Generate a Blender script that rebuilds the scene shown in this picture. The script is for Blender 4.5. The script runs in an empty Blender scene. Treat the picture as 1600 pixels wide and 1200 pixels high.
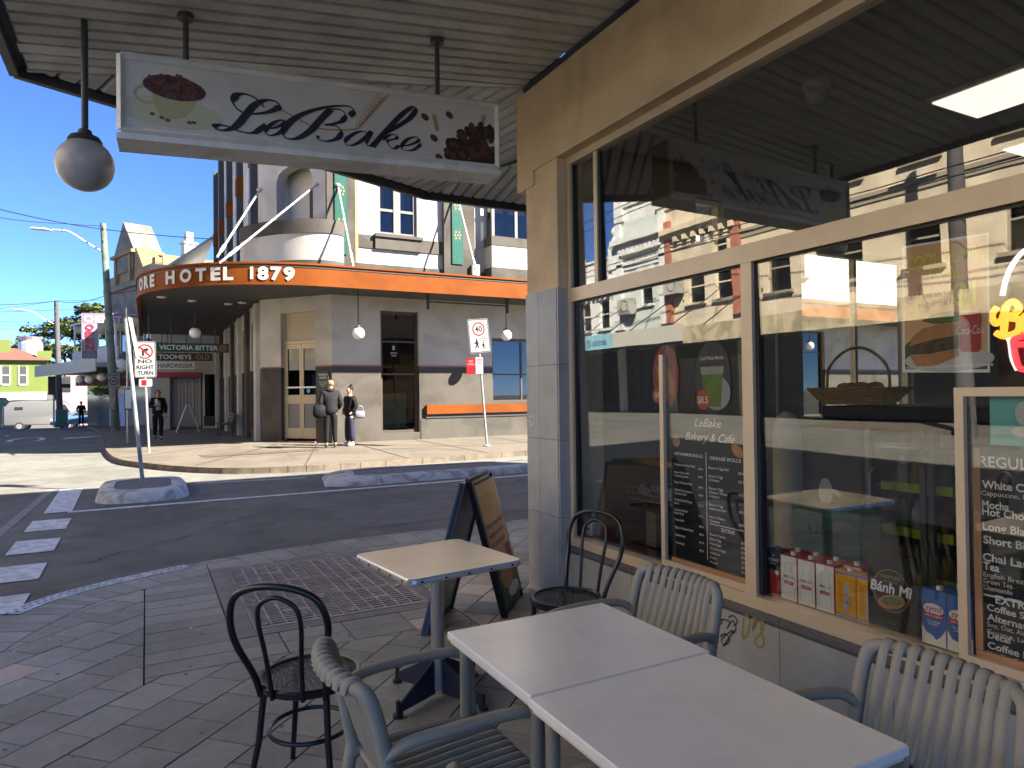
import bpy, bmesh, math, random
from math import sin, cos, pi, radians, atan2, sqrt, floor
from mathutils import Vector, Matrix
SC = bpy.context.scene
COL = SC.collection
# ---------------- camera ----------------
F = 1070.0; YAW = radians(28.1); PITCH = radians(0.75); ROLL = 0.012; EYE = 1.6
fw = Vector((sin(YAW)*cos(PITCH), cos(YAW)*cos(PITCH), sin(PITCH)))
r0 = Vector((cos(YAW), -sin(YAW), 0)); u0 = r0.cross(fw)
rt = r0*cos(ROLL) - u0*sin(ROLL); up = r0*sin(ROLL) + u0*cos(ROLL)
CP = Vector((0, 0, EYE))
cd_ = bpy.data.cameras.new('camera'); cam = bpy.data.objects.new('camera', cd_); COL.objects.link(cam)
cam.matrix_world = Matrix(((rt.x, up.x, -fw.x, CP.x), (rt.y, up.y, -fw.y, CP.y), (rt.z, up.z, -fw.z, CP.z), (0, 0, 0, 1)))
cd_.sensor_width = 36.0; cd_.lens = F/1600*36.0; cd_.clip_start = 0.05; cd_.clip_end = 4000
SC.camera = cam
# ---------------- sky, sun, exposure ----------------
SUN = Vector((-1.03, 1.0, -1.08)).normalized()      # direction the light travels
w = bpy.data.worlds.new('World'); SC.world = w; w.use_nodes = True
nt = w.node_tree; bg = nt.nodes['Background']
sky = nt.nodes.new('ShaderNodeTexSky'); sky.sky_type = 'NISHITA'; sky.sun_disc = False
sky.sun_elevation = radians(37); sky.sun_rotation = radians(134); sky.air_density = 0.35; sky.dust_density = 0.05; sky.ozone_density = 9.0
nt.links.new(sky.outputs[0], bg.inputs[0]); bg.inputs[1].default_value = 0.037
sl = bpy.data.lights.new('sun', 'SUN'); sl.energy = 2.3; sl.angle = radians(0.53); sl.color = (1.0, 0.93, 0.82)
so = bpy.data.objects.new('sun', sl); COL.objects.link(so); so.rotation_euler = SUN.to_track_quat('-Z', 'Y').to_euler(); so.location = (20, -20, 30)
SC.view_settings.view_transform = 'Standard'; SC.view_settings.look = 'None'; SC.view_settings.gamma = 1.0
SC.view_settings.exposure = 3.7; SC.view_settings.use_curve_mapping = False
SC.render.engine = 'CYCLES'; SC.cycles.use_denoising = True; SC.cycles.max_bounces = 14; SC.cycles.transparent_max_bounces = 16
SC.cycles.diffuse_bounces = 8; SC.cycles.glossy_bounces = 5; SC.cycles.caustics_reflective = False; SC.cycles.caustics_refractive = False
SC.cycles.sample_clamp_indirect = 6.0
# ---------------- helpers ----------------
def ray(x, y): return fw + rt*((x-800)/F) + up*((600-y)/F)
def onZ(x, y, z): v = ray(x, y); return CP + v*((z-EYE)/v.z)
def onX(x, y, X): v = ray(x, y); return CP + v*(X/v.x)
def onY(x, y, Y): v = ray(x, y); return CP + v*(Y/v.y)
def px(p):
    v = Vector(p)-CP; k = v.dot(fw); return (800+F*v.dot(rt)/k, 600-F*v.dot(up)/k, k)
def lin(c):
    if isinstance(c, str):
        c = tuple(int(c[i:i+2], 16)/255 for i in (0, 2, 4))
    return tuple(((v/12.92) if v <= 0.04045 else ((v+0.055)/1.055)**2.4) for v in c)
MATS = {}
def mat(name, col, rough=0.6, metal=0.0, var=0.0, vs=6.0, bump=0.0, bs=60.0, rnd=0.0, spec=0.5, emit=None, es=1.0, coat=0.0, speck=0.0, stain=0.0, ss=1.3):
    """principled material: col sRGB hex or linear tuple; var = noise value variation; rnd = per-object variation; speck = fine light flecks; stain = large dark patches of dirt"""
    if name in MATS: return MATS[name]
    m = bpy.data.materials.new(name); m.use_nodes = True; n = m.node_tree.nodes; L = m.node_tree.links
    b = n['Principled BSDF']; c = lin(col) if isinstance(col, str) else col
    b.inputs['Base Color'].default_value = (*c, 1); b.inputs['Roughness'].default_value = rough; b.inputs['Metallic'].default_value = metal
    b.inputs['Specular IOR Level'].default_value = spec; b.inputs['Coat Weight'].default_value = coat
    if emit:
        e = lin(emit) if isinstance(emit, str) else emit
        b.inputs['Emission Color'].default_value = (*e, 1); b.inputs['Emission Strength'].default_value = es
    tc = n.new('ShaderNodeTexCoord')
    cur = None
    if var or rnd or speck or stain:
        val = None
        def add(sock, lo, hi, f0=0.25, f1=0.75):
            nonlocal val
            mr = n.new('ShaderNodeMapRange'); mr.inputs[1].default_value = f0; mr.inputs[2].default_value = f1; mr.inputs[3].default_value = lo; mr.inputs[4].default_value = hi
            L.new(sock, mr.inputs[0])
            if val is None: val = mr.outputs[0]
            else:
                mu = n.new('ShaderNodeMath'); mu.operation = 'MULTIPLY'; L.new(val, mu.inputs[0]); L.new(mr.outputs[0], mu.inputs[1]); val = mu.outputs[0]
        if var:
            t = n.new('ShaderNodeTexNoise'); t.inputs['Scale'].default_value = vs; t.inputs['Detail'].default_value = 7; t.inputs['Roughness'].default_value = 0.65
            L.new(tc.outputs['Object'], t.inputs['Vector']); add(t.outputs[0], 1-var, 1+var)
        if stain:
            t = n.new('ShaderNodeTexNoise'); t.inputs['Scale'].default_value = ss; t.inputs['Detail'].default_value = 5; t.inputs['Distortion'].default_value = 0.8
            L.new(tc.outputs['Object'], t.inputs['Vector']); add(t.outputs[0], 1-stain, 1.0, 0.38, 0.56)
        if rnd:
            oi = n.new('ShaderNodeObjectInfo'); add(oi.outputs['Random'], 1-rnd, 1+rnd, 0, 1)
        if speck:
            t = n.new('ShaderNodeTexNoise'); t.inputs['Scale'].default_value = 170; t.inputs['Detail'].default_value = 2
            L.new(tc.outputs['Object'], t.inputs['Vector']); add(t.outputs[0], 1.0, 1.0+speck, 0.62, 0.72)
        mx = n.new('ShaderNodeVectorMath'); mx.operation = 'SCALE'; mx.inputs[0].default_value = c; L.new(val, mx.inputs['Scale']); L.new(mx.outputs[0], b.inputs['Base Color'])
        if var:
            rr = n.new('ShaderNodeMapRange'); rr.inputs[1].default_value = 0.8; rr.inputs[2].default_value = 1.2; rr.inputs[3].default_value = min(1, rough+0.08); rr.inputs[4].default_value = max(0.03, rough-0.08)
            L.new(val, rr.inputs[0]); L.new(rr.outputs[0], b.inputs['Roughness'])
    if bump:
        t = n.new('ShaderNodeTexNoise'); t.inputs['Scale'].default_value = bs; t.inputs['Detail'].default_value = 6
        L.new(tc.outputs['Object'], t.inputs['Vector'])
        bp = n.new('ShaderNodeBump'); bp.inputs['Strength'].default_value = bump; bp.inputs['Distance'].default_value = 0.02; L.new(t.outputs[0], bp.inputs['Height']); L.new(bp.outputs[0], b.inputs['Normal'])
    MATS[name] = m; return m
def glassmat(name, tint=(0.86, 0.9, 0.88), ior=1.5, rough=0.0, ripple=0.0):
    if name in MATS: return MATS[name]
    m = bpy.data.materials.new(name); m.use_nodes = True; n = m.node_tree.nodes; L = m.node_tree.links
    n.remove(n['Principled BSDF']); out = n['Material Output']
    t = n.new('ShaderNodeBsdfTransparent'); t.inputs[0].default_value = (*tint, 1)
    g = n.new('ShaderNodeBsdfGlossy'); g.inputs['Roughness'].default_value = rough
    if ripple:                                     # old float glass is never quite flat
        tc = n.new('ShaderNodeTexCoord'); ns_ = n.new('ShaderNodeTexNoise'); ns_.inputs['Scale'].default_value = 1.7; ns_.inputs['Detail'].default_value = 2; L.new(tc.outputs['Object'], ns_.inputs['Vector'])
        bp = n.new('ShaderNodeBump'); bp.inputs['Strength'].default_value = ripple; bp.inputs['Distance'].default_value = 0.02; L.new(ns_.outputs[0], bp.inputs['Height']); L.new(bp.outputs[0], g.inputs['Normal'])
    lw = n.new('ShaderNodeLayerWeight'); lw.inputs[0].default_value = 0.5; f0 = ((ior-1)/(ior+1))**2      # Schlick reflectance, the same from both sides
    pw = n.new('ShaderNodeMath'); pw.operation = 'POWER'; pw.inputs[1].default_value = 5.0; L.new(lw.outputs['Facing'], pw.inputs[0])
    ma = n.new('ShaderNodeMath'); ma.operation = 'MULTIPLY_ADD'; ma.inputs[1].default_value = 1-f0; ma.inputs[2].default_value = f0; L.new(pw.outputs[0], ma.inputs[0])
    mx = n.new('ShaderNodeMixShader'); L.new(ma.outputs[0], mx.inputs[0]); L.new(t.outputs[0], mx.inputs[1]); L.new(g.outputs[0], mx.inputs[2]); L.new(mx.outputs[0], out.inputs[0])
    MATS[name] = m; return m
XF = {}                                             # thing -> world matrix at build time
def thing(name, label, cat, loc=(0, 0, 0), rz=0.0, group=None):
    o = bpy.data.objects.new(name, None); COL.objects.link(o); o.location = loc; o.rotation_euler = (0, 0, rz); o.empty_display_size = 0.1
    o['label'] = label; o['category'] = cat
    if group: o['group'] = group
    XF[o.name] = Matrix.Translation(loc) @ Matrix.Rotation(rz, 4, 'Z'); return o
def tag(o, label, cat, group=None):
    o['label'] = label; o['category'] = cat
    if group: o['group'] = group
    return o
def wm(o):
    if o is None: return Matrix.Identity(4)
    return XF.get(o.name, Matrix.Identity(4))
class MB:
    def __init__(s): s.v = []; s.f = []; s.m = []; s.cur = 0
    def add(s, vs, fs):
        b = len(s.v); s.v += [tuple(v) for v in vs]; s.f += [tuple(b+i for i in f) for f in fs]; s.m += [s.cur]*len(fs); return s
    def box(s, x0, x1, y0, y1, z0, z1, M=None):
        vs = [Vector((x, y, z)) for x in (x0, x1) for y in (y0, y1) for z in (z0, z1)]
        if M: vs = [M @ v for v in vs]
        return s.add(vs, [(0, 1, 3, 2), (4, 6, 7, 5), (0, 4, 5, 1), (2, 3, 7, 6), (0, 2, 6, 4), (1, 5, 7, 3)])
    def bbox(s, x0, x1, y0, y1, z0, z1, b=0.01, M=None):      # box with chamfered edges
        def ring(z, i): return [(x0+i, y0, z), (x1-i, y0, z), (x1, y0+i, z), (x1, y1-i, z), (x1-i, y1, z), (x0+i, y1, z), (x0, y1-i, z), (x0, y0+i, z)]
        def ins(z): 
            a, c, d, e = x0+b, x1-b, y0+b, y1-b; k = b*0.4
            return [(a+k, d, z), (c-k, d, z), (c, d+k, z), (c, e-k, z), (c-k, e, z), (a+k, e, z), (a, e-k, z), (a, d+k, z)]
        vs = [Vector(p) for p in ins(z0)+ring(z0+b, b)+ring(z1-b, b)+ins(z1)]
        if M: vs = [M @ v for v in vs]
        fs = [tuple(range(7, -1, -1)), tuple(range(24, 32))]
        for k in range(3):
            for i in range(8): fs.append((k*8+i, k*8+(i+1) % 8, k*8+8+(i+1) % 8, k*8+8+i))
        return s.add(vs, fs)
    def prism(s, poly, z0, z1, M=None):              # convex or simple polygon in xy, extruded in z
        n = len(poly); vs = [Vector((p[0], p[1], z0)) for p in poly]+[Vector((p[0], p[1], z1)) for p in poly]
        if M: vs = [M @ v for v in vs]
        return s.add(vs, [tuple(range(n-1, -1, -1)), tuple(range(n, 2*n))]+[(i, (i+1) % n, n+(i+1) % n, n+i) for i in range(n)])
    def quad(s, a, b, c, d): return s.add([a, b, c, d], [(0, 1, 2, 3)])
    def tube(s, pts, r, n=10, cap=True, closed=False, flat=None):
        pts = [Vector(p) for p in pts]; N = len(pts); rs = r if isinstance(r, (list, tuple)) else [r]*N
        vs = []; prev = None
        for i, p in enumerate(pts):
            a = pts[i-1] if (i > 0 or closed) else pts[i]; b = pts[(i+1) % N] if (i < N-1 or closed) else pts[i]
            t = (b-a).normalized()
            if prev is None:
                ref = Vector((0, 0, 1)) if abs(t.z) < 0.9 else Vector((1, 0, 0)); nx = t.cross(ref).normalized()
            else: nx = (prev - t*prev.dot(t)).normalized()
            prev = nx; ny = t.cross(nx)
            for k in range(n):
                th = 2*pi*k/n; fx, fy = (1, 1) if flat is None else flat
                vs.append(p + nx*(cos(th)*rs[i]*fx) + ny*(sin(th)*rs[i]*fy))
        fs = []
        for i in range(N if closed else N-1):
            j = (i+1) % N
            for k in range(n): fs.append((i*n+k, i*n+(k+1) % n, j*n+(k+1) % n, j*n+k))
        if cap and not closed: fs += [tuple(range(n-1, -1, -1)), tuple((N-1)*n+k for k in range(n))]
        return s.add(vs, fs)
    def cyl(s, a, b, r, r2=None, n=16): return s.tube([a, b], [r, r if r2 is None else r2], n)
    def lathe(s, prof, c=(0, 0, 0), n=24, M=None):   # prof [(r,z)]
        vs = []; 
        for (r, z) in prof:
            for k in range(n):
                v = Vector((r*cos(2*pi*k/n), r*sin(2*pi*k/n), z)); v = (M @ v) if M else v + Vector(c); vs.append(v)
        fs = [(i*n+k, i*n+(k+1) % n, (i+1)*n+(k+1) % n, (i+1)*n+k) for i in range(len(prof)-1) for k in range(n)]
        fs += [tuple(range(n-1, -1, -1)), tuple((len(prof)-1)*n+k for k in range(n))]
        return s.add(vs, fs)
    def sphere(s, c, r, n=20, sc=(1, 1, 1)):
        c = Vector(c); vs = []; m = n//2
        for i in range(1, m):
            for k in range(n):
                a = pi*i/m; vs.append(c+Vector((sin(a)*cos(2*pi*k/n)*r*sc[0], sin(a)*sin(2*pi*k/n)*r*sc[1], cos(a)*r*sc[2])))
        t = len(vs); vs += [c+Vector((0, 0, r*sc[2])), c-Vector((0, 0, r*sc[2]))]
        fs = [(i*n+k, (i+1)*n+k, (i+1)*n+(k+1) % n, i*n+(k+1) % n) for i in range(m-2) for k in range(n)]
        fs += [(t, k, (k+1) % n) for k in range(n)]+[(t+1, (m-2)*n+(k+1) % n, (m-2)*n+k) for k in range(n)]
        return s.add(vs, fs)
    def build(s, name, mats, parent=None, smooth=False, local=False, angle=40):
        me = bpy.data.meshes.new(name)
        if parent is not None and not local:
            inv = wm(parent).inverted(); vs = [inv @ Vector(v) for v in s.v]
        else: vs = s.v
        me.from_pydata([tuple(v) for v in vs], [], s.f)
        for mm in (mats if isinstance(mats, (list, tuple)) else [mats]): me.materials.append(mm)
        if len(me.materials) > 1: me.polygons.foreach_set('material_index', s.m)
        me.validate(); 
        bm = bmesh.new(); bm.from_mesh(me); bmesh.ops.recalc_face_normals(bm, faces=bm.faces) if len(bm.faces) < 60000 else None; bm.to_mesh(me); bm.free()
        if smooth:
            me.shade_smooth(); me.set_sharp_from_angle(angle=radians(angle))
        me.update(); o = bpy.data.objects.new(name, me); COL.objects.link(o)
        if parent is not None:
            o.parent = parent
            if o.name not in XF: XF[o.name] = wm(parent)
        return o
def struct(o): o['kind'] = 'structure'; return o
def copy_tree(o, parent=None):
    c = o.copy(); COL.objects.link(c); c.parent = parent
    for ch in [q for q in bpy.data.objects if q.parent == o]: copy_tree(ch, c)
    return c
_TX = {}
def text2d(s, bold=0.0, shear=0.0):
    """flat triangles of a word in the built-in typeface: cap height about 0.72, returned as (verts, faces, width)"""
    key = (s, bold, shear)
    if key in _TX: return _TX[key]
    cu = bpy.data.curves.new('txt', 'FONT'); cu.body = s; cu.size = 1.0; cu.resolution_u = 3; cu.offset = bold; cu.shear = shear
    ob = bpy.data.objects.new('txt', cu); COL.objects.link(ob); dg = bpy.context.evaluated_depsgraph_get(); dg.update()
    me = bpy.data.meshes.new_from_object(ob.evaluated_get(dg)); vs = [(v.co.x, v.co.y) for v in me.vertices]; fs = [tuple(p.vertices) for p in me.polygons]
    bpy.data.objects.remove(ob); bpy.data.curves.remove(cu); bpy.data.meshes.remove(me)
    xs = [v[0] for v in vs] or [0]; r = ([(x-min(xs), y) for x, y in vs], fs, (max(xs)-min(xs))); _TX[key] = r; return r
def put_text(mb, s, org, ax, ay, h, width=None, align='l', bold=0.0, shear=0.0):
    """letters on a plane: org = baseline start (or centre), ax/ay = unit axes, h = cap height, width = squeeze to this width"""
    vs, fs, w_ = text2d(s, bold, shear); k = h/0.72; kx = k if width is None else width/max(w_, 1e-6)
    off = {'l': 0, 'c': -w_*kx/2, 'r': -w_*kx}[align]; org = Vector(org); ax = Vector(ax); ay = Vector(ay)
    mb.add([org+ax*(off+x*kx)+ay*(y*k) for x, y in vs], fs); return mb
def cat(points, n=8, closed=False):                # Catmull-Rom through points
    P = [Vector(p) for p in points]; out = []; N = len(P)
    for i in range(N if closed else N-1):
        p0 = P[i-1] if (i > 0 or closed) else P[0]; p1 = P[i]; p2 = P[(i+1) % N]; p3 = P[(i+2) % N] if (i+2 < N or closed) else P[-1]
        for k in range(n):
            t = k/n; out.append(0.5*((2*p1)+(p2-p0)*t+(2*p0-5*p1+4*p2-p3)*t*t+(3*p1-p0-3*p2+p3)*t**3))
    if not closed: out.append(P[-1])
    return out
def ellipse(c, ax, ay, rx, ry, n=24): return [Vector(c)+Vector(ax)*(rx*cos(2*pi*k/n))+Vector(ay)*(ry*sin(2*pi*k/n)) for k in range(n)]
def disc(mb, c, ax, ay, rx, ry, n=24): p = ellipse(c, ax, ay, rx, ry, n); return mb.add(p, [tuple(range(n))])
def ringm(mb, c, ax, ay, rx, ry, t, n=32):
    p = ellipse(c, ax, ay, rx, ry, n)+ellipse(c, ax, ay, rx-t, ry-t, n); return mb.add(p, [(k, (k+1) % n, n+(k+1) % n, n+k) for k in range(n)])
def ribbon(mb, pts, wfun):                         # flat stroke of varying width along pts, normal given by plane of wfun(i,t,dir)->(offset vector)
    L = []; R = []
    for i, p in enumerate(pts):
        t = (pts[min(i+1, len(pts)-1)]-pts[max(i-1, 0)]).normalized(); o = wfun(i/(len(pts)-1), t); L.append(p+o); R.append(p-o)
    n = len(pts); return mb.add(L+R, [(i, i+1, n+i+1, n+i) for i in range(n-1)])
XA, YA, ZA = Vector((1, 0, 0)), Vector((0, 1, 0)), Vector((0, 0, 1))
rng = random.Random(7)
# ---------------- ground heights ----------------
KN = [(-400, 0), (7.6, 0), (14.6, .15), (20, .2), (27, .15), (38, .03), (60, -.43), (72, -.98), (85, -1.3), (2500, -1.3)]
def FZ(y):
    for (a, za), (b, zb) in zip(KN, KN[1:]):
        if y <= b: return za+(zb-za)*(y-a)/(b-a)
    return KN[-1][1]
def RZ(y): return FZ(y)-.12
# ================= THE SETTING =================
M_asph = mat('asphalt', (.165, .16, .14), .8, var=.18, vs=3, bump=.5, bs=180, speck=.35, stain=.2, ss=.5, spec=.15)
M_paver = mat('paver_stone', (.28, .27, .235), .62, var=.12, vs=9, bump=.22, bs=140, rnd=.13, speck=.9, spec=.4, stain=.16, ss=1.1)
M_pavt = mat('paver_stone_tan', (.44, .36, .29), .6, var=.12, vs=9, bump=.18, bs=140, rnd=.12, speck=.5, spec=.4)
M_joint = mat('paving_joint', (.06, .055, .05), .9)
M_kerb = mat('kerb_concrete', (.30, .285, .26), .8, var=.25, vs=8, bump=.5, bs=70, stain=.3, ss=4)
M_conc = mat('footpath_concrete', (.125, .104, .077), .85, var=.12, vs=2.5, bump=.3, bs=120, stain=.25, ss=.8, speck=.2)
M_paint = mat('road_paint', (.60, .60, .59), .6, var=.15, vs=14, stain=.3, ss=9, speck=.0)
mb = MB(); ys = [-400, -40, 0, 5, 7.6]+[7.6+7*i/6 for i in range(1, 7)]+[17, 20, 27, 33, 38, 49, 60, 66, 72, 85, 200, 2500]; xs = [-1500, -200, -60, -20, -5, 0, 5, 20, 60, 200, 1500]
vs = [(x, y, RZ(y)) for y in ys for x in xs]; n = len(xs)
mb.add(vs, [(j*n+i, j*n+i+1, (j+1)*n+i+1, (j+1)*n+i) for j in range(len(ys)-1) for i in range(n-1)])
struct(mb.build('road', M_asph))
# near footpath: kerb line (outer edge)
KERB = [(-1.55, -40), (-1.55, 3.0), (-1.5, 4.4), (-1.32, 5.5), (-.97, 6.31), (-.61, 6.76), (.1, 7.17), (.99, 7.45), (2.09, 7.6), (3.1, 7.62), (40, 7.62)]
kc = [Vector((p[0], p[1], 0)) for p in KERB[:2]]+cat([(p[0], p[1], 0) for p in KERB[1:-1]], 4)[1:]+[Vector((40, 7.62, 0))]
def offs(c, d):                                    # offset a polyline to its right side
    out = []
    for i, p in enumerate(c):
        t = (c[min(i+1, len(c)-1)]-c[max(i-1, 0)]).normalized(); out.append(p+Vector((t.y, -t.x, 0))*d)
    return out
kin = offs(kc, .15); kin2 = offs(kc, .16)
poly = [(p.x, p.y) for p in kin2]+[(40, -40)]
mb = MB(); mb.prism(poly, -.2, -.085); foot = struct(mb.build('footpath', M_joint))
# kerb stones: one by one along the curve
def strip(c_out, c_in, z0, z1, i0, i1, g=.004):
    a, b, c, d_ = c_out[i0].copy(), c_out[i1].copy(), c_in[i1].copy(), c_in[i0].copy(); t = (b-a).normalized()*g; a += t; b -= t; c -= t; d_ += t
    return [(p.x, p.y) for p in (a, b, c, d_)]
kerb = thing('kerb', 'worn grey concrete kerb stones curving round the cafe corner', 'kerb', (0, 0, 0))
for i in range(len(kc)-1):
    k = 1 if (kc[i+1]-kc[i]).length < 1.6 else int((kc[i+1]-kc[i]).length/1.5)
    for j in range(k):
        ao, bo = kc[i].lerp(kc[i+1], j/k), kc[i].lerp(kc[i+1], (j+1)/k); ai, bi = kin[i].lerp(kin[i+1], j/k), kin[i].lerp(kin[i+1], (j+1)/k)
        if ao.y < -6 or ao.x > 16: continue
        q = MB(); q.prism(strip([ao, bo], [ai, bi], 0, 0, 0, 1), -.2, -.003); q.build('kerb_stone', M_kerb, kerb)
# concrete gutter apron in the road beside the kerb
gut = offs(kc, -.34); mb = MB(); n = len(kc)
mb.add([Vector((p.x, p.y, RZ(p.y)+.006)) for p in kc]+[Vector((p.x, p.y, RZ(p.y)+.004)) for p in gut], [(i, i+1, n+i+1, n+i) for i in range(n-1)])
struct(mb.build('gutter', mat('gutter_concrete', (.40, .38, .34), .85, var=.4, vs=14, bump=.6, bs=50, stain=.35, ss=5)))
# pavers, 45 degree running bond, clipped to the footpath; the grate and its border are cut out
def clip(poly, p, nrm):                            # keep side where (q-p).nrm >= 0
    out = []
    for i in range(len(poly)):
        a, b = poly[i], poly[(i+1) % len(poly)]; da = (a[0]-p[0])*nrm[0]+(a[1]-p[1])*nrm[1]; db = (b[0]-p[0])*nrm[0]+(b[1]-p[1])*nrm[1]
        if da >= 0: out.append(a)
        if (da >= 0) != (db >= 0): t = da/(da-db); out.append((a[0]+(b[0]-a[0])*t, a[1]+(b[1]-a[1])*t))
    return out
def area(p): return abs(sum(p[i][0]*p[(i+1) % len(p)][1]-p[(i+1) % len(p)][0]*p[i][1] for i in range(len(p))))/2
def inset(p, d):
    cx = sum(q[0] for q in p)/len(p); cy = sum(q[1] for q in p)/len(p); out = p
    for i in range(len(p)):
        a, b = p[i], p[(i+1) % len(p)]; ex, ey = b[0]-a[0], b[1]-a[1]; L = sqrt(ex*ex+ey*ey)
        if L < 1e-6: continue
        nx, ny = -ey/L, ex/L
        if (cx-a[0])*nx+(cy-a[1])*ny < 0: nx, ny = -nx, -ny
        out = clip(out, (a[0]+nx*d, a[1]+ny*d), (nx, ny))
        if len(out) < 3: return []
    return out
bord = offs(kc, .52); bord_in = [p for p in bord if -1.2 < p.y]; bord0 = offs(kc, .157)
def clip_border(poly, line):
    for i in range(len(line)-1):
        a, b = line[i], line[i+1]; t = b-a
        if t.length < 1e-6: continue
        poly = clip(poly, (a.x, a.y), (t.y, -t.x))
        if len(poly) < 3: return []
    return poly
GX0, GX1, GY0, GY1 = .50, 2.02, 4.86, 6.93          # grate with its stone border
AX0, AX1, AY0, AY1 = -.02, 2.5, 4.45, 7.2           # square-laid pavers round the grate
def cut_rect(poly, R):
    x0, x1, y0, y1 = R; out = []; rest = poly; ov = poly
    for p, nn in (((x0, 0), (1, 0)), ((x1, 0), (-1, 0)), ((0, y0), (0, 1)), ((0, y1), (0, -1))):
        ov = clip(ov, p, nn) if len(ov) >= 3 else []
    if len(ov) < 3 or area(ov) < 1e-5: return [poly]
    for p, nn in (((x0, 0), (-1, 0)), ((x1, 0), (1, 0)), ((0, y0), (0, -1)), ((0, y1), (0, 1))):
        q = clip(rest, p, nn)
        if len(q) >= 3 and area(q) > .0015: out.append(q)
        rest = clip(rest, p, (-nn[0], -nn[1]))
        if len(rest) < 3: return out
    return out
pieces = []
LW, LL = .255, .29; c45 = cos(pi/4)
for rj in range(-30, 50):
    for ci in range(-30, 50):
        u_, v_ = ci*LL+(LL/2 if rj % 2 else 0)+.06, rj*LW+.03
        sq = [((a-b)*c45, (a+b)*c45) for a, b in ((u_, v_), (u_+LL, v_), (u_+LL, v_+LW), (u_, v_+LW))]
        cx, cy = sum(p[0] for p in sq)/4, sum(p[1] for p in sq)/4
        if cx < -2.2 or cx > 9 or cy < -3 or cy > 8.2: continue
        q = clip(clip_border(sq, bord), (2.84, 0), (-1, 0)) if cy < 4.9 else clip_border(sq, bord)
        if len(q) < 3: continue
        for r_ in cut_rect(q, (AX0, GX1, AY0, GY1)): pieces.append((r_, 0))
# square-laid pavers near the grate
for iy in range(0, 12):
    y0 = AY0+iy*.205
    for x0, x1 in ((AX0, GX0),)+(((GX0, .78), (.78, 1.2), (1.2, 1.62), (1.62, GX1)) if y0 < GY0 else ()):
        q = [(x0, y0), (x1, y0), (x1, min(y0+.205, GY0 if y0 < GY0 and x0 >= GX0 else GY1)), (x0, min(y0+.205, GY0 if y0 < GY0 and x0 >= GX0 else GY1))]
        q = clip_border(q, bord)
        if len(q) >= 3: pieces.append((q, 0))
# border course along the kerb
for i in range(len(kc)-1):
    k = max(1, int((kc[i+1]-kc[i]).length/.5))
    for j in range(k):
        ao, bo, ai, bi = bord0[i].lerp(bord0[i+1], j/k), bord0[i].lerp(bord0[i+1], (j+1)/k), bord[i].lerp(bord[i+1], j/k), bord[i].lerp(bord[i+1], (j+1)/k)
        if ao.y < -3 or ao.x > 9: continue
        q = [(p.x, p.y) for p in (ao, bo, bi, ai)]
        for r_ in cut_rect(q, (GX0, GX1, GY0, GY1)): pieces.append((r_, 2))
far_ = MB(); shown = []
for q, kind in pieces:
    q = inset(q, .0045)
    if len(q) < 3 or area(q) < .0008: continue
    cx, cy = sum(p[0] for p in q)/len(q), sum(p[1] for p in q)/len(q); X_, Y_, k = px((cx, cy, 0))
    if k > .3 and -40 < X_ < 1000 and 700 < Y_ < 1230 and not (cx > 1.0 and cy < 2.2): shown.append((area(q)/k/k, q, cx, cy))
    else: far_.prism(q, -.09, 0)
shown.sort(key=lambda t: -t[0])
for i, (a_, q, cx, cy) in enumerate(shown):
    if i >= 300: far_.prism(q, -.09, 0); continue
    tan = (1.55 < cx < 2.6 and 4.0 < cy < 5.6 and rng.random() < .5) or (cx > 2.1 and 3.2 < cy < 4.4 and rng.random() < .25) or rng.random() < .015
    b = MB(); dz = rng.uniform(-.0012, .0012); b.prism(q, -.09, dz); b.build('paver', M_pavt if tan else M_paver, foot)
o = far_.build('paver_field', M_paver, foot); o['kind'] = 'stuff'
gm = MB(); gm2 = MB(); rgm = random.Random(21)
for k in range(150):
    x, y = rgm.uniform(-1.2, 2.6), rgm.uniform(2.3, 6.9)
    if GX0 < x < GX1 and GY0 < y < GY1: continue
    n_ = 9; r_ = rgm.uniform(.004, .014); (gm if k % 3 else gm2).add([(x+r_*rgm.uniform(.7, 1.1)*cos(2*pi*i/n_), y+r_*rgm.uniform(.7, 1.1)*sin(2*pi*i/n_), .0035) for i in range(n_)], [tuple(range(n_))])
o = gm.build('gum_spots', mat('gum_dark', (.09, .085, .075), .8)); o['kind'] = 'stuff'; tag(o, 'dark trodden gum spots scattered over the paving', 'gum')
o = gm2.build('litter_specks', mat('speck_pale', (.5, .48, .44), .8)); o['kind'] = 'stuff'; tag(o, 'tiny pale crumbs and specks scattered over the paving', 'litter')
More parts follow.
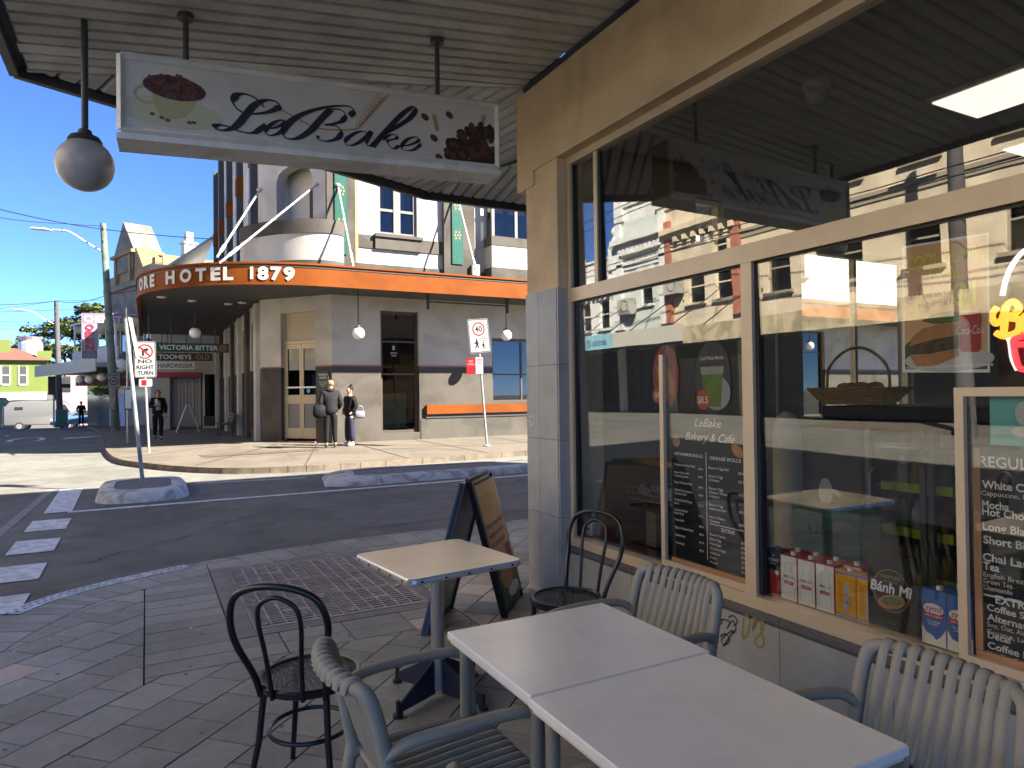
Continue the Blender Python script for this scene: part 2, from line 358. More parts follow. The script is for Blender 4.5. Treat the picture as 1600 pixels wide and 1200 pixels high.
# kerbside drain plate with slots
dr = thing('drain_cover', 'pale galvanised slotted drain plate set in the kerb at the corner', 'drain cover', (-.6, 6.7, 0))
mb = MB(); mh = MB(); dl = [p for p in kc if -1.05 < p.x < .35 and p.y > 5.9]; di = offs(dl, .15); n = len(dl)
mb.add([p+ZA*.004 for p in dl]+[p+ZA*.004 for p in di]+[p-ZA*.02 for p in dl]+[p-ZA*.02 for p in di], [(i, i+1, n+i+1, n+i) for i in range(n-1)]+[(i, 2*n+i, 2*n+i+1, i+1) for i in range(n-1)]+[(n+i, n+i+1, 3*n+i+1, 3*n+i) for i in range(n-1)])
mb.build('plate', mat('galvanised_plate', (.62, .62, .62), .5, metal=.3, var=.2, vs=20, stain=.3, ss=8), dr)
for i in range(n-1):
    L_ = (dl[i+1]-dl[i]).length; k = max(2, int(L_/.055))
    for j in range(k):
        for r_ in (.3, .68):
            p = dl[i].lerp(dl[i+1], (j+.25+(.3 if r_ > .5 else 0))/k).lerp(di[i].lerp(di[i+1], (j+.25+(.3 if r_ > .5 else 0))/k), r_); t = (dl[i+1]-dl[i]).normalized(); s_ = Vector((t.y, -t.x, 0))
            mh.quad(*[p+t*a*.015+s_*b*.008+ZA*.006 for a, b in ((-1, -1), (1, -1), (1, 1), (-1, 1))])
o = mh.build('slots', mat('black_void', (.012, .013, .014), .9), dr)
# tuft of weeds by the drain
tf = MB()
for i in range(420):
    a, r_ = rng.uniform(0, 2*pi), sqrt(rng.random()); x, y = -1.08+.11*r_*cos(a)+.02*sin(a), 6.18+.10*r_*sin(a)+.0; h = rng.uniform(.012, .045); a2 = rng.uniform(0, 2*pi); dx, dy = .006*cos(a2), .006*sin(a2); lx, ly = rng.uniform(-.02, .02), rng.uniform(-.02, .02)
    tf.add([(x-dx, y-dy, -.02), (x+dx, y+dy, -.02), (x+lx, y+ly, h)], [(0, 1, 2)])
o = tf.build('weeds', mat('weed_green', (.07, .12, .02), .7, var=.3, vs=30)); o['kind'] = 'stuff'; tag(o, 'small green tuft of weeds growing at the end of the drain plate', 'weeds')
# ---------- road markings ----------
def flat(name, polys, z=.008, m=M_paint):
    mb = MB()
    for q in polys: mb.add([(x, y, RZ(y)+z) for x, y in q], [tuple(range(len(q)))])
    return struct(mb.build(name, m))
def segq(a, b, w_, n=6):
    a, b = Vector((*a, 0)), Vector((*b, 0)); t = (b-a).normalized(); s_ = Vector((-t.y, t.x, 0))*w_/2; out = []
    for i in range(n):
        p, q = a.lerp(b, i/n), a.lerp(b, (i+1)/n); out.append([(v.x, v.y) for v in (p-s_, q-s_, q+s_, p+s_)])
    return out
flat('edge_line', segq((-1.0, 11.65), (6.6, 11.8), .13, 14)+segq((6.6, 11.8), (40, 12.2), .13))
flat('stop_line', segq((-1.12, 11.7), (-1.15, 14.1), .34))
for (y, l_) in ((10.75, .75), (9.45, .72), (8.2, .66), (7.05, .6), (5.9, .6), (4.7, .6), (3.5, .6)): flat('give_way_dash', segq((-1.13, y-l_/2), (-1.13, y+l_/2), .44, 2))
flat('island_line', segq((.8, 13.75), (2.7, 13.55), .09, 3))
flat('road_seam', segq((-1.45, 14.2), (-1.75, 7), .12, 8), .005, mat('asphalt_seam', (.2, .2, .2), .85, var=.3, vs=12))
flat('road_letter', [], .01) if False else None
M_patch = mat('asphalt_patch', (.135, .128, .118), .85, var=.2, vs=5, bump=.5, bs=160, speck=.3)
flat('road_patch', [[(2.4, 8.6), (5.6, 8.75), (5.55, 9.9), (2.3, 9.75)]], .004, M_patch); flat('road_patch', [[(-6.5, 9.5), (-2.6, 9.3), (-2.5, 11.2), (-6.4, 11.6)]], .004, M_patch); flat('road_patch', [[(5.5, 10.4), (14, 10.6), (14, 11.1), (5.5, 10.9)]], .004, M_patch)
M_crk = mat('road_crack', (.05, .047, .043), .9); rc = random.Random(11)
for (a, b) in (((-.6, 8.3), (1.9, 10.6)), ((3.2, 10.2), (8.5, 9.4)), ((-1.6, 12.4), (-3.6, 9.0)), ((6.5, 8.2), (9.5, 11.2))):
    pts = [Vector((a[0]+(b[0]-a[0])*k/22+rc.gauss(0, .05), a[1]+(b[1]-a[1])*k/22+rc.gauss(0, .05), 0)) for k in range(23)]
    flat('road_crack', [q for p, r_ in zip(pts, pts[1:]) for q in segq((p.x, p.y), (r_.x, r_.y), rc.uniform(.008, .018), 1)], .007, M_crk)
# painted ring and arrow farther down the street
mk = MB(); cy = 33.0; cx = -4.2
ringm(mk, (cx, cy, RZ(cy)+.01), XA, YA, .62, 1.7, .2); struct(mk.build('road_number', M_paint))
flat('road_arrow', [[(-3.0, 32.3), (-1.9, 33.6), (-2.4, 34.0), (-2.9, 33.9)], [(-2.4, 33.4), (-1.3, 34.6), (-1.5, 34.9), (-2.6, 34.0)]], .01)
for y in (31, 34.5, 38): flat('lane_dash', segq((-5.6, y), (-5.75, y+1.6), .12, 2), .01)
# ---------- far footpath ----------
FK = [(40, 15.4), (8.3, 14.88), (4.6, 14.5), (2.9, 14.45), (1.6, 14.8), (.7, 15.7), (.0, 16.9), (-.62, 18.5), (-1.0, 22), (-1.5, 30), (-2.0, 38), (-2.9, 48), (-4.2, 60), (-5.2, 66)]
fk = [Vector((40, 15.4, 0))]+cat([(p[0], p[1], 0) for p in FK[1:]], 4)
fki = offs(fk, .16)
rows = [(f.x, f.y, i.x, i.y) for f, i in zip(fk, fki)]
mb = MB(); n = len(fki); inn = []
IN = [Vector((40, 20.6, 0))]
# footpath slab: strips from the kerb inner line to a far inner line behind the facades
for p in fki:
    inn.append(Vector((p.x, 21.2, 0)) if p.y < 17.5 and p.x > 3 else (Vector((4.2, 22.5, 0)) if p.y < 24 else Vector((p.x+6.2, p.y+1.5, 0))))
top = [Vector((p.x, p.y, FZ(p.y))) for p in fki]+[Vector((p.x, p.y, FZ(min(p.y, 20) if p.y < 23 else p.y))) for p in inn]
mb.add(top, [(i, i+1, n+i+1, n+i) for i in range(n-1)])
ff = struct(mb.build('far_footpath', M_conc))
mb = MB()                                          # expansion joints in the far concrete
for (a, b) in (((5.2, 14.7), (5.35, 20.1)), ((7.3, 14.9), (7.3, 20.1)), ((9.6, 15.1), (9.7, 20.1)), ((2.9, 14.6), (4.4, 20.3)), ((.9, 15.8), (3.6, 21.2)), ((-.5, 18.4), (3.0, 22.4)), ((1.0, 17.3), (11.5, 17.3))):
    for q in segq(a, b, .035, 6): mb.add([(x, y, FZ(y)+.005) for x, y in q], [(0, 1, 2, 3)])
struct(mb.build('footpath_joint', mat('joint_line', (.055, .046, .036), .9)))
mb = MB(); mb.add([(x, y, FZ(y)+.005) for x, y in ((1.2, 17.6), (3.9, 17.9), (4.0, 18.5), (1.1, 18.2))], [(0, 1, 2, 3)]); struct(mb.build('footpath_patch', mat('brown_patch', (.085, .055, .04), .9, var=.3, vs=5)))
fkerb = thing('kerb', 'sandstone coloured kerb round the hotel corner footpath', 'kerb', (0, 0, 0))
M_sk = mat('far_kerb', (.125, .10, .07), .85, var=.2, vs=5, bump=.4, bs=40, stain=.3, ss=3)
for i in range(n-1):
    L_ = (fk[i+1]-fk[i]).length; k = max(1, int(L_/1.3))
    for j in range(k):
        a, b, c, d_ = fk[i].lerp(fk[i+1], j/k), fk[i].lerp(fk[i+1], (j+1)/k), fki[i].lerp(fki[i+1], (j+1)/k), fki[i].lerp(fki[i+1], j/k); t = (b-a).normalized()*.006
        q = MB(); vs = [(v.x, v.y, FZ(v.y)-zz) for zz in (.2, -.004) for v in (a+t, b-t, c-t, d_+t)]
        q.add(vs, [(3, 2, 1, 0), (4, 5, 6, 7)]+[(e, (e+1) % 4, 4+(e+1) % 4, 4+e) for e in range(4)]); q.build('kerb_stone', M_sk, fkerb)
# ---------- traffic islands ----------
M_isl = mat('island_painted_concrete', (.46, .455, .43), .8, var=.18, vs=14, bump=.35, bs=40, stain=.5, ss=3.5)
def island(name, label, outline, top_in, h, m_top):
    t = thing(name, label, 'traffic island', (sum(p[0] for p in outline)/len(outline), sum(p[1] for p in outline)/len(outline), RZ(outline[0][1])))
    n = len(outline); cx, cy = sum(p[0] for p in outline)/n, sum(p[1] for p in outline)/n
    def sc(k, z): return [Vector((cx+(p[0]-cx)*k[0], cy+(p[1]-cy)*k[1], RZ(cy+(p[1]-cy)*k[1])+z)) for p in outline]
    A, B, C_, D_ = sc((1, 1), -.03), sc((.97, .96), h*.55), sc((.88, .88), h), sc(top_in, h+.005)
    mb = MB(); mb.add(A+B+C_+D_, [(r_*n+i, r_*n+(i+1) % n, (r_+1)*n+(i+1) % n, (r_+1)*n+i) for r_ in range(3) for i in range(n)]); mb.build('kerb_rim', M_isl, t, smooth=True, angle=60)
    mb = MB(); mb.add(sc(top_in, h-.004), [tuple(range(n))]); mb.build('infill', m_top, t)
    return t
def rrect(x0, x1, y0, y1, r, n=4, skew=0):
    out = []
    for cx, cy, a0 in ((x1-r, y1-r, 0), (x0+r, y1-r, 90), (x0+r, y0+r, 180), (x1-r, y0+r, 270)):
        for k in range(n+1): a = radians(a0+90*k/n); out.append((cx+r*cos(a)+skew*(cy+r*sin(a)), cy+r*sin(a)))
    return out
i1 = island('traffic_island', 'worn white-painted concrete traffic island carrying the no right turn post', rrect(-.72, .62, 12.05, 14.0, .42), (.62, .62), .16, mat('island_fill', (.13, .125, .12), .85, var=.2, vs=4))
i2 = island('traffic_island', 'long low white-painted traffic island along the edge line', [(2.75, 12.25), (3.3, 12.02), (6.6, 12.2), (8.6, 12.42), (9.3, 12.75), (8.6, 13.05), (6.2, 13.35), (3.6, 13.55), (2.95, 13.4)], (.80, .62), .14, mat('island_fill', (.1, .1, .1), .85))
# ================= CAFE BUILDING =================
M_tan = mat('tan_render', (.74, .56, .34), .8, var=.12, vs=2.2, bump=.25, bs=50, stain=.22, ss=1.0)
M_tile = mat('grey_wall_tile', (.40, .40, .378), .42, var=.1, vs=5, rnd=.06, stain=.12, ss=3, spec=.4)
M_tiled = mat('dark_ledge_tile', (.12, .12, .125), .5, var=.12, vs=6, rnd=.05)
M_alu = mat('champagne_aluminium', (.66, .53, .36), .38, metal=.15, var=.06, vs=8)
M_black = mat('black_gasket', (.012, .012, .013), .5)
M_glass = glassmat('shop_glass', (.96, .965, .95), 2.1, ripple=.025)
M_glass2 = glassmat('clear_glass', (.9, .92, .9), 1.5); M_dark = mat('dark_void', (.03, .03, .03), .8)
WX, GXW = 2.77, 2.90
cafe = thing('cafe_building', 'corner cafe with tan beam, grey tiled pillar and big aluminium shop windows', 'building', (WX, 4.9, 0))
def part(name, m, *boxes, parent=None, b=0):
    mb = MB()
    for q in boxes: mb.bbox(*q, b=b) if b else mb.box(*q)
    return mb.build(name, m, parent or cafe)
part('upper_wall', M_tan, (WX, 15, -16, 4.9, 4.5, 9.9))
part('beam', M_tan, (WX, 3.0, -9, 5.05, 3.40, 4.12), (WX, 2.97, 4.78, 5.05, 3.28, 3.40))
part('pillar', M_tan, (WX+.012, 3.22, 4.44, 4.92, 2.405, 3.41), (WX+.03, 3.2, 4.46, 4.9, 0, 2.405))
tiles = part('pillar_grout', mat('tile_grout', (.07, .07, .072), .8), (WX+.012, WX+.03, 4.455, 4.925, 0, 2.40), (WX+.02, 2.872, 4.442, 4.455, 0, 2.40))
rowz = [0.0, .06, .645, 1.235, 1.815, 2.405]
for k in range(5):
    z0, z1 = rowz[k]+.002, rowz[k+1]-.002
    for y0, y1 in ((4.455, 4.728), (4.732, 4.93)): part('tile', M_tile, (WX, WX+.013, y0, y1, z0, z1), parent=tiles)
    part('tile', M_tile, (WX, 2.868, 4.43, 4.443, z0, z1), parent=tiles)
for k in range(5): part('tile', M_tile, (WX+.02, 3.2, 4.925, 4.935, rowz[k]+.002, rowz[k+1]-.002), parent=tiles)
low = part('low_wall', mat('low_wall_grout', (.08, .08, .082), .8), (2.842, 3.05, -9, 4.43, 0, .40))
ty = 4.43; edges = [4.425, 4.25, 3.65, 3.05, 2.45, 1.85, 1.25, .65, .05, -.55]
for a, b in zip(edges, edges[1:]):
    part('tile', M_tile, (2.83, 2.8415, b+.002, a-.002, .02, .383), parent=low)
    part('ledge_tile', M_tiled, (2.825, 2.95, b+.002, a-.002, .401, .432), parent=low)
# window frames
fr = part('window_frame', M_alu, (2.86, 2.94, -9, 4.43, .433, .50), (2.86, 2.94, -9, 4.43, 2.29, 2.39), (2.86, 2.94, -9, 4.43, 3.345, 3.40), (2.862, 2.938, 4.385, 4.43, .50, 2.29), (2.862, 2.938, 4.385, 4.43, 2.39, 3.345), (2.87, 2.93, 4.045, 4.085, 2.39, 3.345), (2.863, 2.937, 2.625, 2.70, .50, 2.29), (2.863, 2.937, -.05, .02, .50, 2.29), (2.87, 2.93, -1.2, -1.15, 2.39, 3.345))
part('frame_gasket', M_black, (2.885, 2.925, 2.602, 2.624, .51, 2.285), (2.885, 2.925, 4.022, 4.044, 2.395, 3.34), (2.885, 2.925, 4.365, 4.384, .51, 2.285), (2.885, 2.925, 4.365, 4.384, 2.395, 3.34), (2.885, 2.925, -9, 4.36, 2.275, 2.289), parent=fr)
TILT = .0175
for (y0, y1, z0, z1) in ((4.085, 4.385, 2.39, 3.345), (-1.15, 4.045, 2.39, 3.345), (2.70, 4.385, .50, 2.29), (.02, 2.625, .50, 2.29), (-9, -.05, .50, 2.29), (-9, -1.2, 2.39, 3.345)):
    mb = MB(); h_ = (z1-z0)*.5*TILT; mb.add([(2.902+h_, y0, z0), (2.902+h_, y1, z0), (2.902-h_, y1, z1), (2.902-h_, y0, z1), (2.908+h_, y0, z0), (2.908+h_, y1, z0), (2.908-h_, y1, z1), (2.908-h_, y0, z1)], [(0, 1, 2, 3), (7, 6, 5, 4), (0, 4, 5, 1), (1, 5, 6, 2), (2, 6, 7, 3), (3, 7, 4, 0)]); mb.build('window_pane', M_glass, cafe)   # old panes lean out a little
# servery hatch frames inside the panes
def hatch(y0, y1, z0, z1):
    t = .035; return part('hatch_frame', M_alu, (2.875, 2.90, y0, y0+t, z0, z1), (2.875, 2.90, y1-t, y1, z0, z1), (2.875, 2.90, y0+t, y1-t, z0, z0+t), (2.875, 2.90, y0+t, y1-t, z1-t, z1))
part('hatch_frame', M_alu, (2.875, 2.90, 3.365, 3.40, .502, 1.83), (2.875, 2.90, 2.71, 3.365, .502, .54)); hatch(.05, 1.60, .502, 1.60)
# interior
M_ceil = mat('cafe_ceiling', (.42, .41, .37), .9, var=.05, vs=2); M_wall = mat('cafe_wall', (.30, .28, .24), .9)
part('interior_ceiling', M_ceil, (2.96, 9.5, -9, 4.6, 3.62, 3.72))
part('interior_floor', mat('cafe_floor', (.10, .09, .08), .5, var=.2, vs=3), (3.05, 9.5, -9, 4.7, -.02, .01))
part('interior_wall', M_wall, (9.5, 9.7, -9, 4.9, 0, 4.5), (3.0, 9.7, -9.2, -9, 0, 4.5), (3.0, 9.5, -8.9, 4.6, 3.73, 4.4))
SW = [(4.45, 4.8, 2.95, 3.38), (5.46, 5.58, .6, 3.05), (5.86, 7.7, .9, 3.05)]
def sw_open(x0, x1, z0, z1):
    xs = sorted({x0, x1, *[v for o in SW for v in o[:2]]}); out = []
    for a, b in zip(xs, xs[1:]):
        o = [o for o in SW if o[0] < (a+b)/2 < o[1]]
        out += [(a, b, 4.72, 4.9, z0, z1)] if not o else [(a, b, 4.72, 4.9, z0, o[0][2]), (a, b, 4.72, 4.9, o[0][3], z1)]
    return out
part('side_wall', mat('side_wall_tan', (.34, .30, .24), .85, var=.08, vs=2), *sw_open(3.22, 9.7, 0, 4.5)); part('rear_walls', M_tan, (9.7, 15, 4.7, 4.9, 0, 4.5), (9.7, 15, -16, -15.8, 0, 4.5), (14.8, 15, -15.8, 4.7, 0, 4.5))
for x0, x1, z0, z1 in SW:
    part('side_window_frame', M_alu, (x0, x0+.03, 4.77, 4.84, z0, z1), (x1-.03, x1, 4.77, 4.84, z0, z1), (x0+.03, x1-.03, 4.77, 4.84, z0, z0+.04), (x0+.03, x1-.03, 4.77, 4.84, z1-.04, z1), *([((x0+x1)/2-.02, (x0+x1)/2+.02, 4.775, 4.835, z0+.04, z1-.04)] if x1-x0 > 1 else [])); part('side_window_pane', M_glass2, (x0+.03, x1-.03, 4.80, 4.806, z0+.04, z1-.04))
# awning
aw = part('awning', mat('awning_roof', (.12, .12, .13), .8), (0, .01, 0, .01, 4.3, 4.31)); aw_me = aw.data
EA, EB, EC = Vector((-.71, 5.30, 3.68)), Vector((2.60, 6.75, 3.70)), Vector((WX, 4.9, 4.12)); ED = Vector((4.3, 4.9, 4.12))
def plane3(a, b, c):
    n = (b-a).cross(c-a); return lambda x, y: a.z-(n.x*(x-a.x)+n.y*(y-a.y))/n.z
ZA1 = plane3(Vector((WX, 0, 4.12)), EC, EA); ZA2 = plane3(EA, EB, EC); ZA3 = plane3(EB, Vector((16, 6.75, 3.70)), ED)
aw.data.clear_geometry(); inv = wm(cafe).inverted(); mb = MB()
for poly, zf in (([(-.71, -9), (-.71, 5.30), (WX, 4.9), (WX, -9)], ZA1), ([(-.71, 5.30), (2.60, 6.75), (4.3, 4.9), (WX, 4.9)], ZA2), ([(2.60, 6.75), (16, 6.75), (16, 4.9), (4.3, 4.9)], ZA3)):
    n = len(poly); mb.add([(x, y, zf(x, y)+.046) for x, y in poly]+[(x, y, 4.45) for x, y in poly], [tuple(range(n)), tuple(range(2*n-1, n-1, -1))]+[(i, (i+1) % n, n+(i+1) % n, n+i) for i in range(n)])
aw.data.from_pydata([tuple(inv @ Vector(v)) for v in mb.v], [], mb.f)
M_sof = mat('soffit_steel', (.585, .585, .545), .55, var=.12, vs=1.5, rnd=.09, stain=.18, ss=2.5)
def board(q, zf):
    if len(q) >= 3 and area(q) > .004:
        i_ = inset(q, .007)
        if len(i_) >= 3:
            n = len(i_); j_ = inset(q, .022); b = MB()
            if len(j_) == n: b.add([(p[0], p[1], zf(*p)+.045) for p in i_]+[(p[0], p[1], zf(*p)+.024) for p in i_]+[(p[0], p[1], zf(*p)) for p in j_], [tuple(range(n))]+[(r_*n+i, r_*n+(i+1) % n, (r_+1)*n+(i+1) % n, (r_+1)*n+i) for r_ in range(2) for i in range(n)]+[tuple(2*n+i for i in range(n))])
            else: b.add([(p[0], p[1], zf(*p)) for p in i_]+[(p[0], p[1], zf(*p)+.045) for p in i_], [tuple(range(n)), tuple(range(2*n-1, n-1, -1))]+[(i, (i+1) % n, n+(i+1) % n, n+i) for i in range(n)])
            b.build('soffit_board', M_sof, aw)
P_ = .125
H1a, H1b = (EA.x, EA.y), (EC.x, EC.y); h1n = (-(H1b[1]-H1a[1]), (H1b[0]-H1a[0]))     # normal pointing to +y
H2a, H2b = (EB.x, EB.y), (ED.x, ED.y); h2n = (-(H2b[1]-H2a[1]), (H2b[0]-H2a[0]))   # pointing to +x
for i in range(-8, 43):
    y0 = i*P_; board(clip([(-.67, y0), (WX-.002, y0), (WX-.002, y0+P_), (-.67, y0+P_)], H1a, (-h1n[0], -h1n[1])), ZA1)
dm = Vector((-.50, .866, 0)); sm_ = Vector((.866, .50, 0))
for i in range(-40, 60):
    a = Vector((WX, 4.9, 0))+sm_*(i*P_); q = [(v.x, v.y) for v in (a-dm*4, a+sm_*P_-dm*4, a+sm_*P_+dm*6, a+dm*6)]
    q = clip(q, H1a, h1n); q = clip(q, H2a, (-h2n[0], -h2n[1])) if len(q) >= 3 else q
    q = clip(q, (EA.x+.016, EA.y-.036), ((EB.y-EA.y), -(EB.x-EA.x))) if len(q) >= 3 else q
    q = clip(q, (0, 4.905), (0, 1)) if len(q) >= 3 else q
    board(q, ZA2)
for i in range(0, 56):
    x0 = 2.62+i*P_; q = clip([(x0, 4.905), (x0+P_, 4.905), (x0+P_, 6.71), (x0, 6.71)], H2a, h2n); board(q, ZA3)
M_fas = mat('awning_fascia', (.05, .055, .065), .5, var=.1, vs=3)
mb = MB()
for a, b in ((Vector((-.71, -9, 3.68)), EA), (EA, EB), (EB, Vector((16, 6.75, 3.70)))):
    a, b = Vector((a.x, a.y, 0)), Vector((b.x, b.y, 0)); t = (b-a).normalized(); nrm = Vector((-t.y, t.x, 0))
    mb.prism([(v.x, v.y) for v in (a-t*.015, b+t*.015, b+t*.015+nrm*.05, a-t*.015+nrm*.05)], 3.655, 4.5)
mb.build('fascia', M_fas, aw)
mb = MB(); mb.box(WX-.02, WX-.002, -9, 4.9, 4.075, 4.11); mb.build('soffit_trim', M_fas, aw)
# security camera dome and light panel on the cafe ceiling
c = onZ(1275, 130, 3.62); dc = thing('security_camera', 'white dome security camera under the cafe ceiling', 'camera', c)
mb = MB(); mb.lathe([(.085, 0), (.085, -.03), (.07, -.045)], c, 20); mb.build('base', mat('white_plastic', (.6, .6, .57), .5), dc, True)
mb = MB(); mb.lathe([(.066, -.04), (.07, -.07), (.06, -.11), (.035, -.135), (.001, -.142)], c, 20); mb.build('dome', mat('dome_plastic', (.45, .45, .43), .25), dc, True)
for c, lb in ((onZ(1560, 140, 3.62), 'square panel light set in the cafe ceiling nearest the shop window'), (Vector((6.6, 2.8, 3.62)), 'added unseen panel light brightening the cafe by the side windows'), (Vector((6.6, -1.5, 3.62)), 'added unseen panel light brightening the back of the cafe')):  # the latter two are added out of view to brighten the interior
    lp = thing('ceiling_light', lb, 'light', c, 0, 'panel lights in the cafe ceiling')
    mb = MB(); mb.bbox(c.x-.32, c.x+.32, c.y-.32, c.y+.32, 3.585, 3.615); mb.build('frame', mat('light_frame', (.5, .5, .48), .5), lp)
    mb = MB(); mb.box(c.x-.28, c.x+.28, c.y-.28, c.y+.28, 3.575, 3.584); mb.build('diffuser', mat('diffuser', (.75, .75, .7), .5, emit=(1, .95, .82), es=.12), lp)
# graffiti scribbles on the low wall
def scribble(name, label, strokes, m, X=2.828, w_=.004):
    mb = MB()
    for s_ in strokes:
        pts = cat([onX(x, y, X) for x, y in s_], 5); ribbon(mb, pts, lambda t, d_: Vector((0, -d_.z, d_.y)).normalized()*w_)
    o = mb.build(name, m); tag(o, label, 'graffiti'); return o
scribble('graffiti', 'black marker tag scribbled on the low tiled wall', [[(1112, 968), (1122, 963), (1128, 972), (1118, 980), (1115, 972), (1130, 968), (1140, 972), (1136, 982), (1145, 970), (1150, 982), (1146, 990)], [(1125, 995), (1133, 990), (1140, 1000), (1132, 1008), (1128, 998), (1146, 985), (1130, 1010)], [(1138, 965), (1146, 962), (1152, 972), (1146, 978)]], mat('marker_black', (.04, .04, .045), .6))
scribble('graffiti', 'yellow looping tag scribbled on the low tiled wall', [[(1162, 965), (1160, 995), (1168, 990), (1172, 970), (1165, 962), (1178, 960), (1176, 985), (1186, 965), (1190, 990), (1194, 1005), (1186, 1012), (1180, 1000), (1192, 985), (1190, 965), (1180, 975)]], mat('marker_yellow', (.33, .27, .08), .6), w_=.007)
scribble('graffiti', 'small pale scribble on the tiled pillar', [[(827, 652), (832, 650), (834, 660), (829, 664), (827, 656), (832, 668)]], mat('marker_white', (.6, .6, .6), .6), X=2.768, w_=.005)
# ================= CAFE SIGN =================
SGX = Vector((1, -.03, 0)).normalized(); SGN = Vector((-.03, -1, 0)).normalized(); SG0 = Vector((0, 4.22, 0))
def onP(x, y, p0, n): v = ray(x, y); return CP + v*((p0-CP).dot(n)/v.dot(n))
def SP(x, y, d_=0.0): return onP(x, y, SG0, SGN)+SGN*d_
TL, TR, BR, BL = SP(186, 85), SP(775, 165), SP(778, 262), SP(191, 203)
TL.x = BL.x = (TL.x+BL.x)/2; TL.y = BL.y = (TL.y+BL.y)/2; TR.x = BR.x = (TR.x+BR.x)/2; TR.y = BR.y = (TR.y+BR.y)/2
sign = thing('hanging_sign', 'long white cafe sign with script lettering, coffee cup and beans hung under the awning', 'sign', ((BL+BR)/2)[:])
M_sgf = mat('sign_frame_white', (.75, .74, .70), .5, var=.12, vs=4, stain=.2, ss=3); M_sgp = mat('sign_panel', (.60, .56, .50), .45, var=.10, vs=1.6, stain=.10, ss=2)
def slab(mb, q, d0, d1):                           # quad q extruded along the sign normal from d0 to d1
    vs = [p+SGN*d0 for p in q]+[p+SGN*d1 for p in q]; return mb.add(vs, [(0, 1, 2, 3), (7, 6, 5, 4)]+[(i, (i+1) % 4, 4+(i+1) % 4, 4+i) for i in range(4)])
mb = MB(); slab(mb, [TL, TR, BR, BL], -.005, -.22); mb.build('box', mat('sign_back', (.16, .165, .17), .6), sign)
mb = MB(); slab(mb, [TL, TR, BR, BL], 0, -.004); pan = mb.build('panel', M_sgp, sign)
mb = MB()
for a, b in ((TL, TR), (BL, BR), (TL, BL), (TR, BR)): mb.tube([a+SGN*.004, b+SGN*.004], .02, 4)
slab(mb, [BL-ZA*.018-SGX*.02, BR-ZA*.018+SGX*.02, BR-ZA*.05+SGX*.02, BL-ZA*.05-SGX*.02], .012, -.225); mb.build('frame', M_sgf, sign)
for x_, y_ in ((291, 95), (692, 150)):
    p = SP(x_, y_, -.1); q = MB(); zt_ = ZA1(p.x, p.y); q.cyl((p.x, p.y, p.z-.06), (p.x, p.y, zt_+.005), .016, n=12); q.lathe([(.045, zt_-.03), (.045, zt_)], (p.x, p.y, 0), 14); q.build('hanger', mat('hanger_steel', (.07, .07, .075), .5), sign, True)
SX_ = XA; XA = SGX; SK = .86
def wv(d_, k): return SGN.cross(d_).normalized()*k
z6 = lambda l: [(180+x/5, 80+y/5) for x, y in l]; z4 = lambda l: [(x/1.905, y/1.905) for x, y in l]; z7 = lambda l: [(520+x/5.333, 130+y/5.333) for x, y in l]
strokes = [z6([(1165, 440), (1130, 400), (1080, 360), (1010, 335), (950, 345), (920, 390), (940, 440), (1000, 480), (1080, 490), (1180, 480), (1250, 455), (1278, 430), (1262, 400), (1205, 383), (1145, 393), (1080, 430), (1020, 500), (970, 560), (920, 600), (850, 620), (790, 610), (780, 590), (820, 577), (880, 590), (950, 620), (1030, 640), (1090, 635), (1150, 600), (1180, 580)]),
    z6([(1175, 605), (1240, 600), (1310, 570), (1325, 545), (1295, 540), (1240, 560), (1190, 600), (1175, 640), (1210, 660), (1270, 645), (1330, 600)]),
    z4([(1040, 345), (1052, 332), (1040, 318), (1000, 316), (940, 326), (885, 348), (850, 378), (843, 402), (860, 414), (890, 410), (925, 388), (955, 355), (985, 325)]),
    z4([(985, 325), (1015, 328), (1028, 345), (1015, 362), (985, 370), (968, 372), (1000, 376), (1016, 392), (1005, 411), (975, 421), (948, 416), (946, 404)]),
    z7([(305, 418), (240, 402), (170, 425), (112, 470), (106, 505), (150, 520), (215, 495), (270, 455), (322, 405), (296, 455), (280, 495), (290, 520), (318, 520), (350, 495)]),
    z7([(330, 527), (420, 425), (560, 275), (640, 212), (680, 200), (690, 225), (640, 292), (540, 360), (420, 425)]),
    z7([(415, 470), (480, 432), (530, 435), (525, 462), (455, 482), (470, 525), (505, 547), (550, 522)]),
    z7([(550, 522), (620, 520), (700, 490), (715, 462), (680, 450), (620, 470), (575, 520), (580, 553), (640, 563), (690, 545), (735, 510)])]
mb = MB()
for s_, sw_ in zip(strokes, (1.15, .75, 1.1, .95, .78, .95, .72, .72)):
    pts = cat([SP(x, y, .004) for x, y in s_], 8)
    def wf(t, d_):
        k = abs(d_.dot(SGX)*.54+d_.z*.84); return wv(d_, 1)*sw_*(.0036+.0150*max(0, k)**6)
    ribbon(mb, pts, wf)
mb.build('lettering', mat('sign_navy', (.012, .014, .028), .4), pan)
mb = MB(); ribbon(mb, cat([SP(x, y, .003) for x, y in z4([(820, 318), (880, 350), (940, 380), (1000, 387), (1060, 385)])], 6), lambda t, d_: wv(d_, 1)*.004)
for k in range(11):                                # wheat ear
    t = k/10; bx, by = (1062+70*t)/1.905, (385-88*t)/1.905
    for s_ in (-1, 1):
        a = SP(bx, by, .003); b_ = SP(bx+(20*s_+14)/1.905*(.7+.4*t), by-(26-6*s_)/1.905, .003); ribbon(mb, [a, (a+b_)/2, b_], lambda t2, d_: wv(d_, 1)*(.0028*(1-t2)+.0006))
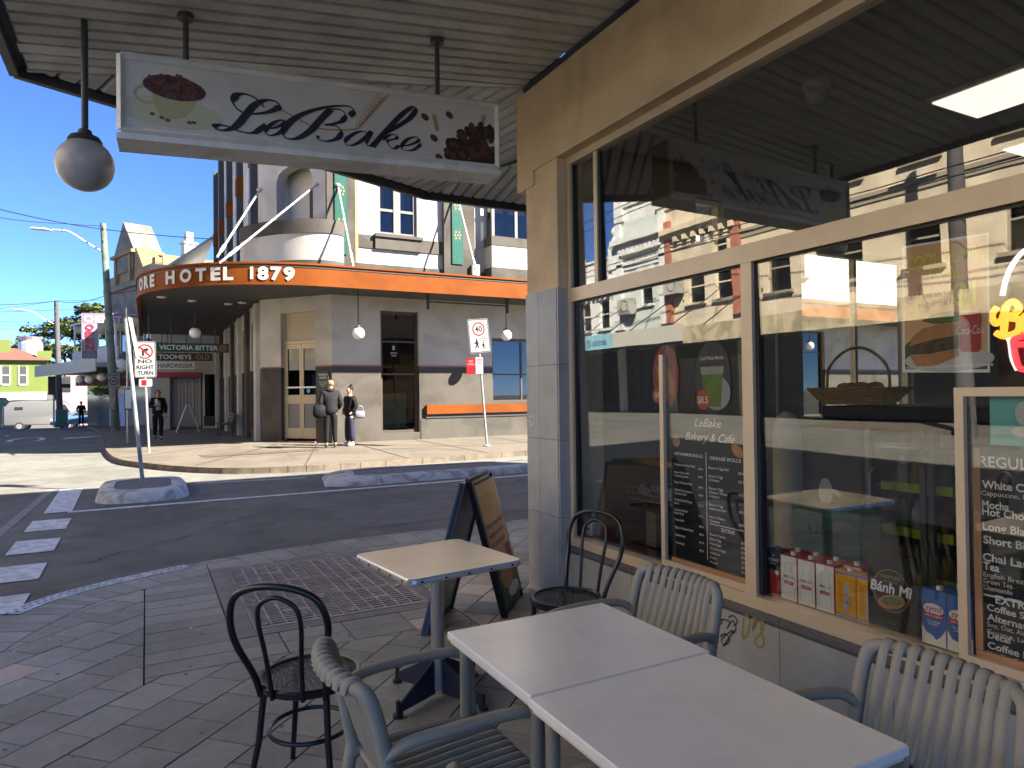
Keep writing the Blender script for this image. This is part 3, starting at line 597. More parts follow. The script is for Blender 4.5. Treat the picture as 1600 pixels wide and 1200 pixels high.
for (bx, by, dx, dy) in ((683, 205, -6, -26), (752, 203, 4, -22)):
    for k in range(9):
        a = SP(bx+dx*k/9, by+dy*k/9, .003)
        for s_ in (-1, 1): b_ = SP(bx+dx*k/9+4*s_, by+dy*k/9-5, .003); ribbon(mb, [a, (a+b_)/2, b_], lambda t2, d_: wv(d_, 1)*(.003*(1-t2)+.0006))
o = mb.build('wheat_print', mat('print_wheat', (.40, .19, .07), .5), pan); o['kind'] = 'stuff'
mb = MB(); mb2 = MB(); mb3 = MB(); rg = random.Random(3)
disc(mb, SP(268, 176, .0015), XA, ZA, SK*.31, SK*.10, 32); mb.build('saucer_print', mat('print_cream', (.50, .49, .33), .5), pan)
mb = MB(); cup = [(237, 133), (240, 160), (250, 180), (270, 187), (290, 183), (303, 168), (311, 140)]; mb.add([SP(x, y, .0025) for x, y in cup], [tuple(range(len(cup)))]); ringm(mb, SP(229, 147, .0024), XA, ZA, SK*.075, SK*.065, SK*.02, 20); mb.build('cup_print', mat('print_cup', (.42, .38, .20), .5), pan)
disc(mb2, SP(273, 138, .0035), (XA*.99-ZA*.02), ZA, SK*.185, SK*.078, 32); mb2.build('coffee_print', mat('print_beans_dark', (.06, .022, .02), .5), pan)
mb = MB()
for k in range(90):
    a, r_ = rg.uniform(0, 2*pi), sqrt(rg.random()); p = SP(273, 137, .0045)+XA*(SK*.17*r_*cos(a))+ZA*(SK*.068*r_*sin(a)+.004); th = rg.uniform(0, pi)
    disc(mb, p, XA*cos(th)+ZA*sin(th), ZA*cos(th)-XA*sin(th), .017, .011, 8)
for x, y in ((238, 178), (253, 184), (262, 188), (296, 192), (303, 192)): disc(mb, SP(x, y, .004), XA, ZA, .014, .009, 8)
o = mb.build('bean_print', mat('print_bean_red', (.16, .06, .045), .5, rnd=.2), pan); o['kind'] = 'stuff'
mb = MB(); mc = MB()
for k in range(190):
    x, y = rg.uniform(695, 773), rg.uniform(196, 258)
    if y < 200+max(0, (735-x))*.62+4*sin(x*.4): continue
    th = rg.uniform(0, pi); p = SP(x, y, .003+.00001*k); (disc(mb if k % 3 else mc, p, XA*cos(th)+ZA*sin(th), ZA*cos(th)-XA*sin(th), .031, .022, 12))
mb.build('bean_pile_print', mat('print_bean_black', (.022, .010, .012), .5), pan)
for x, y in ((664, 183), (702, 180), (678, 216), (686, 246)): disc(mc, SP(x, y, .003), XA*.8+ZA*-.5, ZA*.85+XA*.5, .031, .021, 14)
o = mc.build('bean_scatter_print', mat('print_bean_brown', (.085, .03, .018), .5), pan); o['kind'] = 'stuff'
XA = SX_
# ================= PENDANT GLOBES UNDER THE CAFE AWNING =================
M_opal = mat('opal_globe', (.42, .40, .37), .3, var=.1, vs=6, stain=.25, ss=5); M_iron = mat('dark_iron', (.035, .038, .045), .5)
def pendant(loc, top, r_, label, group, m_globe=M_opal, rod=.018):
    t = thing('pendant_lamp', label, 'lamp', loc, 0, group); x, y, z = loc
    mb = MB(); mb.sphere((x, y, z), r_, 28); mb.build('globe', m_globe, t, True, angle=80)
    mb = MB(); mb.lathe([(r_*.56, r_*.84), (r_*.6, r_*.9), (r_*.5, r_*1.06), (r_*.28, r_*1.14), (r_*.22, r_*1.32), (rod, r_*1.38)], (x, y, z), 20); mb.build('cap', M_iron, t, True)
    mb = MB(); mb.cyl((x, y, z+r_*1.3), (x, y, top), rod, n=10); mb.build('rod', M_iron, t, True)
    return t
pendant((-.30, 4.52, 2.915), ZA1(-.30, 4.52)+.005, .148, 'frosted globe pendant lamp beside the script cafe sign', 'pendant lamps under the cafe awning')
# pendant((-.35, 3.45, 3.15), 4.104, .175, 'frosted globe pendant lamp seen reflected in the cafe window', 'pendant lamps under the cafe awning')
# pendant((1.2, 6.4, 3.15), 4.104, .175, 'frosted globe pendant lamp behind the cafe sign, over the kerb', 'pendant lamps under the cafe awning') if False else None
# ================= FURNITURE =================
M_wht = mat('white_table_laminate', (.88, .87, .83), .24, var=.03, vs=2, spec=.55, stain=.05, ss=6)
M_wed = mat('white_table_edge', (.66, .64, .58), .5, var=.04)
M_chrome = mat('steel', (.55, .55, .55), .3, metal=.85)
M_grey = mat('grey_resin', (.295, .285, .235), .55, var=.06, vs=14, bump=.06, bs=220, spec=.3)
def white_table(x0, x1, y0, y1, label):
    cx, cy = (x0+x1)/2, (y0+y1)/2; t = thing('cafe_table', label, 'table', (cx, cy, 0), 0, None)
    mb = MB(); mb.bbox(x0, x1, y0, y1, .712, .74, b=.004); mb.build('table_top', M_wht, t)
    mb = MB(); mb.box(x0+.01, x1-.01, y0+.01, y1-.01, .70, .7115); mb.build('top_edge', M_wed, t)
    for sx in (x0+.05, x1-.05):
        for sy in (y0+.05, y1-.05): q = MB(); q.cyl((sx, sy, 0), (sx, sy, .70), .021, n=14); q.build('leg', M_grey, t, True)
    return t
white_table(.955, 1.64, 1.702, 2.312, 'white square cafe table nearer the tiled pillar, joined edge to edge with its twin')
white_table(.945, 1.62, 1.02, 1.697, 'white square cafe table farther from the tiled pillar, joined edge to edge with its twin')
# cream table with aluminium edge on a steel column
ct = thing('cafe_table', 'small cream-topped cafe table with metal edge beside the sandwich board', 'table', (1.36, 3.42, 0), radians(7))
def rpoly(a, b, r, n=5):
    return rrect(-a, a, -b, b, r, n)
mb = MB(); mb.prism(rpoly(.318, .318, .035), .718, .734); mb.build('table_top', mat('cream_laminate', (.86, .75, .54), .24, var=.03, vs=4, spec=.6, stain=.05, ss=7), ct, local=True)
mb = MB(); o_, i_ = rpoly(.330, .330, .045), rpoly(.317, .317, .034); n = len(o_)
mb.add([(x, y, .702) for x, y in o_]+[(x, y, .728) for x, y in o_]+[(x*.99, y*.99, .733) for x, y in o_]+[(x, y, .7335) for x, y in i_]+[(x, y, .702) for x, y in i_], [(r_*n+k, r_*n+(k+1) % n, ((r_+1) % 5)*n+(k+1) % n, ((r_+1) % 5)*n+k) for r_ in range(5) for k in range(n)])
mb.build('edge_band', M_chrome, ct, True, True)
mb = MB()
for k in range(-2, 3): mb.cyl((k*.13, -.333, .715), (k*.13, -.328, .715), .006, n=8); mb.cyl((-.333, k*.13, .715), (-.328, k*.13, .715), .006, n=8)
mb.build('edge_screws', M_black, ct, local=True)
mb = MB(); mb.cyl((0, 0, .04), (0, 0, .702), .036, n=24); mb.lathe([(.13, .69), (.13, .70)], (0, 0, 0), 20); mb.build('column', M_chrome, ct, True, True)
M_bl = mat('blue_black_plate', (.035, .045, .075), .3, metal=.4)
for ang in (20, 110, 200, 290):
    a = radians(ang); d_ = Vector((cos(a), sin(a), 0)); s_ = Vector((-d_.y, d_.x, 0))*.006; q = MB()
    pr_ = [d_*.03+ZA*.20, d_*.30+ZA*.055, d_*.30+ZA*.02, d_*.03+ZA*.02]; q.add([p-s_ for p in pr_]+[p+s_ for p in pr_], [(0, 1, 2, 3), (7, 6, 5, 4)]+[(k, (k+1) % 4, 4+(k+1) % 4, 4+k) for k in range(4)]); q.build('foot_plate', M_bl, ct, local=True)
    q = MB(); p = d_*.30; q.cyl((p.x, p.y, .0), (p.x, p.y, .02), .026, n=14); q.cyl((p.x, p.y, .02), (p.x, p.y, .085), .012, n=10); q.build('levelling_foot', M_black, ct, True, True)
# ---- grey slatted resin armchair (faces +x) ----
def make_armchair():
    t = thing('slatted_armchair', 'x', 'chair', (0, 0, 0), 0, 'grey slatted resin armchairs at the white tables')
    W2 = .235
    # one profile from the front of the seat over the seat and up the back
    prof = [(.47, .415), (.455, .438), (.42, .447), (.25, .437), (.10, .425), (.045, .437), (.015, .48), (-.02, .60), (-.055, .74), (-.075, .80), (-.095, .822), (-.118, .815), (-.128, .79)]
    def P(k): return cat([(x, 0, z) for x, z in prof], 4)
    base = P(0)
    for k in range(10):
        f_ = -1+2*(k+.5)/10
        pts = []
        for p in base:
            cur = .035*(1-abs(f_)**2)                # the back is bowed
            bow = max(0, min(1, (p.z-.45)/.3)); y = f_*(W2-.028)*(1.0-.06*bow); pts.append((p.x-cur*bow, y, p.z))
        q = MB(); q.tube(pts, .0155, 6, flat=(1.0, .62)); q.build('slat', M_grey, t, True, True, angle=70)
    # top rail + side uprights in one hoop
    hoop = [(.00, -W2, .44), (-.03, -W2, .60), (-.062, -W2+.004, .74), (-.085, -W2+.02, .795), (-.112, -W2+.07, .803), (-.135, -.09, .803), (-.143, 0, .803), (-.135, .09, .803), (-.112, W2-.07, .803), (-.085, W2-.02, .795), (-.062, W2-.004, .74), (-.03, W2, .60), (.00, W2, .44)]
    q = MB(); q.tube(cat(hoop, 5), .021, 10); q.build('back_frame', M_grey, t, True, True, angle=70)
    for s_ in (-1, 1):
        arm = [(-.035, s_*W2, .62), (.02, s_*(W2+.02), .655), (.15, s_*(W2+.033), .668), (.32, s_*(W2+.033), .668), (.40, s_*(W2+.03), .655), (.435, s_*(W2+.022), .61), (.437, s_*(W2+.012), .54), (.432, s_*W2, .44)]
        q = MB(); q.tube(cat(arm, 5), .02, 10, flat=(1.15, .85)); q.build('armrest', M_grey, t, True, True, angle=70)
        q = MB(); q.tube([(.432, s_*W2, .45), (.44, s_*(W2+.005), .25), (.452, s_*(W2+.012), 0)], [.022, .02, .017], 10); q.build('leg', M_grey, t, True, True)
        q = MB(); q.tube([(.0, s_*W2, .46), (-.035, s_*(W2+.004), .25), (-.085, s_*(W2+.012), 0)], [.022, .02, .017], 10); q.build('leg', M_grey, t, True, True)
        q = MB(); q.tube([(.45, s_*(W2-.005), .43), (.0, s_*(W2-.005), .425)], .02, 8); q.build('seat_rail', M_grey, t, True, True)
    q = MB(); q.tube([(.44, -W2, .415), (.44, W2, .415)], .017, 8); q.tube([(.03, -W2, .42), (.03, W2, .42)], .015, 8); q.build('cross_rail', M_grey, t, True, True)
    return t
ac = make_armchair()
spots = [(.60, 2.04, 0, 'grey slatted resin armchair tucked under the white table in front of the black hoop-back chair'),
         (1.90, 2.24, pi+.05, 'grey slatted resin armchair with its back below the menu board on the glass'),
         (1.90, 1.16, pi-.06, 'grey slatted resin armchair with its back below the milk cartons and sandwich placard'),
         (.66, 1.14, 0, 'grey slatted resin armchair across the white table from the chair below the milk cartons')]
for i, (x, y, a, lb) in enumerate(spots):
    o = ac if i == 0 else copy_tree(ac); o.location = (x, y, 0); o.rotation_euler = (0, 0, a); o['label'] = lb
# ---- black bentwood chair (faces +y) ----
M_blk = mat('black_lacquer_steel', (.010, .010, .012), .28, spec=.5); M_mesh = mat('woven_black_seat', (.018, .018, .019), .5)
def make_bent():
    t = thing('bentwood_chair', 'x', 'chair', (0, 0, 0), 0, 'black hoop-back bistro chairs')
    hoop = [(-.135, -.150, .425), (-.150, -.180, .52), (-.185, -.245, .66), (-.195, -.265, .76), (-.165, -.285, .845), (-.09, -.298, .885), (0, -.302, .895), (.09, -.298, .885), (.165, -.285, .845), (.195, -.265, .76), (.185, -.245, .66), (.150, -.180, .52), (.135, -.150, .425)]
    q = MB(); q.tube(cat(hoop, 6), .0135, 12); q.build('back_hoop', M_blk, t, True, True, angle=70)
    inn = [(-.062, -.195, .43), (-.072, -.225, .60), (-.085, -.255, .74), (-.07, -.275, .815), (0, -.285, .85), (.07, -.275, .815), (.085, -.255, .74), (.072, -.225, .60), (.062, -.195, .43)]
    q = MB(); q.tube(cat(inn, 6), .0095, 10); q.build('inner_hoop', M_blk, t, True, True, angle=70)
    q = MB(); prof = [(.196, .43), (.205, .436), (.205, .458), (.198, .466), (.186, .466), (.182, .458), (.182, .432)]; n = 40
    vs = [(r_*cos(2*pi*k/n), r_*sin(2*pi*k/n), z) for r_, z in prof for k in range(n)]; m = len(prof)
    q.add(vs, [(i*n+k, i*n+(k+1) % n, ((i+1) % m)*n+(k+1) % n, ((i+1) % m)*n+k) for i in range(m) for k in range(n)]); q.build('seat_ring', M_blk, t, True, True)
    q = MB(); s_ = .0125                             # woven seat of crossed strands
    k = -14
    for k in range(-14, 15):
        for dr in (0, 1):
            c_ = k*s_; L_ = sqrt(max(0, .183**2-c_**2)); N_ = max(2, int(L_/.02)); z0 = .4575
            for i in range(2*N_):
                a, b = -L_+L_*i/N_, -L_+L_*(i+1)/N_; za, zb = z0+(.0014 if (i+k+dr) % 2 else -.0014), z0+(.0014 if (i+1+k+dr) % 2 else -.0014)
                w_ = .0036
                if dr == 0: q.add([(a, c_-w_, za), (b, c_-w_, zb), (b, c_+w_, zb), (a, c_+w_, za)], [(0, 1, 2, 3)])
                else: q.add([(c_-w_, a, za), (c_+w_, a, za), (c_+w_, b, zb), (c_-w_, b, zb)], [(0, 1, 2, 3)])
    q.build('woven_seat', M_mesh, t, local=True)
    rg_ = [(.162*cos(a), .162*sin(a), .245) for a in [2*pi*k/32 for k in range(32)]]
    q = MB(); q.tube(rg_, .009, 8, closed=True); q.build('leg_ring', M_blk, t, True, True)
    for (x, y) in ((-.13, -.135), (.13, -.135), (-.125, .13), (.125, .13)):
        q = MB(); q.tube([(x, y, .44), (x*1.1, y*1.12, .25), (x*1.38, y*1.42, 0)], [.0135, .013, .011], 10); q.build('leg', M_blk, t, True, True)
    return t
bc = make_bent()
for i, (x, y, fx, fy, lb) in enumerate(((.59, 2.90, .60, .80, 'black bistro chair with hoop back standing on the open paving by the grate'), (2.06, 3.24, -.93, -.30, 'black bistro chair with its hoop back against the shop window and tiled pillar'))):
    o = bc if i == 0 else copy_tree(bc); o.location = (x, y, 0); o.rotation_euler = (0, 0, atan2(fy, fx)-pi/2); o['label'] = lb
# ---- sandwich board ----
af = thing('sandwich_board', 'black A-frame sandwich board with an orange food poster by the tiled pillar', 'sandwich board', (2.0, 4.5, 0))
wv_ = Vector((.39, .46, 0)); bR, bL, tp = Vector((2.24, 4.34, .0)), Vector((1.60, 4.30, .0)), Vector((1.94, 4.33, .985))
def leaf(b, t_, name, inward):
    d_ = (t_-b); nrm = d_.cross(wv_).normalized()*.016*inward
    q = MB(); a = [b, b+wv_, t_+wv_, t_]; q.add([p for p in a]+[p+nrm for p in a], [(0, 1, 2, 3), (7, 6, 5, 4)]+[(k, (k+1) % 4, 4+(k+1) % 4, 4+k) for k in range(4)]); q.build(name, M_blk, af)
    q = MB()
    for u0, u1 in ((0, .045), (.955, 1)):
        a = [b+wv_*u0, b+wv_*u1, t_+wv_*u1, t_+wv_*u0]; q.add([p-nrm*.9 for p in a]+[p+nrm*1.8 for p in a], [(0, 1, 2, 3), (7, 6, 5, 4)]+[(k, (k+1) % 4, 4+(k+1) % 4, 4+k) for k in range(4)])
    q.build('side_rail', M_blk, af); return nrm
nR = leaf(bR, tp+Vector((.03, .0, 0)), 'panel', 1); leaf(bL, tp-Vector((.03, .0, 0)), 'panel', -1)
tR = tp+Vector((.03, 0, 0)); dR = (tR-bR); nO = dR.cross(wv_).normalized(); nO = nO if nO.x > 0 else -nO
def AP(u_, v_, d_=.004): return bR+wv_*u_+dR*v_+nO*(.017+d_)
aw_, ah_ = wv_.normalized(), dR.normalized()
q = MB(); q.add([AP(.05, .06, 0), AP(.95, .06, 0), AP(.95, .97, 0), AP(.05, .97, 0)], [(0, 1, 2, 3)]); q.build('poster', mat('poster_orange', (.85, .47, .22), .5, var=.10, vs=4), af)
q = MB(); q.add([AP(.05, .06, .002), AP(.95, .06, .002), AP(.95, .30, .002), AP(.6, .38, .002), AP(.3, .33, .002), AP(.05, .36, .002)], [(0, 1, 2, 3, 4, 5)]); q.build('poster_green', mat('poster_green', (.05, .10, .03), .5, var=.5, vs=12), af)
q = MB(); disc(q, AP(.42, .26, .004), aw_, ah_, .18, .10); q.build('poster_roll', mat('poster_roll', (.50, .22, .06), .5, var=.2, vs=10), af)
q = MB(); q.add([AP(.68, .22, .005), AP(.88, .22, .005), AP(.88, .46, .005), AP(.68, .46, .005)], [(0, 1, 2, 3)]); q.build('poster_can', mat('poster_red', (.50, .02, .03), .4), af)
q = MB(); disc(q, AP(.6, .13, .003), aw_, ah_, .16, .05); q.build('poster_plate', mat('poster_pale', (.6, .6, .58), .5), af)
q = MB(); put_text(q, 'COOL COMBO', AP(.5, .84, .004), aw_, ah_, .05, .4, 'c', .02); put_text(q, 'DEAL', AP(.5, .76, .004), aw_, ah_, .05, .2, 'c', .02); q.build('lettering', mat('poster_yellow', (.80, .80, .05), .5), af)
q = MB()
for k, s_ in enumerate(('buy any roll', 'and get an ice cold', 'soft drink for $1')): put_text(q, s_, AP(.1, .64-.07*k, .004), aw_, ah_, .034, .45-.03*k, 'l', .015)
q.build('lettering', mat('poster_brown', (.10, .03, .02), .5), af)
q = MB(); q.tube([tp+Vector((.02, .02, .01)), tp+wv_*.95+Vector((.0, .0, .01))], .016, 8); q.build('hinge', M_black, af, True)
# ---- service grate in the paving ----
gr = thing('pavement_grate', 'rusty iron service grate of six panels set in the paving', 'grate', (1.26, 5.9, 0))
M_gi = mat('grate_iron', (.34, .295, .26), .55, metal=.1, var=.2, vs=10, bump=.2, bs=60, stain=.2, ss=4)
q = MB(); q.box(GX0+.005, GX1-.005, GY0+.005, GY1-.005, -.075, -.070); q.build('pit', mat('grate_pit', (.006, .006, .006), .95), gr)
ix0, ix1, iy0, iy1 = .66, 1.90, 5.0, 6.80
M_gb = mat('grate_border', (.20, .18, .165), .75, var=.2, vs=6, bump=.2, bs=80)
for x0, x1, y0, y1 in ((GX0+.006, ix0-.015, GY0+.006, GY1-.006), (ix1+.015, GX1-.006, GY0+.006, GY1-.006), (ix0-.013, ix1+.013, GY0+.006, iy0-.015), (ix0-.013, ix1+.013, iy1+.015, GY1-.006)):
    q = MB(); q.box(x0, x1, y0, y1, -.03, .001); q.build('border_stone', M_gb, gr)
q = MB()
for x0, x1, y0, y1 in ((ix0-.012, ix0, iy0, iy1), (ix1, ix1+.012, iy0, iy1), (ix0-.012, ix1+.012, iy0-.012, iy0), (ix0-.012, ix1+.012, iy1, iy1+.012)): q.box(x0, x1, y0, y1, -.028, .005)
q.build('frame', M_gi, gr)
for ci in range(2):
    for rj in range(3):
        x0, x1 = ix0+ci*.62+.006, ix0+(ci+1)*.62-.006; y0, y1 = iy0+rj*.6+.005, iy0+(rj+1)*.6-.005; q = MB()
        nb = 11
        for k in range(nb): yy = y0+(y1-y0)*(k+.5)/nb; q.box(x0, x1, yy-.0125, yy+.0125, -.016, .001)
        for k in range(7): xx = x0+(x1-x0)*k/6; q.box(max(x0, xx-.007), min(x1, xx+.007), y0, y1, -.026, .004)
        q.box(x0, x1, y0, y0+.012, -.027, .003); q.box(x0, x1, y1-.012, y1, -.027, .003)
        for (a, b) in ((.1, .12), (.9, .88)): q.lathe([(.024, .0), (.024, .006), (.012, .007)], (x0+(x1-x0)*a, y0+(y1-y0)*b, 0), 12)
        q.box(x0+.22, x0+.40, (y0+y1)/2-.02, (y0+y1)/2+.02, -.02, .0035)
        q.build('grate_panel', M_gi, gr)
# ================= IN THE SHOP WINDOW =================
GI = 2.925                                          # plane just behind the glass
nX = Vector((-1, 0, 0)); RY = Vector((0, -1, 0))   # seen from outside, right is -y
def WP(x, y, X=GI): return onX(x, y, X)
def card(name, corners, m, parent, X, d_=0.0, th=.0):
    q = MB(); c = [WP(x, y, X-d_) for x, y in corners]; n = len(c)
    if th: q.add(c+[p+XF_X*th for p in c], [tuple(range(n)), tuple(range(2*n-1, n-1, -1))]+[(k, (k+1) % n, n+(k+1) % n, n+k) for k in range(n)])
    else: q.add(c, [tuple(range(n))])
    return q.build(name, m, parent)
XF_X = Vector((1, 0, 0))
M_wtx = mat('white_print', (.88, .87, .84), .6); M_blkbd = mat('menu_board_black', (.016, .019, .022), .35)
# --- menu board 1
mn = thing('menu_board', 'tall black menu board of rolls and extras behind the glass near the pillar', 'menu board', (GI, 3.05, .5))
y0, y1, z0, z1 = 3.35, 2.735, .56, 1.80
q = MB(); q.box(GI, GI+.012, y1, y0, z0, z1); q.build('board', M_blkbd, mn)
q = MB(); q.box(GI-.012, GI+.02, y1, y0, z0-.055, z0-.002); q.build('wood_rail', mat('rail_wood', (.42, .22, .11), .5, var=.15, vs=12), mn)
def WT(mb, s, y, z, h, w_=None, al='l', X=GI-.002, b=.012, sh=0): put_text(mb, s, (X, y, z), RY, ZA, h, w_, al, b, sh)
q = MB()
yl, ym = 3.325, 3.045
WT(q, 'LeBake', 3.03, 1.385, .05, .22, 'c', b=0, sh=.4); WT(q, 'Bakery & Cafe', 3.02, 1.30, .05, .40, 'c', b=0, sh=.4)
WT(q, 'VIETNAMESE ROLLS', yl, 1.20, .018, .25); WT(q, 'GREASE ROLLS', ym-.03, 1.195, .02, .24)
L1 = [('Traditional Pork Roll', '$9.00'), ('Roast Pork with|Crackling Roll', '$9.50'), ('Roast Chicken Roll', '$9.00'), ('Grilled Lemongrass|Chicken Roll', '$9.50'), ('Grilled Beef Patty|Roll', '$11.5'), ('Smokey Pulled|Beef Roll', '$11.5'), ('Tuna Roll', '$8.00'), ('Egg and Salad Roll', '$8.00'), ('Salad Roll', '$7.50'), ('Tofu Roll', '$8.50')]
z = 1.135
for s_, p_ in L1:
    for k, ln in enumerate(s_.split('|')): WT(q, ln, yl, z-.022*k, .0135, len(ln)*.0088)
    WT(q, p_, ym+.03, z-.01, .0125, .036, 'r'); z -= .062 if '|' in s_ else .048
L2 = [("Bacon n' Egg Roll", '$8.50'), ("Bacon n' Egg|Croissant", '$11.5'), ("Bacon n' Egg|Cheese n' Tomato|Croissant", '$12.5'), ("Bacon n' Egg|Hashbrown Roll", '$10.5'), ("Ham n' Cheese|Croissant", '$9.00')]
z = 1.14
for s_, p_ in L2:
    for k, ln in enumerate(s_.split('|')): WT(q, ln, ym-.02, z-.023*k, .0145, len(ln)*.0092)
    WT(q, p_, 2.755, z-.012, .014, .04, 'r'); z -= .048+.024*s_.count('|')
WT(q, 'EXTRAS', 2.88, .785, .022, .10, 'c'); z = .75
for s_, p_ in (('Roasted Tomato', '$2'), ('Boiled Egg', '$2'), ('Fried Eggs', '$3'), ('Scrambled Eggs', '$4.5'), ('Hashbrown', '$2.5'), ('Cheese', '$1'), ('Avocado', '$1.5')): WT(q, s_, ym-.02, z, .0135, len(s_)*.009); WT(q, p_, 2.755, z-.008, .0135, .028, 'r'); z -= .027
q.box(GI-.0035, GI-.0025, ym-.003, ym+.001, .60, 1.235); q.box(GI-.0035, GI-.0025, 2.76, ym-.02, .815, .819); q.build('lettering', M_wtx, mn)
q = MB(); disc(q, (GI-.003, 3.30, 1.285), YA, ZA, .03, .03); ringm(q, (GI-.004, 3.30, 1.285), YA, ZA, .034, .034, .004); q.build('roll_emblem', mat('roll_tan', (.42, .30, .18), .6), mn)
q = MB(); disc(q, (GI-.003, 2.80, 1.26), (YA*.8+ZA*.6), (ZA*.8-YA*.6), .05, .03); q.build('croissant_print', mat('croissant_orange', (.55, .24, .07), .6, var=.3, vs=20), mn)
# --- round stickers on the glass above the menu
def sticker(label, px_, py_, rx, ry, col, name='window_sticker'):
    c = WP(px_, py_, GI-.006); t = thing(name, label, 'sticker', c); q = MB(); disc(q, c, YA, ZA, rx, ry, 32); q.build('backing', col, t); return t, c
t, c = sticker('oval sticker of golden fried sticks with an orange price spot', 1040, 588, .125, .20, mat('sticker_red', (.32, .06, .07), .5, var=.2, vs=6))
q = MB(); 
for k in range(5): disc(q, c+Vector((-.001-.0003*k, .05-.025*k, -.02-.02*(k % 3))), (YA*.25+ZA*.97), (YA*.97-ZA*.25), .10, .022, 16)
q.build('food_print', mat('stick_gold', (.52, .25, .05), .5, var=.3, vs=20), t)
q = MB(); disc(q, c+Vector((-.004, .075, -.12)), YA, ZA, .05, .05, 20); q.build('price_spot', mat('price_orange', (.58, .11, .02), .5), t)
q = MB(); WT(q, '$9', c.y+.075, c.z-.135, .035, .055, 'c', c.x-.006); q.build('lettering', M_wtx, t)
t, c = sticker('oval sticker of a green iced matcha glass with an orange price spot', 1113, 590, .145, .215, mat('sticker_grey', (.07, .07, .075), .5))
q = MB(); disc(q, c+Vector((-.001, -.03, -.09)), YA, ZA, .11, .10, 24); q.build('plate_print', mat('print_grey', (.42, .43, .45), .5), t)
q = MB(); q.add([c+Vector((-.002, y, z)) for y, z in ((.085, .02), (.065, -.17), (-.065, -.17), (-.085, .02))], [(0, 1, 2, 3)]); disc(q, c+Vector((-.0025, 0, .02)), YA, ZA, .085, .025, 20); q.build('matcha_print', mat('matcha_green', (.13, .24, .04), .4, var=.3, vs=10), t)
q = MB(); q.add([c+Vector((-.003, y, z)) for y, z in ((.095, .065), (.088, .02), (-.088, .02), (-.095, .065))], [(0, 1, 2, 3)]); q.build('glass_print', mat('print_pale_glass', (.38, .40, .36), .3), t)
q = MB(); disc(q, c+Vector((-.004, .075, -.13)), YA, ZA, .055, .06, 20); q.build('price_spot', MATS['price_orange'], t)
q = MB(); WT(q, '$8.5', c.y+.075, c.z-.15, .042, .085, 'c', c.x-.006, .02); WT(q, 'Cold Whisk Matcha', c.y, c.z+.105, .022, .19, 'c', c.x-.004); q.build('lettering', M_wtx, t)
# --- cool combo poster
CX = GI+.0
po = thing('poster', 'orange drink-deal poster with a filled roll and red can taped inside the glass', 'poster', WP(1478, 582, CX))
pc = [(1410, 385), (1545, 363), (1547, 582), (1410, 582)]
card('sheet', pc, mat('poster_white', (.92, .91, .88), .5), po, CX)
card('print_area', [(1414, 388), (1541, 367), (1543, 577), (1414, 577)], MATS['poster_orange'], po, CX, .001)
card('leaf_print', [(1414, 540), (1435, 520), (1480, 545), (1543, 560), (1543, 577), (1414, 577)], MATS['poster_green'], po, CX, .002)
def W2(x, y, d_): return WP(x, y, CX-d_)
q = MB(); disc(q, W2(1480, 562, .003), YA, ZA, .18, .05, 24); q.build('plate_print', MATS['poster_pale'], po)
q = MB(); 
q.add([W2(x, y, .004) for x, y in ((1421, 543), (1424, 528), (1440, 514), (1470, 505), (1498, 506), (1500, 522), (1470, 528), (1440, 535), (1425, 541))], [tuple(range(9))]); q.add([W2(x, y, .004) for x, y in ((1421, 556), (1450, 553), (1497, 546), (1499, 556), (1460, 572), (1432, 573))], [tuple(range(6))]); q.build('roll_print', mat('print_bun', (.50, .22, .075), .5, var=.25, vs=14), po)
q = MB(); q.add([W2(x, y, .0045) for x, y in ((1421, 542), (1440, 535), (1470, 528), (1498, 523), (1498, 545), (1450, 553), (1421, 555))], [tuple(range(7))]); q.build('filling_print', mat('print_filling', (.07, .05, .025), .5, var=.9, vs=45), po)
q = MB(); q.add([W2(x, y, .004) for x, y in ((1440, 502), (1455, 492), (1485, 486), (1500, 488), (1498, 503), (1460, 506))], [tuple(range(6))]); q.build('lettuce_print', mat('print_lettuce', (.06, .17, .03), .5, var=.5, vs=30), po)
q = MB(); q.add([W2(x, y, .006) for x, y in ((1500, 490), (1503, 486), (1529, 485), (1532, 489), (1532, 545), (1528, 550), (1503, 550), (1500, 546))], [tuple(range(8))]); q.build('can_print', mat('print_can_red', (.47, .015, .02), .3), po)
q = MB(); q.add([W2(x, y, .0065) for x, y in ((1501, 488), (1503, 485), (1529, 484), (1531, 487))], [(0, 1, 2, 3)]); a = W2(1516, 522, .008); WT(q, 'Coca-Cola', a.y, a.z, .035, .105, 'c', a.x, .0, .3); a = W2(1478, 574, .004); WT(q, 'Fresh, light and healthy rolls made in store', a.y, a.z, .013, .36, 'c', a.x); q.build('lettering', M_wtx, po)
q = MB()
a = W2(1478, 412, .003); WT(q, 'COOL COMBO', a.y, a.z, .055, .33, 'c', a.x, .02); a = W2(1478, 436, .003); WT(q, 'DEAL', a.y, a.z, .055, .14, 'c', a.x, .02); a = W2(1508, 476, .004); WT(q, '$1', a.y, a.z, .095, .085, 'c', a.x, .03); q.build('lettering', MATS['poster_yellow'], po)
q = MB(); a = W2(1466, 463, .003); WT(q, 'and get an ice cold', a.y, a.z, .026, .24, 'c', a.x); a = W2(1466, 478, .003); WT(q, 'soft drink for', a.y, a.z, .028, .17, 'c', a.x); q.build('lettering', mat('poster_ink', (.06, .03, .02), .5), po)
q = MB(); a = W2(1478, 448, .003); WT(q, 'Buy any roll', a.y, a.z, .028, .24, 'c', a.x); q.build('lettering', mat('poster_faint', (.62, .36, .22), .5), po)
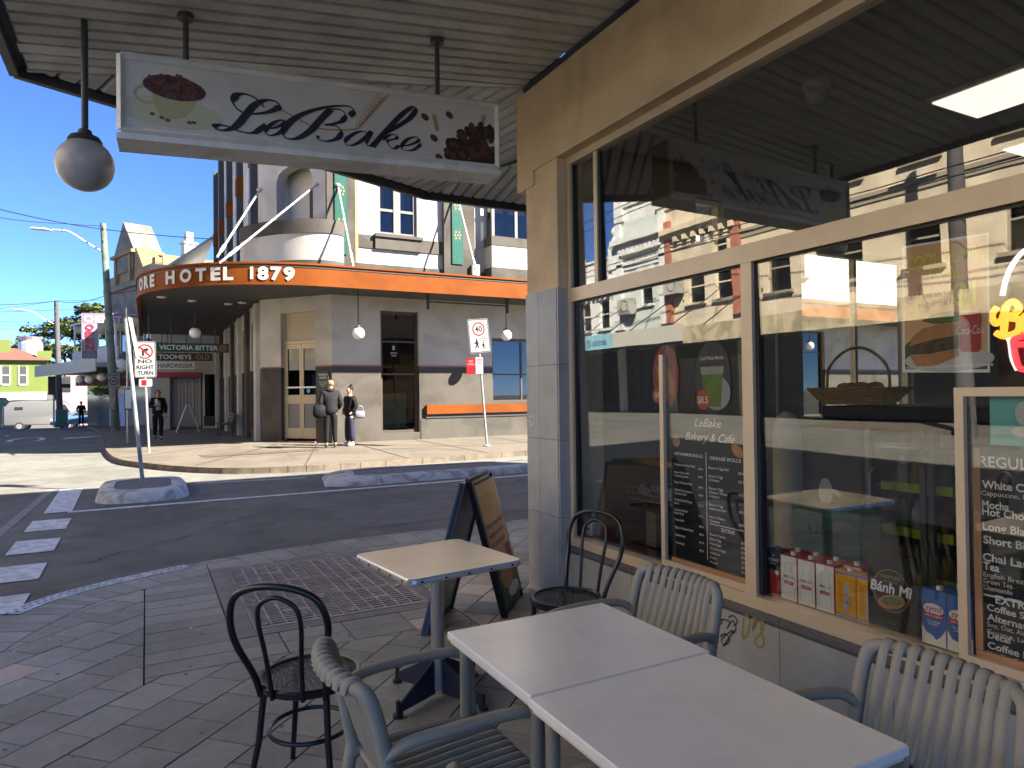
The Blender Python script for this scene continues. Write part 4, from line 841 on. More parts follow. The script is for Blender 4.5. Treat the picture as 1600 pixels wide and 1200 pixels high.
# --- neon sign
ns = thing('neon_sign', 'neon bubble-tea sign with orange script and a red cup behind the glass', 'neon sign', WP(1600, 580, 2.99))
NX = 2.99
def neon(name, strokes, col, es, r_=.011):
    q = MB()
    for s_ in strokes: q.tube(cat([WP(x, y, NX) for x, y in s_], 6), r_, 8)
    return q.build(name, mat('neon_'+name, (.3, .3, .3), .4, emit=col, es=es), ns, True)
neon('orange_tube', [[(1558, 480), (1550, 492), (1555, 505), (1566, 498), (1572, 478), (1568, 524), (1572, 480), (1585, 472), (1592, 484), (1578, 496), (1592, 500), (1590, 518), (1570, 525), (1556, 520)], [(1608, 492), (1600, 495), (1598, 510), (1606, 516), (1612, 504), (1607, 494)], [(1622, 470), (1622, 515), (1630, 498), (1636, 508), (1626, 516)]], (1, .25, .015), .30, .013)
neon('red_tube', [[(1583, 534), (1588, 528), (1610, 524), (1622, 528), (1612, 536), (1590, 538), (1583, 534), (1590, 570), (1600, 577), (1620, 575), (1625, 530)]], (1, .02, .03), .25, .012)
neon('white_tube', [[(1610, 385), (1590, 402), (1574, 430), (1566, 462)], [(1572, 524), (1578, 534), (1582, 560), (1590, 578)]], (1, .95, .9), .12, .010)
q = MB(); q.box(NX+.02, NX+.028, 1.0, 1.5, 1.55, 2.28); q.build('backing', mat('neon_backing', (.02, .02, .022), .25), ns)
# --- menu board 2 (coffee)
m2 = thing('menu_board', 'black coffee menu board with teal card above it behind the glass', 'menu board', (GI, .9, .5))
q = MB(); q.box(GI, GI+.012, .10, 1.545, .56, 1.36); q.build('board', M_blkbd, m2)
q = MB(); q.box(GI-.012, GI+.02, .09, 1.555, .505, .558); q.box(GI-.012, GI+.02, 1.528, 1.556, .56, 1.36); q.build('wood_rail', MATS['rail_wood'], m2)
q = MB(); a = WP(1530, 728); WT(q, 'REGULAR COFFEE', a.y, a.z, .042, .46)
for s_, x, y, h in (('White Coffee', 1535, 762, .031), ('Mocha', 1535, 793, .031), ('Hot Chocolate', 1535, 804, .031), ('Long Black', 1536, 827, .031), ('Short Black', 1537, 848, .031), ('Chai Latte', 1536, 875, .031), ('Tea', 1537, 889, .031), ('Coffee Shot', 1543, 953, .027), ('Alternative milk', 1543, 968, .027), ('Decaf', 1544, 996, .027), ('Coffee Flavs', 1544, 1012, .027)):
    a = WP(x, y); WT(q, s_, a.y, a.z, h, len(s_)*h*.62, b=.02)
for s_, x, y in (('Cappuccino, Latte, Flat White', 1534, 773), ('English Breakfast', 1537, 900), ('Green Tea', 1537, 910), ('Chamomile', 1537, 920), ('Soy, Oat, Almond', 1543, 978), ('Coconut, Lactose-Free', 1543, 989), ('Vanilla, Caramel', 1544, 1023), ('Salted Caramel', 1544, 1034)):
    a = WP(x, y); WT(q, s_, a.y, a.z, .019, len(s_)*.0115, b=.0)
a = WP(1556, 942); WT(q, 'EXTRAS', a.y, a.z, .032, .15, b=.02); a = WP(1537, 928); q.box(GI-.0035, GI-.0025, .5, a.y, a.z-.003, a.z+.003); q.build('lettering', M_wtx, m2)
q = MB(); a = WP(1546, 625); b = WP(1600, 695); q.add([(GI, a.y, 1.375), (GI, .95, 1.375), (GI, .95, 1.575), (GI, a.y, 1.575)], [(0, 1, 2, 3)]); q.build('teal_card', mat('teal_card', (.16, .56, .48), .5, var=.1, vs=5), m2)
q = MB(); disc(q, (GI-.002, a.y-.12, 1.50), YA, ZA, .03, .045, 14); disc(q, (GI-.002, a.y-.12, 1.43), YA, ZA, .045, .02, 14); q.build('card_print', mat('card_white', (.6, .65, .62), .5), m2)
# --- cartons on the sill
M_red = mat('carton_red', (.55, .025, .035), .4); M_whc = mat('carton_white', (.88, .87, .85), .4); M_navy = mat('carton_navy', (.02, .025, .05), .4); M_yel = mat('carton_yellow', (.85, .42, .03), .4); M_pur = mat('carton_purple', (.22, .19, .42), .4); M_blue = mat('carton_blue', (.03, .14, .50), .4); M_cap = mat('cap_white', (.75, .75, .74), .4)
CZ = .502
def carton(x, y, w_, dpt, h, label, kind, cat_='carton', group=None):
    t = thing('milk_carton', label, cat_, (x, y, CZ), 0, group)
    side, front = {'lab': (M_red, M_whc), 'alt': (M_navy, M_navy), 'yel': (M_yel, M_yel), 'zym': (M_blue, M_blue)}[kind]
    q = MB(); q.bbox(0, dpt, -w_/2, w_/2, 0, h, b=.003); q.build('box', side, t, local=True)
    top = h
    q = MB(); q.lathe([(.014, top-.002), (.014, top+.016), (.012, top+.018)], (dpt*.35, -w_*.1, 0), 14); q.build('cap', M_blue if kind == 'alt' else M_cap, t, True, True)
    f_ = lambda m, y0, y1, z0, z1, e=.0008, nm='front_panel': (lambda qq: (qq.add([(-e, y0, z0), (-e, y1, z0), (-e, y1, z1), (-e, y0, z1)], [(0, 1, 2, 3)]), qq.build(nm, m, t, local=True)))(MB())
    def T(lines, m):
        qq = MB()
        for s_, yy, zz, hh, ww, al in lines: put_text(qq, s_, (-.0024, yy, zz), RY, ZA, hh, ww, al, .012)
        qq.build('lettering', m, t, local=True)
    if kind == 'lab':
        f_(M_whc, -w_/2+.003, w_/2-.003, .004, h-.006)
        qq = MB()                                   # bottle outline
        pts = [(-.02, h*.80), (-.02, h*.70), (-.026, h*.60), (-.036, h*.50), (-.036, h*.10)]
        for s_ in (-1, 1): ribbon(qq, cat([(-.0018, s_*a, z) for a, z in pts], 5), lambda tt, d_: Vector((0, -d_.z, d_.y)).normalized()*.0009)
        qq.build('bottle_outline', mat('print_lines', (.35, .35, .36), .5), t, local=True)
        f_(M_red, -.028, .028, h*.355, h*.43, .0018, 'label_band'); T([('MILK', .012, h*.50, .013, .03, 'c')], mat('print_dark', (.06, .06, .07), .5)); T([('LAB', -.022, h*.50, .013, .02, 'c')], mat('print_lines', (.35, .35, .36), .5)); T([('ALMOND', 0, h*.375, .009, .04, 'c')], M_wtx)
    elif kind == 'alt':
        f_(M_red, -w_/2+.004, w_/2-.004, .006, h*.56); T([('THE', 0, h*.86, .008, .012, 'c'), ('ALTERNATIVE', 0, h*.75, .016, w_*.82, 'c'), ('DAIRY CO', 0, h*.68, .010, w_*.45, 'c')], M_wtx); T([('BARISTA', 0, h*.40, .009, w_*.7, 'c'), ('OAT', 0, h*.26, .016, w_*.3, 'c')], mat('print_maroon', (.10, .01, .02), .5))
        qq = MB(); disc(qq, (-.0026, -w_*.28, h*.52), YA, ZA, .012, .012, 16); qq.build('round_mark', M_wtx, t, local=True)
    elif kind == 'yel':
        f_(M_pur, -w_/2+.002, w_/2-.002, .002, h*.08); f_(M_pur, -w_/2+.002, w_/2-.002, h*.92, h-.004)
        qq = MB(); disc(qq, (-.0018, -.01, h*.62), YA, ZA, .012, .034, 16); disc(qq, (-.0018, -.012, h*.42), YA, ZA, .016, .022, 16); disc(qq, (-.0018, -.006, h*.26), YA, ZA, .015, .026, 16); qq.build('figure_print', mat('print_lilac', (.55, .52, .62), .5), t, local=True)
        qq = MB()
        for k in range(12): qq.box(-.002, -.0016, .012, .036, h*.2+k*h*.05, h*.2+k*h*.05+.003)
        qq.build('print_lines', mat('print_ochre', (.36, .16, .02), .5), t, local=True)
    else:
        qq = MB(); qq.add([(-.0016, y_, z_) for y_, z_ in ((w_/2-.002, .004), (w_/2-.002, h*.36), (w_*.30, h*.22), (w_*.1, h*.20), (-w_*.1, h*.12), (-w_*.3, h*.20), (-w_/2+.002, h*.34), (-w_/2+.002, .004))], [tuple(range(8))]); qq.build('splash_print', M_whc, t, local=True)
        f_(M_red, -w_*.40, w_*.40, h*.50, h*.58, .0018, 'label_band'); qq = MB(); disc(qq, (-.0017, 0, h*.66), YA, ZA, w_*.40, h*.10, 24); qq.build('oval_label', M_whc, t, local=True)
        T([('zymil', 0, h*.62, .026, w_*.66, 'c')], MATS['print_can_red']); T([('easy to digest', 0, h*.525, .009, w_*.66, 'c'), ('FULL CREAM', 0, h*.42, .008, w_*.5, 'c'), ('DAIRY MILK', 0, h*.37, .008, w_*.4, 'c')], M_wtx)
    return t
carton(2.95, 2.585, .085, .075, .245, 'navy and red oat milk carton at the mullion end of the row', 'alt')
ml = [(2.95, 2.487), (2.95, 2.379), (2.95, 2.271)]
for k, (x, y) in enumerate(ml): carton(x, y, .105, .075, .235, ['white milk carton with bottle outline next to the navy oat carton', 'white milk carton with bottle outline in the middle of the front three', 'white milk carton with bottle outline next to the yellow cartons'][k], 'lab', group='milk cartons on the window sill')
for k, (x, y) in enumerate([(3.035, 2.53), (3.035, 2.415), (3.035, 2.30), (3.035, 2.185)]): carton(x, y, .105, .075, .235, 'red-sided milk carton with white cap in the back row on the sill', 'lab', group='back row milk cartons')
for k, y in enumerate((2.160, 2.047)): carton(2.95, y, .11, .075, .225, ['yellow and purple carton beside the white milk cartons', 'yellow and purple carton partly behind the black placard'][k], 'yel', group='yellow cartons on the window sill')
carton(2.955, 1.745, .105, .085, .235, 'blue and white lactose-free milk carton beside the black sandwich placard', 'zym', group='blue milk cartons'); carton(2.955, 1.638, .105, .085, .235, 'blue and white lactose-free milk carton beside the hatch frame', 'zym', group='blue milk cartons'); carton(3.045, 1.71, .105, .085, .235, 'blue and white lactose-free milk carton behind its two twins', 'zym', group='blue milk cartons')
# banh mi placard
bp = thing('placard', 'black pork-roll placard with white script and a gold ring standing among the cartons', 'placard', (2.935, 1.93, CZ))
q = MB(); q.bbox(2.928, 2.938, 1.80, 2.03, CZ, CZ+.36, b=.004); q.build('board', mat('placard_black', (.012, .012, .013), .35), bp)
cx_, cz_ = 1.915, CZ+.195
q = MB(); ringm(q, (2.926, cx_, cz_), YA, ZA, .085, .095, .004); put_text(q, 'HAPPINESS', (2.9255, cx_, cz_+.052), RY, ZA, .017, .095, 'c', .01); put_text(q, 'BEGINS WITH', (2.9255, cx_, cz_+.036), RY, ZA, .008, .06, 'c'); q.build('gold_print', mat('print_gold', (.40, .28, .10), .4), bp)
q = MB(); put_text(q, 'Bánh Mì', (2.9245, cx_, cz_-.012), RY, ZA, .047, .195, 'c', .025, .15); q.build('lettering', mat('print_ice', (.85, .88, .9), .5), bp)
q = MB(); disc(q, (2.9265, cx_, cz_-.05), (YA*.98-ZA*.2), ZA, .065, .032, 24); q.build('roll_print', MATS['print_bun'], bp)
q = MB(); disc(q, (2.926, cx_-.005, cz_-.045), (YA*.98-ZA*.2), ZA, .052, .02, 20); q.build('filling_print', mat('print_salad', (.10, .16, .04), .5, var=.9, vs=70), bp)
q = MB(); 
for k in (-1, 0, 1): disc(q, (2.926, cx_+.015*k, CZ+.05), YA, ZA, .003, .003, 8)
q.build('dots', MATS['print_gold'], bp)
# plant pot by the pillar
p0 = WP(925, 850, 3.02); pt = thing('plant_pot', 'small white printed pot with a green plant in the corner of the window', 'plant pot', (3.02, p0.y, CZ))
q = MB(); q.bbox(2.98, 3.07, p0.y-.055, p0.y+.055, CZ, CZ+.10, b=.006); q.build('pot', mat('pot_white', (.6, .58, .52), .6), pt)
q = MB(); q.add([(2.978, p0.y+a, CZ+b) for a, b in ((.03, .03), (.03, .055), (.01, .06), (-.02, .06), (-.03, .065), (-.03, .05), (-.022, .03), (-.016, .045), (.012, .045), (.018, .03))], [tuple(range(10))]); q.build('animal_print', M_black, pt)
q = MB()
for k in range(40):
    a = rng.uniform(0, 2*pi); l_ = rng.uniform(.04, .10); b = Vector((3.02, p0.y, CZ+.10)); tip = b+Vector((cos(a)*l_*.7, sin(a)*l_*.7, l_)); s_ = Vector((-sin(a), cos(a), 0))*.012; m_ = (b+tip)/2; q.add([b, m_+s_, tip, m_-s_], [(0, 1, 2, 3)])
q.build('leaves', mat('pot_leaf', (.05, .09, .03), .6), pt)
# ================= INSIDE THE CAFE =================
M_wood = mat('shelf_wood', (.55, .32, .15), .5, var=.2, vs=10); M_dk = mat('charcoal', (.02, .02, .022), .6); M_cream = mat('shelf_cream', (.45, .40, .30), .7, var=.06)
sx = 3.65
sh = thing('wooden_shelf', 'open wooden shelf unit with wire baskets inside the cafe', 'shelf', (sx, 3.9, 0))
a, b = onX(965, 712, sx), onX(1046, 712, sx); yl_, yr_ = a.y, b.y-.35; zt = a.z
q = MB(); q.bbox(sx, sx+.4, yr_, yl_, zt-.045, zt, b=.004); q.build('top', M_wood, sh)
for y in (yl_-.04, yr_): q = MB(); q.bbox(sx, sx+.4, y, y+.04, 0, zt-.046, b=.003); q.build('side', M_wood, sh)
for z in (.62, .30): q = MB(); q.box(sx+.01, sx+.39, yr_+.041, yl_-.041, z, z+.02); q.build('shelf', M_dk, sh)
q = MB(); q.box(sx+.02, sx+.06, (yl_+yr_)/2+.04, (yl_+yr_)/2+.16, .03, .60); q.build('post', M_cream, sh)
bk = thing('wire_basket', 'white wire basket of wrapped cutlery on the wooden shelf', 'basket', (sx+.1, (yl_+yr_)/2, .65))
q = MB(); by0, by1, bz = yr_+.08, yl_-.12, .70
for k in range(12): y = by0+(by1-by0)*k/11; q.tube([(sx-.06, y, bz+.10), (sx-.03, y, bz), (sx+.3, y, bz), (sx+.33, y, bz+.10)], .003, 5)
for z, e in ((bz, .03), (bz+.05, .045), (bz+.10, .06)): q.tube([(sx-e, by0, z), (sx-e, by1, z), (sx+.27+e, by1, z), (sx+.27+e, by0, z)], .004, 5, closed=True)
q.build('wires', mat('white_wire', (.5, .5, .48), .4), bk)
q = MB()
for k in range(14): x, y = rng.uniform(sx, sx+.25), rng.uniform(by0+.04, by1-.04); q.sphere((x, y, bz+.07), .05, 8, (1, .8, .7))
q.build('napkins', mat('napkin', (.5, .5, .48), .9), bk)
gw = MB(); gw.box(sx+.45, sx+.47, yl_-.05, yl_+.55, 0, 1.75); gw.build('green_panel', mat('panel_green', (.03, .16, .09), .5), cafe)
# green service counter with pale curved end, fridge and bakery basket
kx = 4.15
ya, yb, yf = onX(1232, 800, kx).y, onX(1348, 800, kx).y, onX(1520, 700, kx).y; zt = onX(1352, 655, kx).z
ko = thing('service_counter', 'charcoal counter with black top and a pale rounded end inside the cafe', 'counter', (kx, (ya+yb)/2, 0))
q = MB(); q.bbox(kx, kx+.6, yb, ya, 0, zt, b=.01); q.build('body', mat('charcoal_panel', (.035, .037, .042), .5), ko)
q = MB(); q.bbox(kx-.04, kx+.75, yf-.3, onX(1290, 640, kx).y, zt+.002, zt+.085, b=.006); q.build('top', M_dk, ko)
q = MB(); ycol = onX(1231, 750, kx-.08).y; q.lathe([(.10, 0), (.10, zt-.25), (.095, zt-.1), (.07, zt), (.03, zt+.04)], (kx-.08, ycol, 0), 20); q.build('end_column', mat('cream_column', (.55, .50, .38), .7, var=.06), ko, True)
p = onX(1290, 775, kx-.006); q = MB(); disc(q, (kx-.006, p.y, p.z+.03), YA, ZA, .055, .095, 24); disc(q, (kx-.0065, p.y-.085, p.z+.03), (YA*.9+ZA*.4), ZA, .04, .02, 12); q.build('cup_drawing', mat('chalk', (.6, .6, .58), .8), ko)
q = MB(); q.add([(kx-.006, p.y+dy, p.z+dz) for dy, dz in ((.035, -.05), (.04, -.17), (.028, -.17), (.02, -.06), (-.01, -.06), (-.02, -.17), (-.032, -.17), (-.022, -.05))], [(0, 1, 2, 3), (4, 5, 6, 7)]); q.build('chalk_legs', mat('chalk_brown', (.30, .2, .14), .8), ko)
gx = kx-.22; ga, gbb = onX(1240, 820, gx).y, onX(1345, 820, gx).y; gz = onX(1300, 798, gx).z
gc = thing('green_crate', 'dark green delivery box standing in front of the cafe counter', 'box', (gx, (ga+gbb)/2, 0))
q = MB(); q.bbox(gx, gx+.2, gbb, ga, .0, gz, b=.012); q.build('box', mat('counter_green', (.03, .15, .10), .45, var=.08, vs=4), gc); q = MB(); q.bbox(gx-.008, gx+.205, gbb-.01, ga+.01, gz-.05, gz+.012, b=.006); q.build('lid', mat('counter_green', (.03, .15, .10)), gc)
q = MB(); put_text(q, 'Uber', (gx-.004, (ga+gbb)/2, gz-.17), RY, ZA, .07, .26, 'c', .02); q.build('lettering', M_dk, gc)
fx = kx+.02
fg = thing('drinks_fridge', 'black glass-door drinks fridge with yellow price strips under the counter top', 'fridge', (fx, 2.0, 0))
fa, fb = yb-.01, yf
q = MB(); q.box(fx, fx+.5, fb, fa, 0, .10); q.box(fx, fx+.5, fb, fa, zt-.06, zt-.002); q.box(fx+.46, fx+.5, fb, fa, .10, zt-.06); q.box(fx, fx+.46, fa-.04, fa, .10, zt-.06); q.box(fx, fx+.46, fb, fb+.04, .10, zt-.06); q.build('cabinet', mat('fridge_inner', (.05, .05, .052), .5), fg)
ym_ = fa+(fb-fa)*.62; q = MB(); q.box(fx-.004, fx, fb+.04, ym_, .10, zt-.06); q.build('glass_door', M_glass2, fg); q = MB(); q.box(fx-.004, fx, ym_+.001, fa-.04, .10, zt-.06); q.build('glass_door', M_glass2, fg)
q = MB()
for y in (fa-.035, ym_-.02, ym_+.03, fb+.01): q.bbox(fx-.03, fx-.006, y-.018, y+.018, .10, zt-.06, b=.004)
q.build('door_frame', mat('fridge_frame', (.16, .16, .16), .35, metal=.6), fg)
q = MB(); q.tube([(fx-.03, fa-.075, .86), (fx-.07, fa-.075, .90), (fx-.07, fa-.075, 1.05), (fx-.03, fa-.075, 1.09)], .009, 8); q.build('handle', M_chrome, fg, True)
for r_, z in enumerate((.42, .70, .98, 1.22)):
    q = MB(); q.box(fx+.03, fx+.44, fb+.045, fa-.045, z, z+.012); q.build('shelf', M_chrome, fg)
    for k in range(6):
        y = fa-.10-k*(fa-fb-.12)/6
        if r_ < 3: q = MB(); q.box(fx+.018, fx+.024, y-.10, y+.005+.02*(k % 2), z-.028, z+.028); q.build('price_strip', mat('price_yellow', (.72, .75, .04), .5), fg)
        q = MB(); q.lathe([(.030, z+.013), (.033, z+.03), (.033, z+.12), (.013, z+.155), (.013, z+.18)], (fx+.16, y-.05, 0), 10); tag(q.build('drink_bottle', mat('bottle_%d' % ((k+r_) % 4), [(.40, .11, .03), (.08, .2, .08), (.45, .45, .43), (.35, .22, .05)][(k+r_) % 4], .3)), 'small drink bottle standing on a fridge shelf', 'bottle', 'bottles in the drinks fridge')
# bakery basket on the counter
bx, by = kx+.25, onX(1340, 640, kx+.25).y; bz0 = zt+.085-1.152
wb = thing('wicker_basket', 'shallow wicker bread basket with tall handle on the cafe counter', 'basket', (bx, by, bz0+1.152))
q = MB(); n = 30
for r_ in range(7):
    rad = .17+.012*r_; q.tube([(bx+rad*cos(2*pi*k/n)*1.0, by+rad*1.5*sin(2*pi*k/n), bz0+1.165+.017*r_+.004*((k+r_) % 2)) for k in range(n)], .009, 5, closed=True)
q.build('weave', mat('wicker', (.42, .27, .13), .8, var=.3, vs=30), wb)
q = MB(); q.tube(cat([(bx, by-.24, bz0+1.25), (bx, by-.22, bz0+1.42), (bx, by-.08, bz0+1.54), (bx, by+.08, bz0+1.54), (bx, by+.22, bz0+1.42), (bx, by+.24, bz0+1.25)], 5), .011, 6); q.build('handle', MATS['wicker'], wb, True)
q = MB()
for k in range(12): q.sphere((bx+rng.uniform(-.1, .1), by+rng.uniform(-.16, .16), bz0+1.25+rng.uniform(0, .04)), .05, 8, (.7, 1.3, .6))
q.build('bread', mat('bread_crust', (.40, .20, .08), .7, var=.3, vs=15), wb)
# ================= HOTEL ACROSS THE SIDE STREET =================
M_hw = mat('hotel_white_paint', (.48, .45, .395), .8, var=.08, vs=1.2, bump=.2, bs=30, stain=.2, ss=.8, spec=.15); M_ht = mat('hotel_taupe_paint', (.085, .076, .064), .85, var=.14, vs=1.4, bump=.25, bs=30, stain=.28, ss=.9, spec=.12)
M_hd = mat('hotel_charcoal', (.035, .034, .035), .6); M_or = mat('hotel_orange', (.165, .045, .0075), .6, var=.08, vs=1.2, stain=.16, ss=1.1, spec=.08); M_hs = mat('hotel_soffit', (.05, .05, .055), .6, var=.1, vs=2)
M_gt = mat('green_tile', (.014, .08, .052), .25, var=.35, vs=8); M_hg = glassmat('hotel_glass', (.30, .33, .33), 1.7); M_room = mat('dark_room', (.045, .042, .038), .9); M_brown = mat('dark_brown_frame', (.06, .04, .03), .5)
HY, HX = 20.2, 3.13
ht = thing('corner_hotel', 'two-storey white and taupe corner hotel with curved orange awning fascia', 'building', (4.8, HY, .2))
def hp(name, m, *bx, M=None, parent=None, b=0):
    q = MB()
    for k in bx: q.box(*k, M=M)
    return q.build(name, m, parent or ht)
def wall_open(x0, x1, y0, y1, z0, z1, ops):        # wall boxes leaving rectangular openings (along x)
    xs = sorted({x0, x1, *[min(max(v, x0), x1) for o in ops for v in o[:2]]}); out = []
    for a, b in zip(xs, xs[1:]):
        if b-a < 1e-4: continue
        m_ = (a+b)/2; zs = [z0]
        for o in sorted([o for o in ops if o[0] < m_ < o[1] and o[3] > z0 and o[2] < z1], key=lambda o: o[2]):
            if o[2] > zs[-1]: out.append((a, b, y0, y1, zs[-1], o[2]))
            zs.append(min(o[3], z1))
        if zs[-1] < z1: out.append((a, b, y0, y1, zs[-1], z1))
    return out
W1 = (6.28, 7.51, .42, 4.16); W2_ = (10.06, 12.6, 1.29, 3.42); OPS = [W1, W2_, (15, 17.5, 1.29, 3.42), (19.5, 22, 1.29, 3.42), (24, 26.5, .42, 4.16)]
U1 = (6.23, 7.49, 6.48, 8.3); UPS = [U1, (14.2, 15.5, 6.48, 8.3), (17.5, 18.8, 6.48, 8.3), (20.8, 22.1, 6.48, 8.3), (24, 25.3, 6.48, 8.3)]
hp('lower_wall', M_ht, *wall_open(4.8, 34, HY, HY+.4, -.3, 2.33, OPS))
hp('dado_band', M_hd, *[(a-.0, b, HY-.02, HY+.4, z0, z1) for a, b, _, _, z0, z1 in wall_open(4.8, 34, HY, HY+.4, 2.33, 2.45, OPS)])
hp('dado_stripe', mat('dado_orange', (.30, .12, .06), .6), *[(a-.0, b, HY-.024, HY+.4, z0, z1) for a, b, _, _, z0, z1 in wall_open(4.8, 34, HY, HY+.4, 2.45, 2.49, OPS)])
hp('ground_floor_wall', M_hw, *wall_open(4.8, 34, HY, HY+.4, 2.49, 5.0, OPS))
hp('first_floor_wall', M_hw, *wall_open(4.8, 34, HY, HY+.4, 5.0, 12.5, UPS))
hp('rear_room', M_room, (5.3, 34, 21.6, 21.8, 0, 12), (5.3, 34, HY+.45, 21.6, 4.9, 5.2), (3.6, 34, HY+.45, 21.6, -.05, .18))
hp('building_mass', M_hw, (HX+.4, 34, 23.5, 36, -.5, 12.3))
# bands and ledges
hp('base_band', M_ht, (4.8, 34, HY-.035, HY, 4.98, 5.55)); hp('sill_band', M_ht, (5.5, 6.12, HY-.03, HY, 6.02, 6.42), (7.6, 8.33, HY-.03, HY, 6.02, 6.42), (6.12, 7.6, HY-.10, HY, 6.02, 6.45))
hp('orange_ledge', M_or, (7.71, 23, HY-.13, HY, .97, 1.25)); hp('painted_ledge_shade', M_hd, (7.71, 23, HY-.05, HY, .84, .968))  # charcoal strip stands in for the shade below the projecting ledge
hp('plinth', M_ht, (7.55, 23.5, HY-.02, HY, -.3, .83))
# ground floor windows
def hwin(o, panes, fill=True):
    x0, x1, z0, z1 = o; w_ = hp('window', M_brown, (x0, x0+.09, HY+.14, HY+.24, z0, z1), (x1-.09, x1, HY+.14, HY+.24, z0, z1), (x0+.09, x1-.09, HY+.14, HY+.24, z1-.09, z1), (x0+.09, x1-.09, HY+.14, HY+.24, z0, z0+.08), *[(x0+.09, x1-.09, HY+.15, HY+.23, z, z+.05) for z in panes[1]], *[(x, x+.06, HY+.145, HY+.235, z0+.08, z1-.09) for x in panes[0]])
    hp('pane', M_hg, (x0+.09, x1-.09, HY+.18, HY+.19, z0+.08, z1-.09), parent=w_); return w_
w1 = hwin(W1, ([], [3.2, 2.2])); hp('counter_board', mat('pine_board', (.42, .30, .14), .6), (6.4, 7.3, HY+.3, HY+.42, 1.42, 1.62), parent=w1); hp('menu_chalk', mat('chalk_teal', (.12, .22, .20), .8, var=.4, vs=3), (6.4, 7.2, HY+.32, HY+.36, .55, 1.40), parent=w1)
q = MB(); 
for s_, z in (('E', 2.98), ('enmore', 2.86), ('hotel', 2.78)): put_text(q, s_, (6.75, HY+.172, z), XA, ZA, .12 if s_ == 'E' else .05, None, 'c')
q.build('lettering', M_wtx, w1)
hwin(W2_, ([11.2], [2.2])); hwin(OPS[2], ([16.2], [2.2])); hwin(OPS[3], ([20.7], [2.2])); hwin(OPS[4], ([], [3.2]))
# first-floor sash windows
for k, o in enumerate(UPS):
    x0, x1, z0, z1 = o; xm = (x0+x1)/2; w_ = hp('window', mat('sash_grey', (.14, .125, .115), .5), (x0, x0+.10, HY+.08, HY+.22, z0, z1), (x1-.10, x1, HY+.08, HY+.22, z0, z1), (xm-.11, xm+.11, HY+.07, HY+.22, z0, z1), (x0+.1, xm-.11, HY+.08, HY+.22, z0, z0+.1), (xm+.11, x1-.1, HY+.08, HY+.22, z0, z0+.1), (x0+.1, xm-.11, HY+.09, HY+.2, 7.22, 7.30), (xm+.11, x1-.1, HY+.09, HY+.2, 7.22, 7.30), (x0+.1, x1-.1, HY+.078, HY+.2, z1-.1, z1))
    for a, b in ((x0+.1, xm-.11), (xm+.11, x1-.1)): hp('pane', M_hg, (a, b, HY+.15, HY+.158, z0+.1, 7.22), (a, b, HY+.15, HY+.158, 7.30, z1-.1), parent=w_)
    hp('sill', M_ht, (x0-.12, x1+.14, HY-.16, HY+.08, z0-.10, z0-.003), parent=w_); hp('curtain', mat('blind', (.35, .36, .36), .9), (x0+.1, x1-.1, HY+.3, HY+.32, z0+.9, z1), parent=w_)
# piers with green glazed tile panels
for k, (a, b, g0, g1) in enumerate(((4.62, 5.5, 4.88, 5.24), (8.33, 9.4, 8.59, 8.97), (13.0, 13.9, 13.27, 13.63), (16.1, 17.0, 16.37, 16.73), (19.4, 20.3, 19.67, 20.03), (22.6, 23.5, 22.9, 23.2))):
    pq = hp('pier', M_ht, (max(a, 4.8) if k else 4.66, b, HY-.16, HY, 4.985, 11))
    hp('tile_panel', M_gt, (g0, g1, HY-.20, HY-.161, 5.73, 9.4), parent=pq); q = MB()
    for z in [5.73+.075*i for i in range(49)]: q.box(g0-.001, g1+.001, HY-.2025, HY-.2, z, z+.008)
    for i in range(1, 4): q.box(g0+(g1-g0)*i/4-.004, g0+(g1-g0)*i/4+.004, HY-.2022, HY-.2, 5.73, 9.4)
    q.build('tile_joints', mat('green_joint', (.02, .09, .06), .6), pq); q = MB()
    for z in (6.65, 7.6):
        for dz in (-.1, 0, .1):
            for dx in (-.06, .06) if dz else (-.09, 0, .09): q.add([(g0/2+g1/2+dx+sx_*.03, HY-.204, z+dz+sz_*.045) for sx_, sz_ in ((-1, 0), (0, -1), (1, 0), (0, 1))], [(0, 1, 2, 3)])
    o = q.build('flower_tiles', mat('flower_tile', (.42, .16, .06), .4), pq); o['kind'] = 'stuff'
# corner light meter box and downpipe
hp('meter_box', M_hw, (9.25, 9.5, HY-.30, HY-.16, 5.4, 5.75)); hp('rust_stain_pipe', mat('ochre_pipe', (.50, .30, .08), .7, var=.3, vs=4), (5.52, 5.60, HY-.05, HY, 5.55, 10))
# projecting bay
hp('bay', M_hw, (9.82, 13.0, HY-.55, HY, 5.66, 6.37)); hp('bay_band', M_ht, (9.80, 13.02, HY-.57, HY, 6.372, 6.67), (9.8, 13.0, HY-.55, HY, 5.25, 5.658))
bw = hp('bay_window', mat('sash_grey', (.14, .125, .115), .5), *[(x, x+.1, HY-.40, HY-.30, 6.67, 8.2) for x in (9.9, 10.75, 11.6, 12.45, 12.85)], (9.9, 12.95, HY-.41, HY-.29, 7.65, 7.75), (9.8, 13.0, HY-.5, HY, 8.2, 8.6)); hp('pane', M_hg, (9.95, 12.9, HY-.36, HY-.352, 6.67, 7.65), parent=bw); hp('bay_inner', M_room, (9.9, 12.95, HY-.1, HY-.02, 6.67, 8.2), parent=bw)
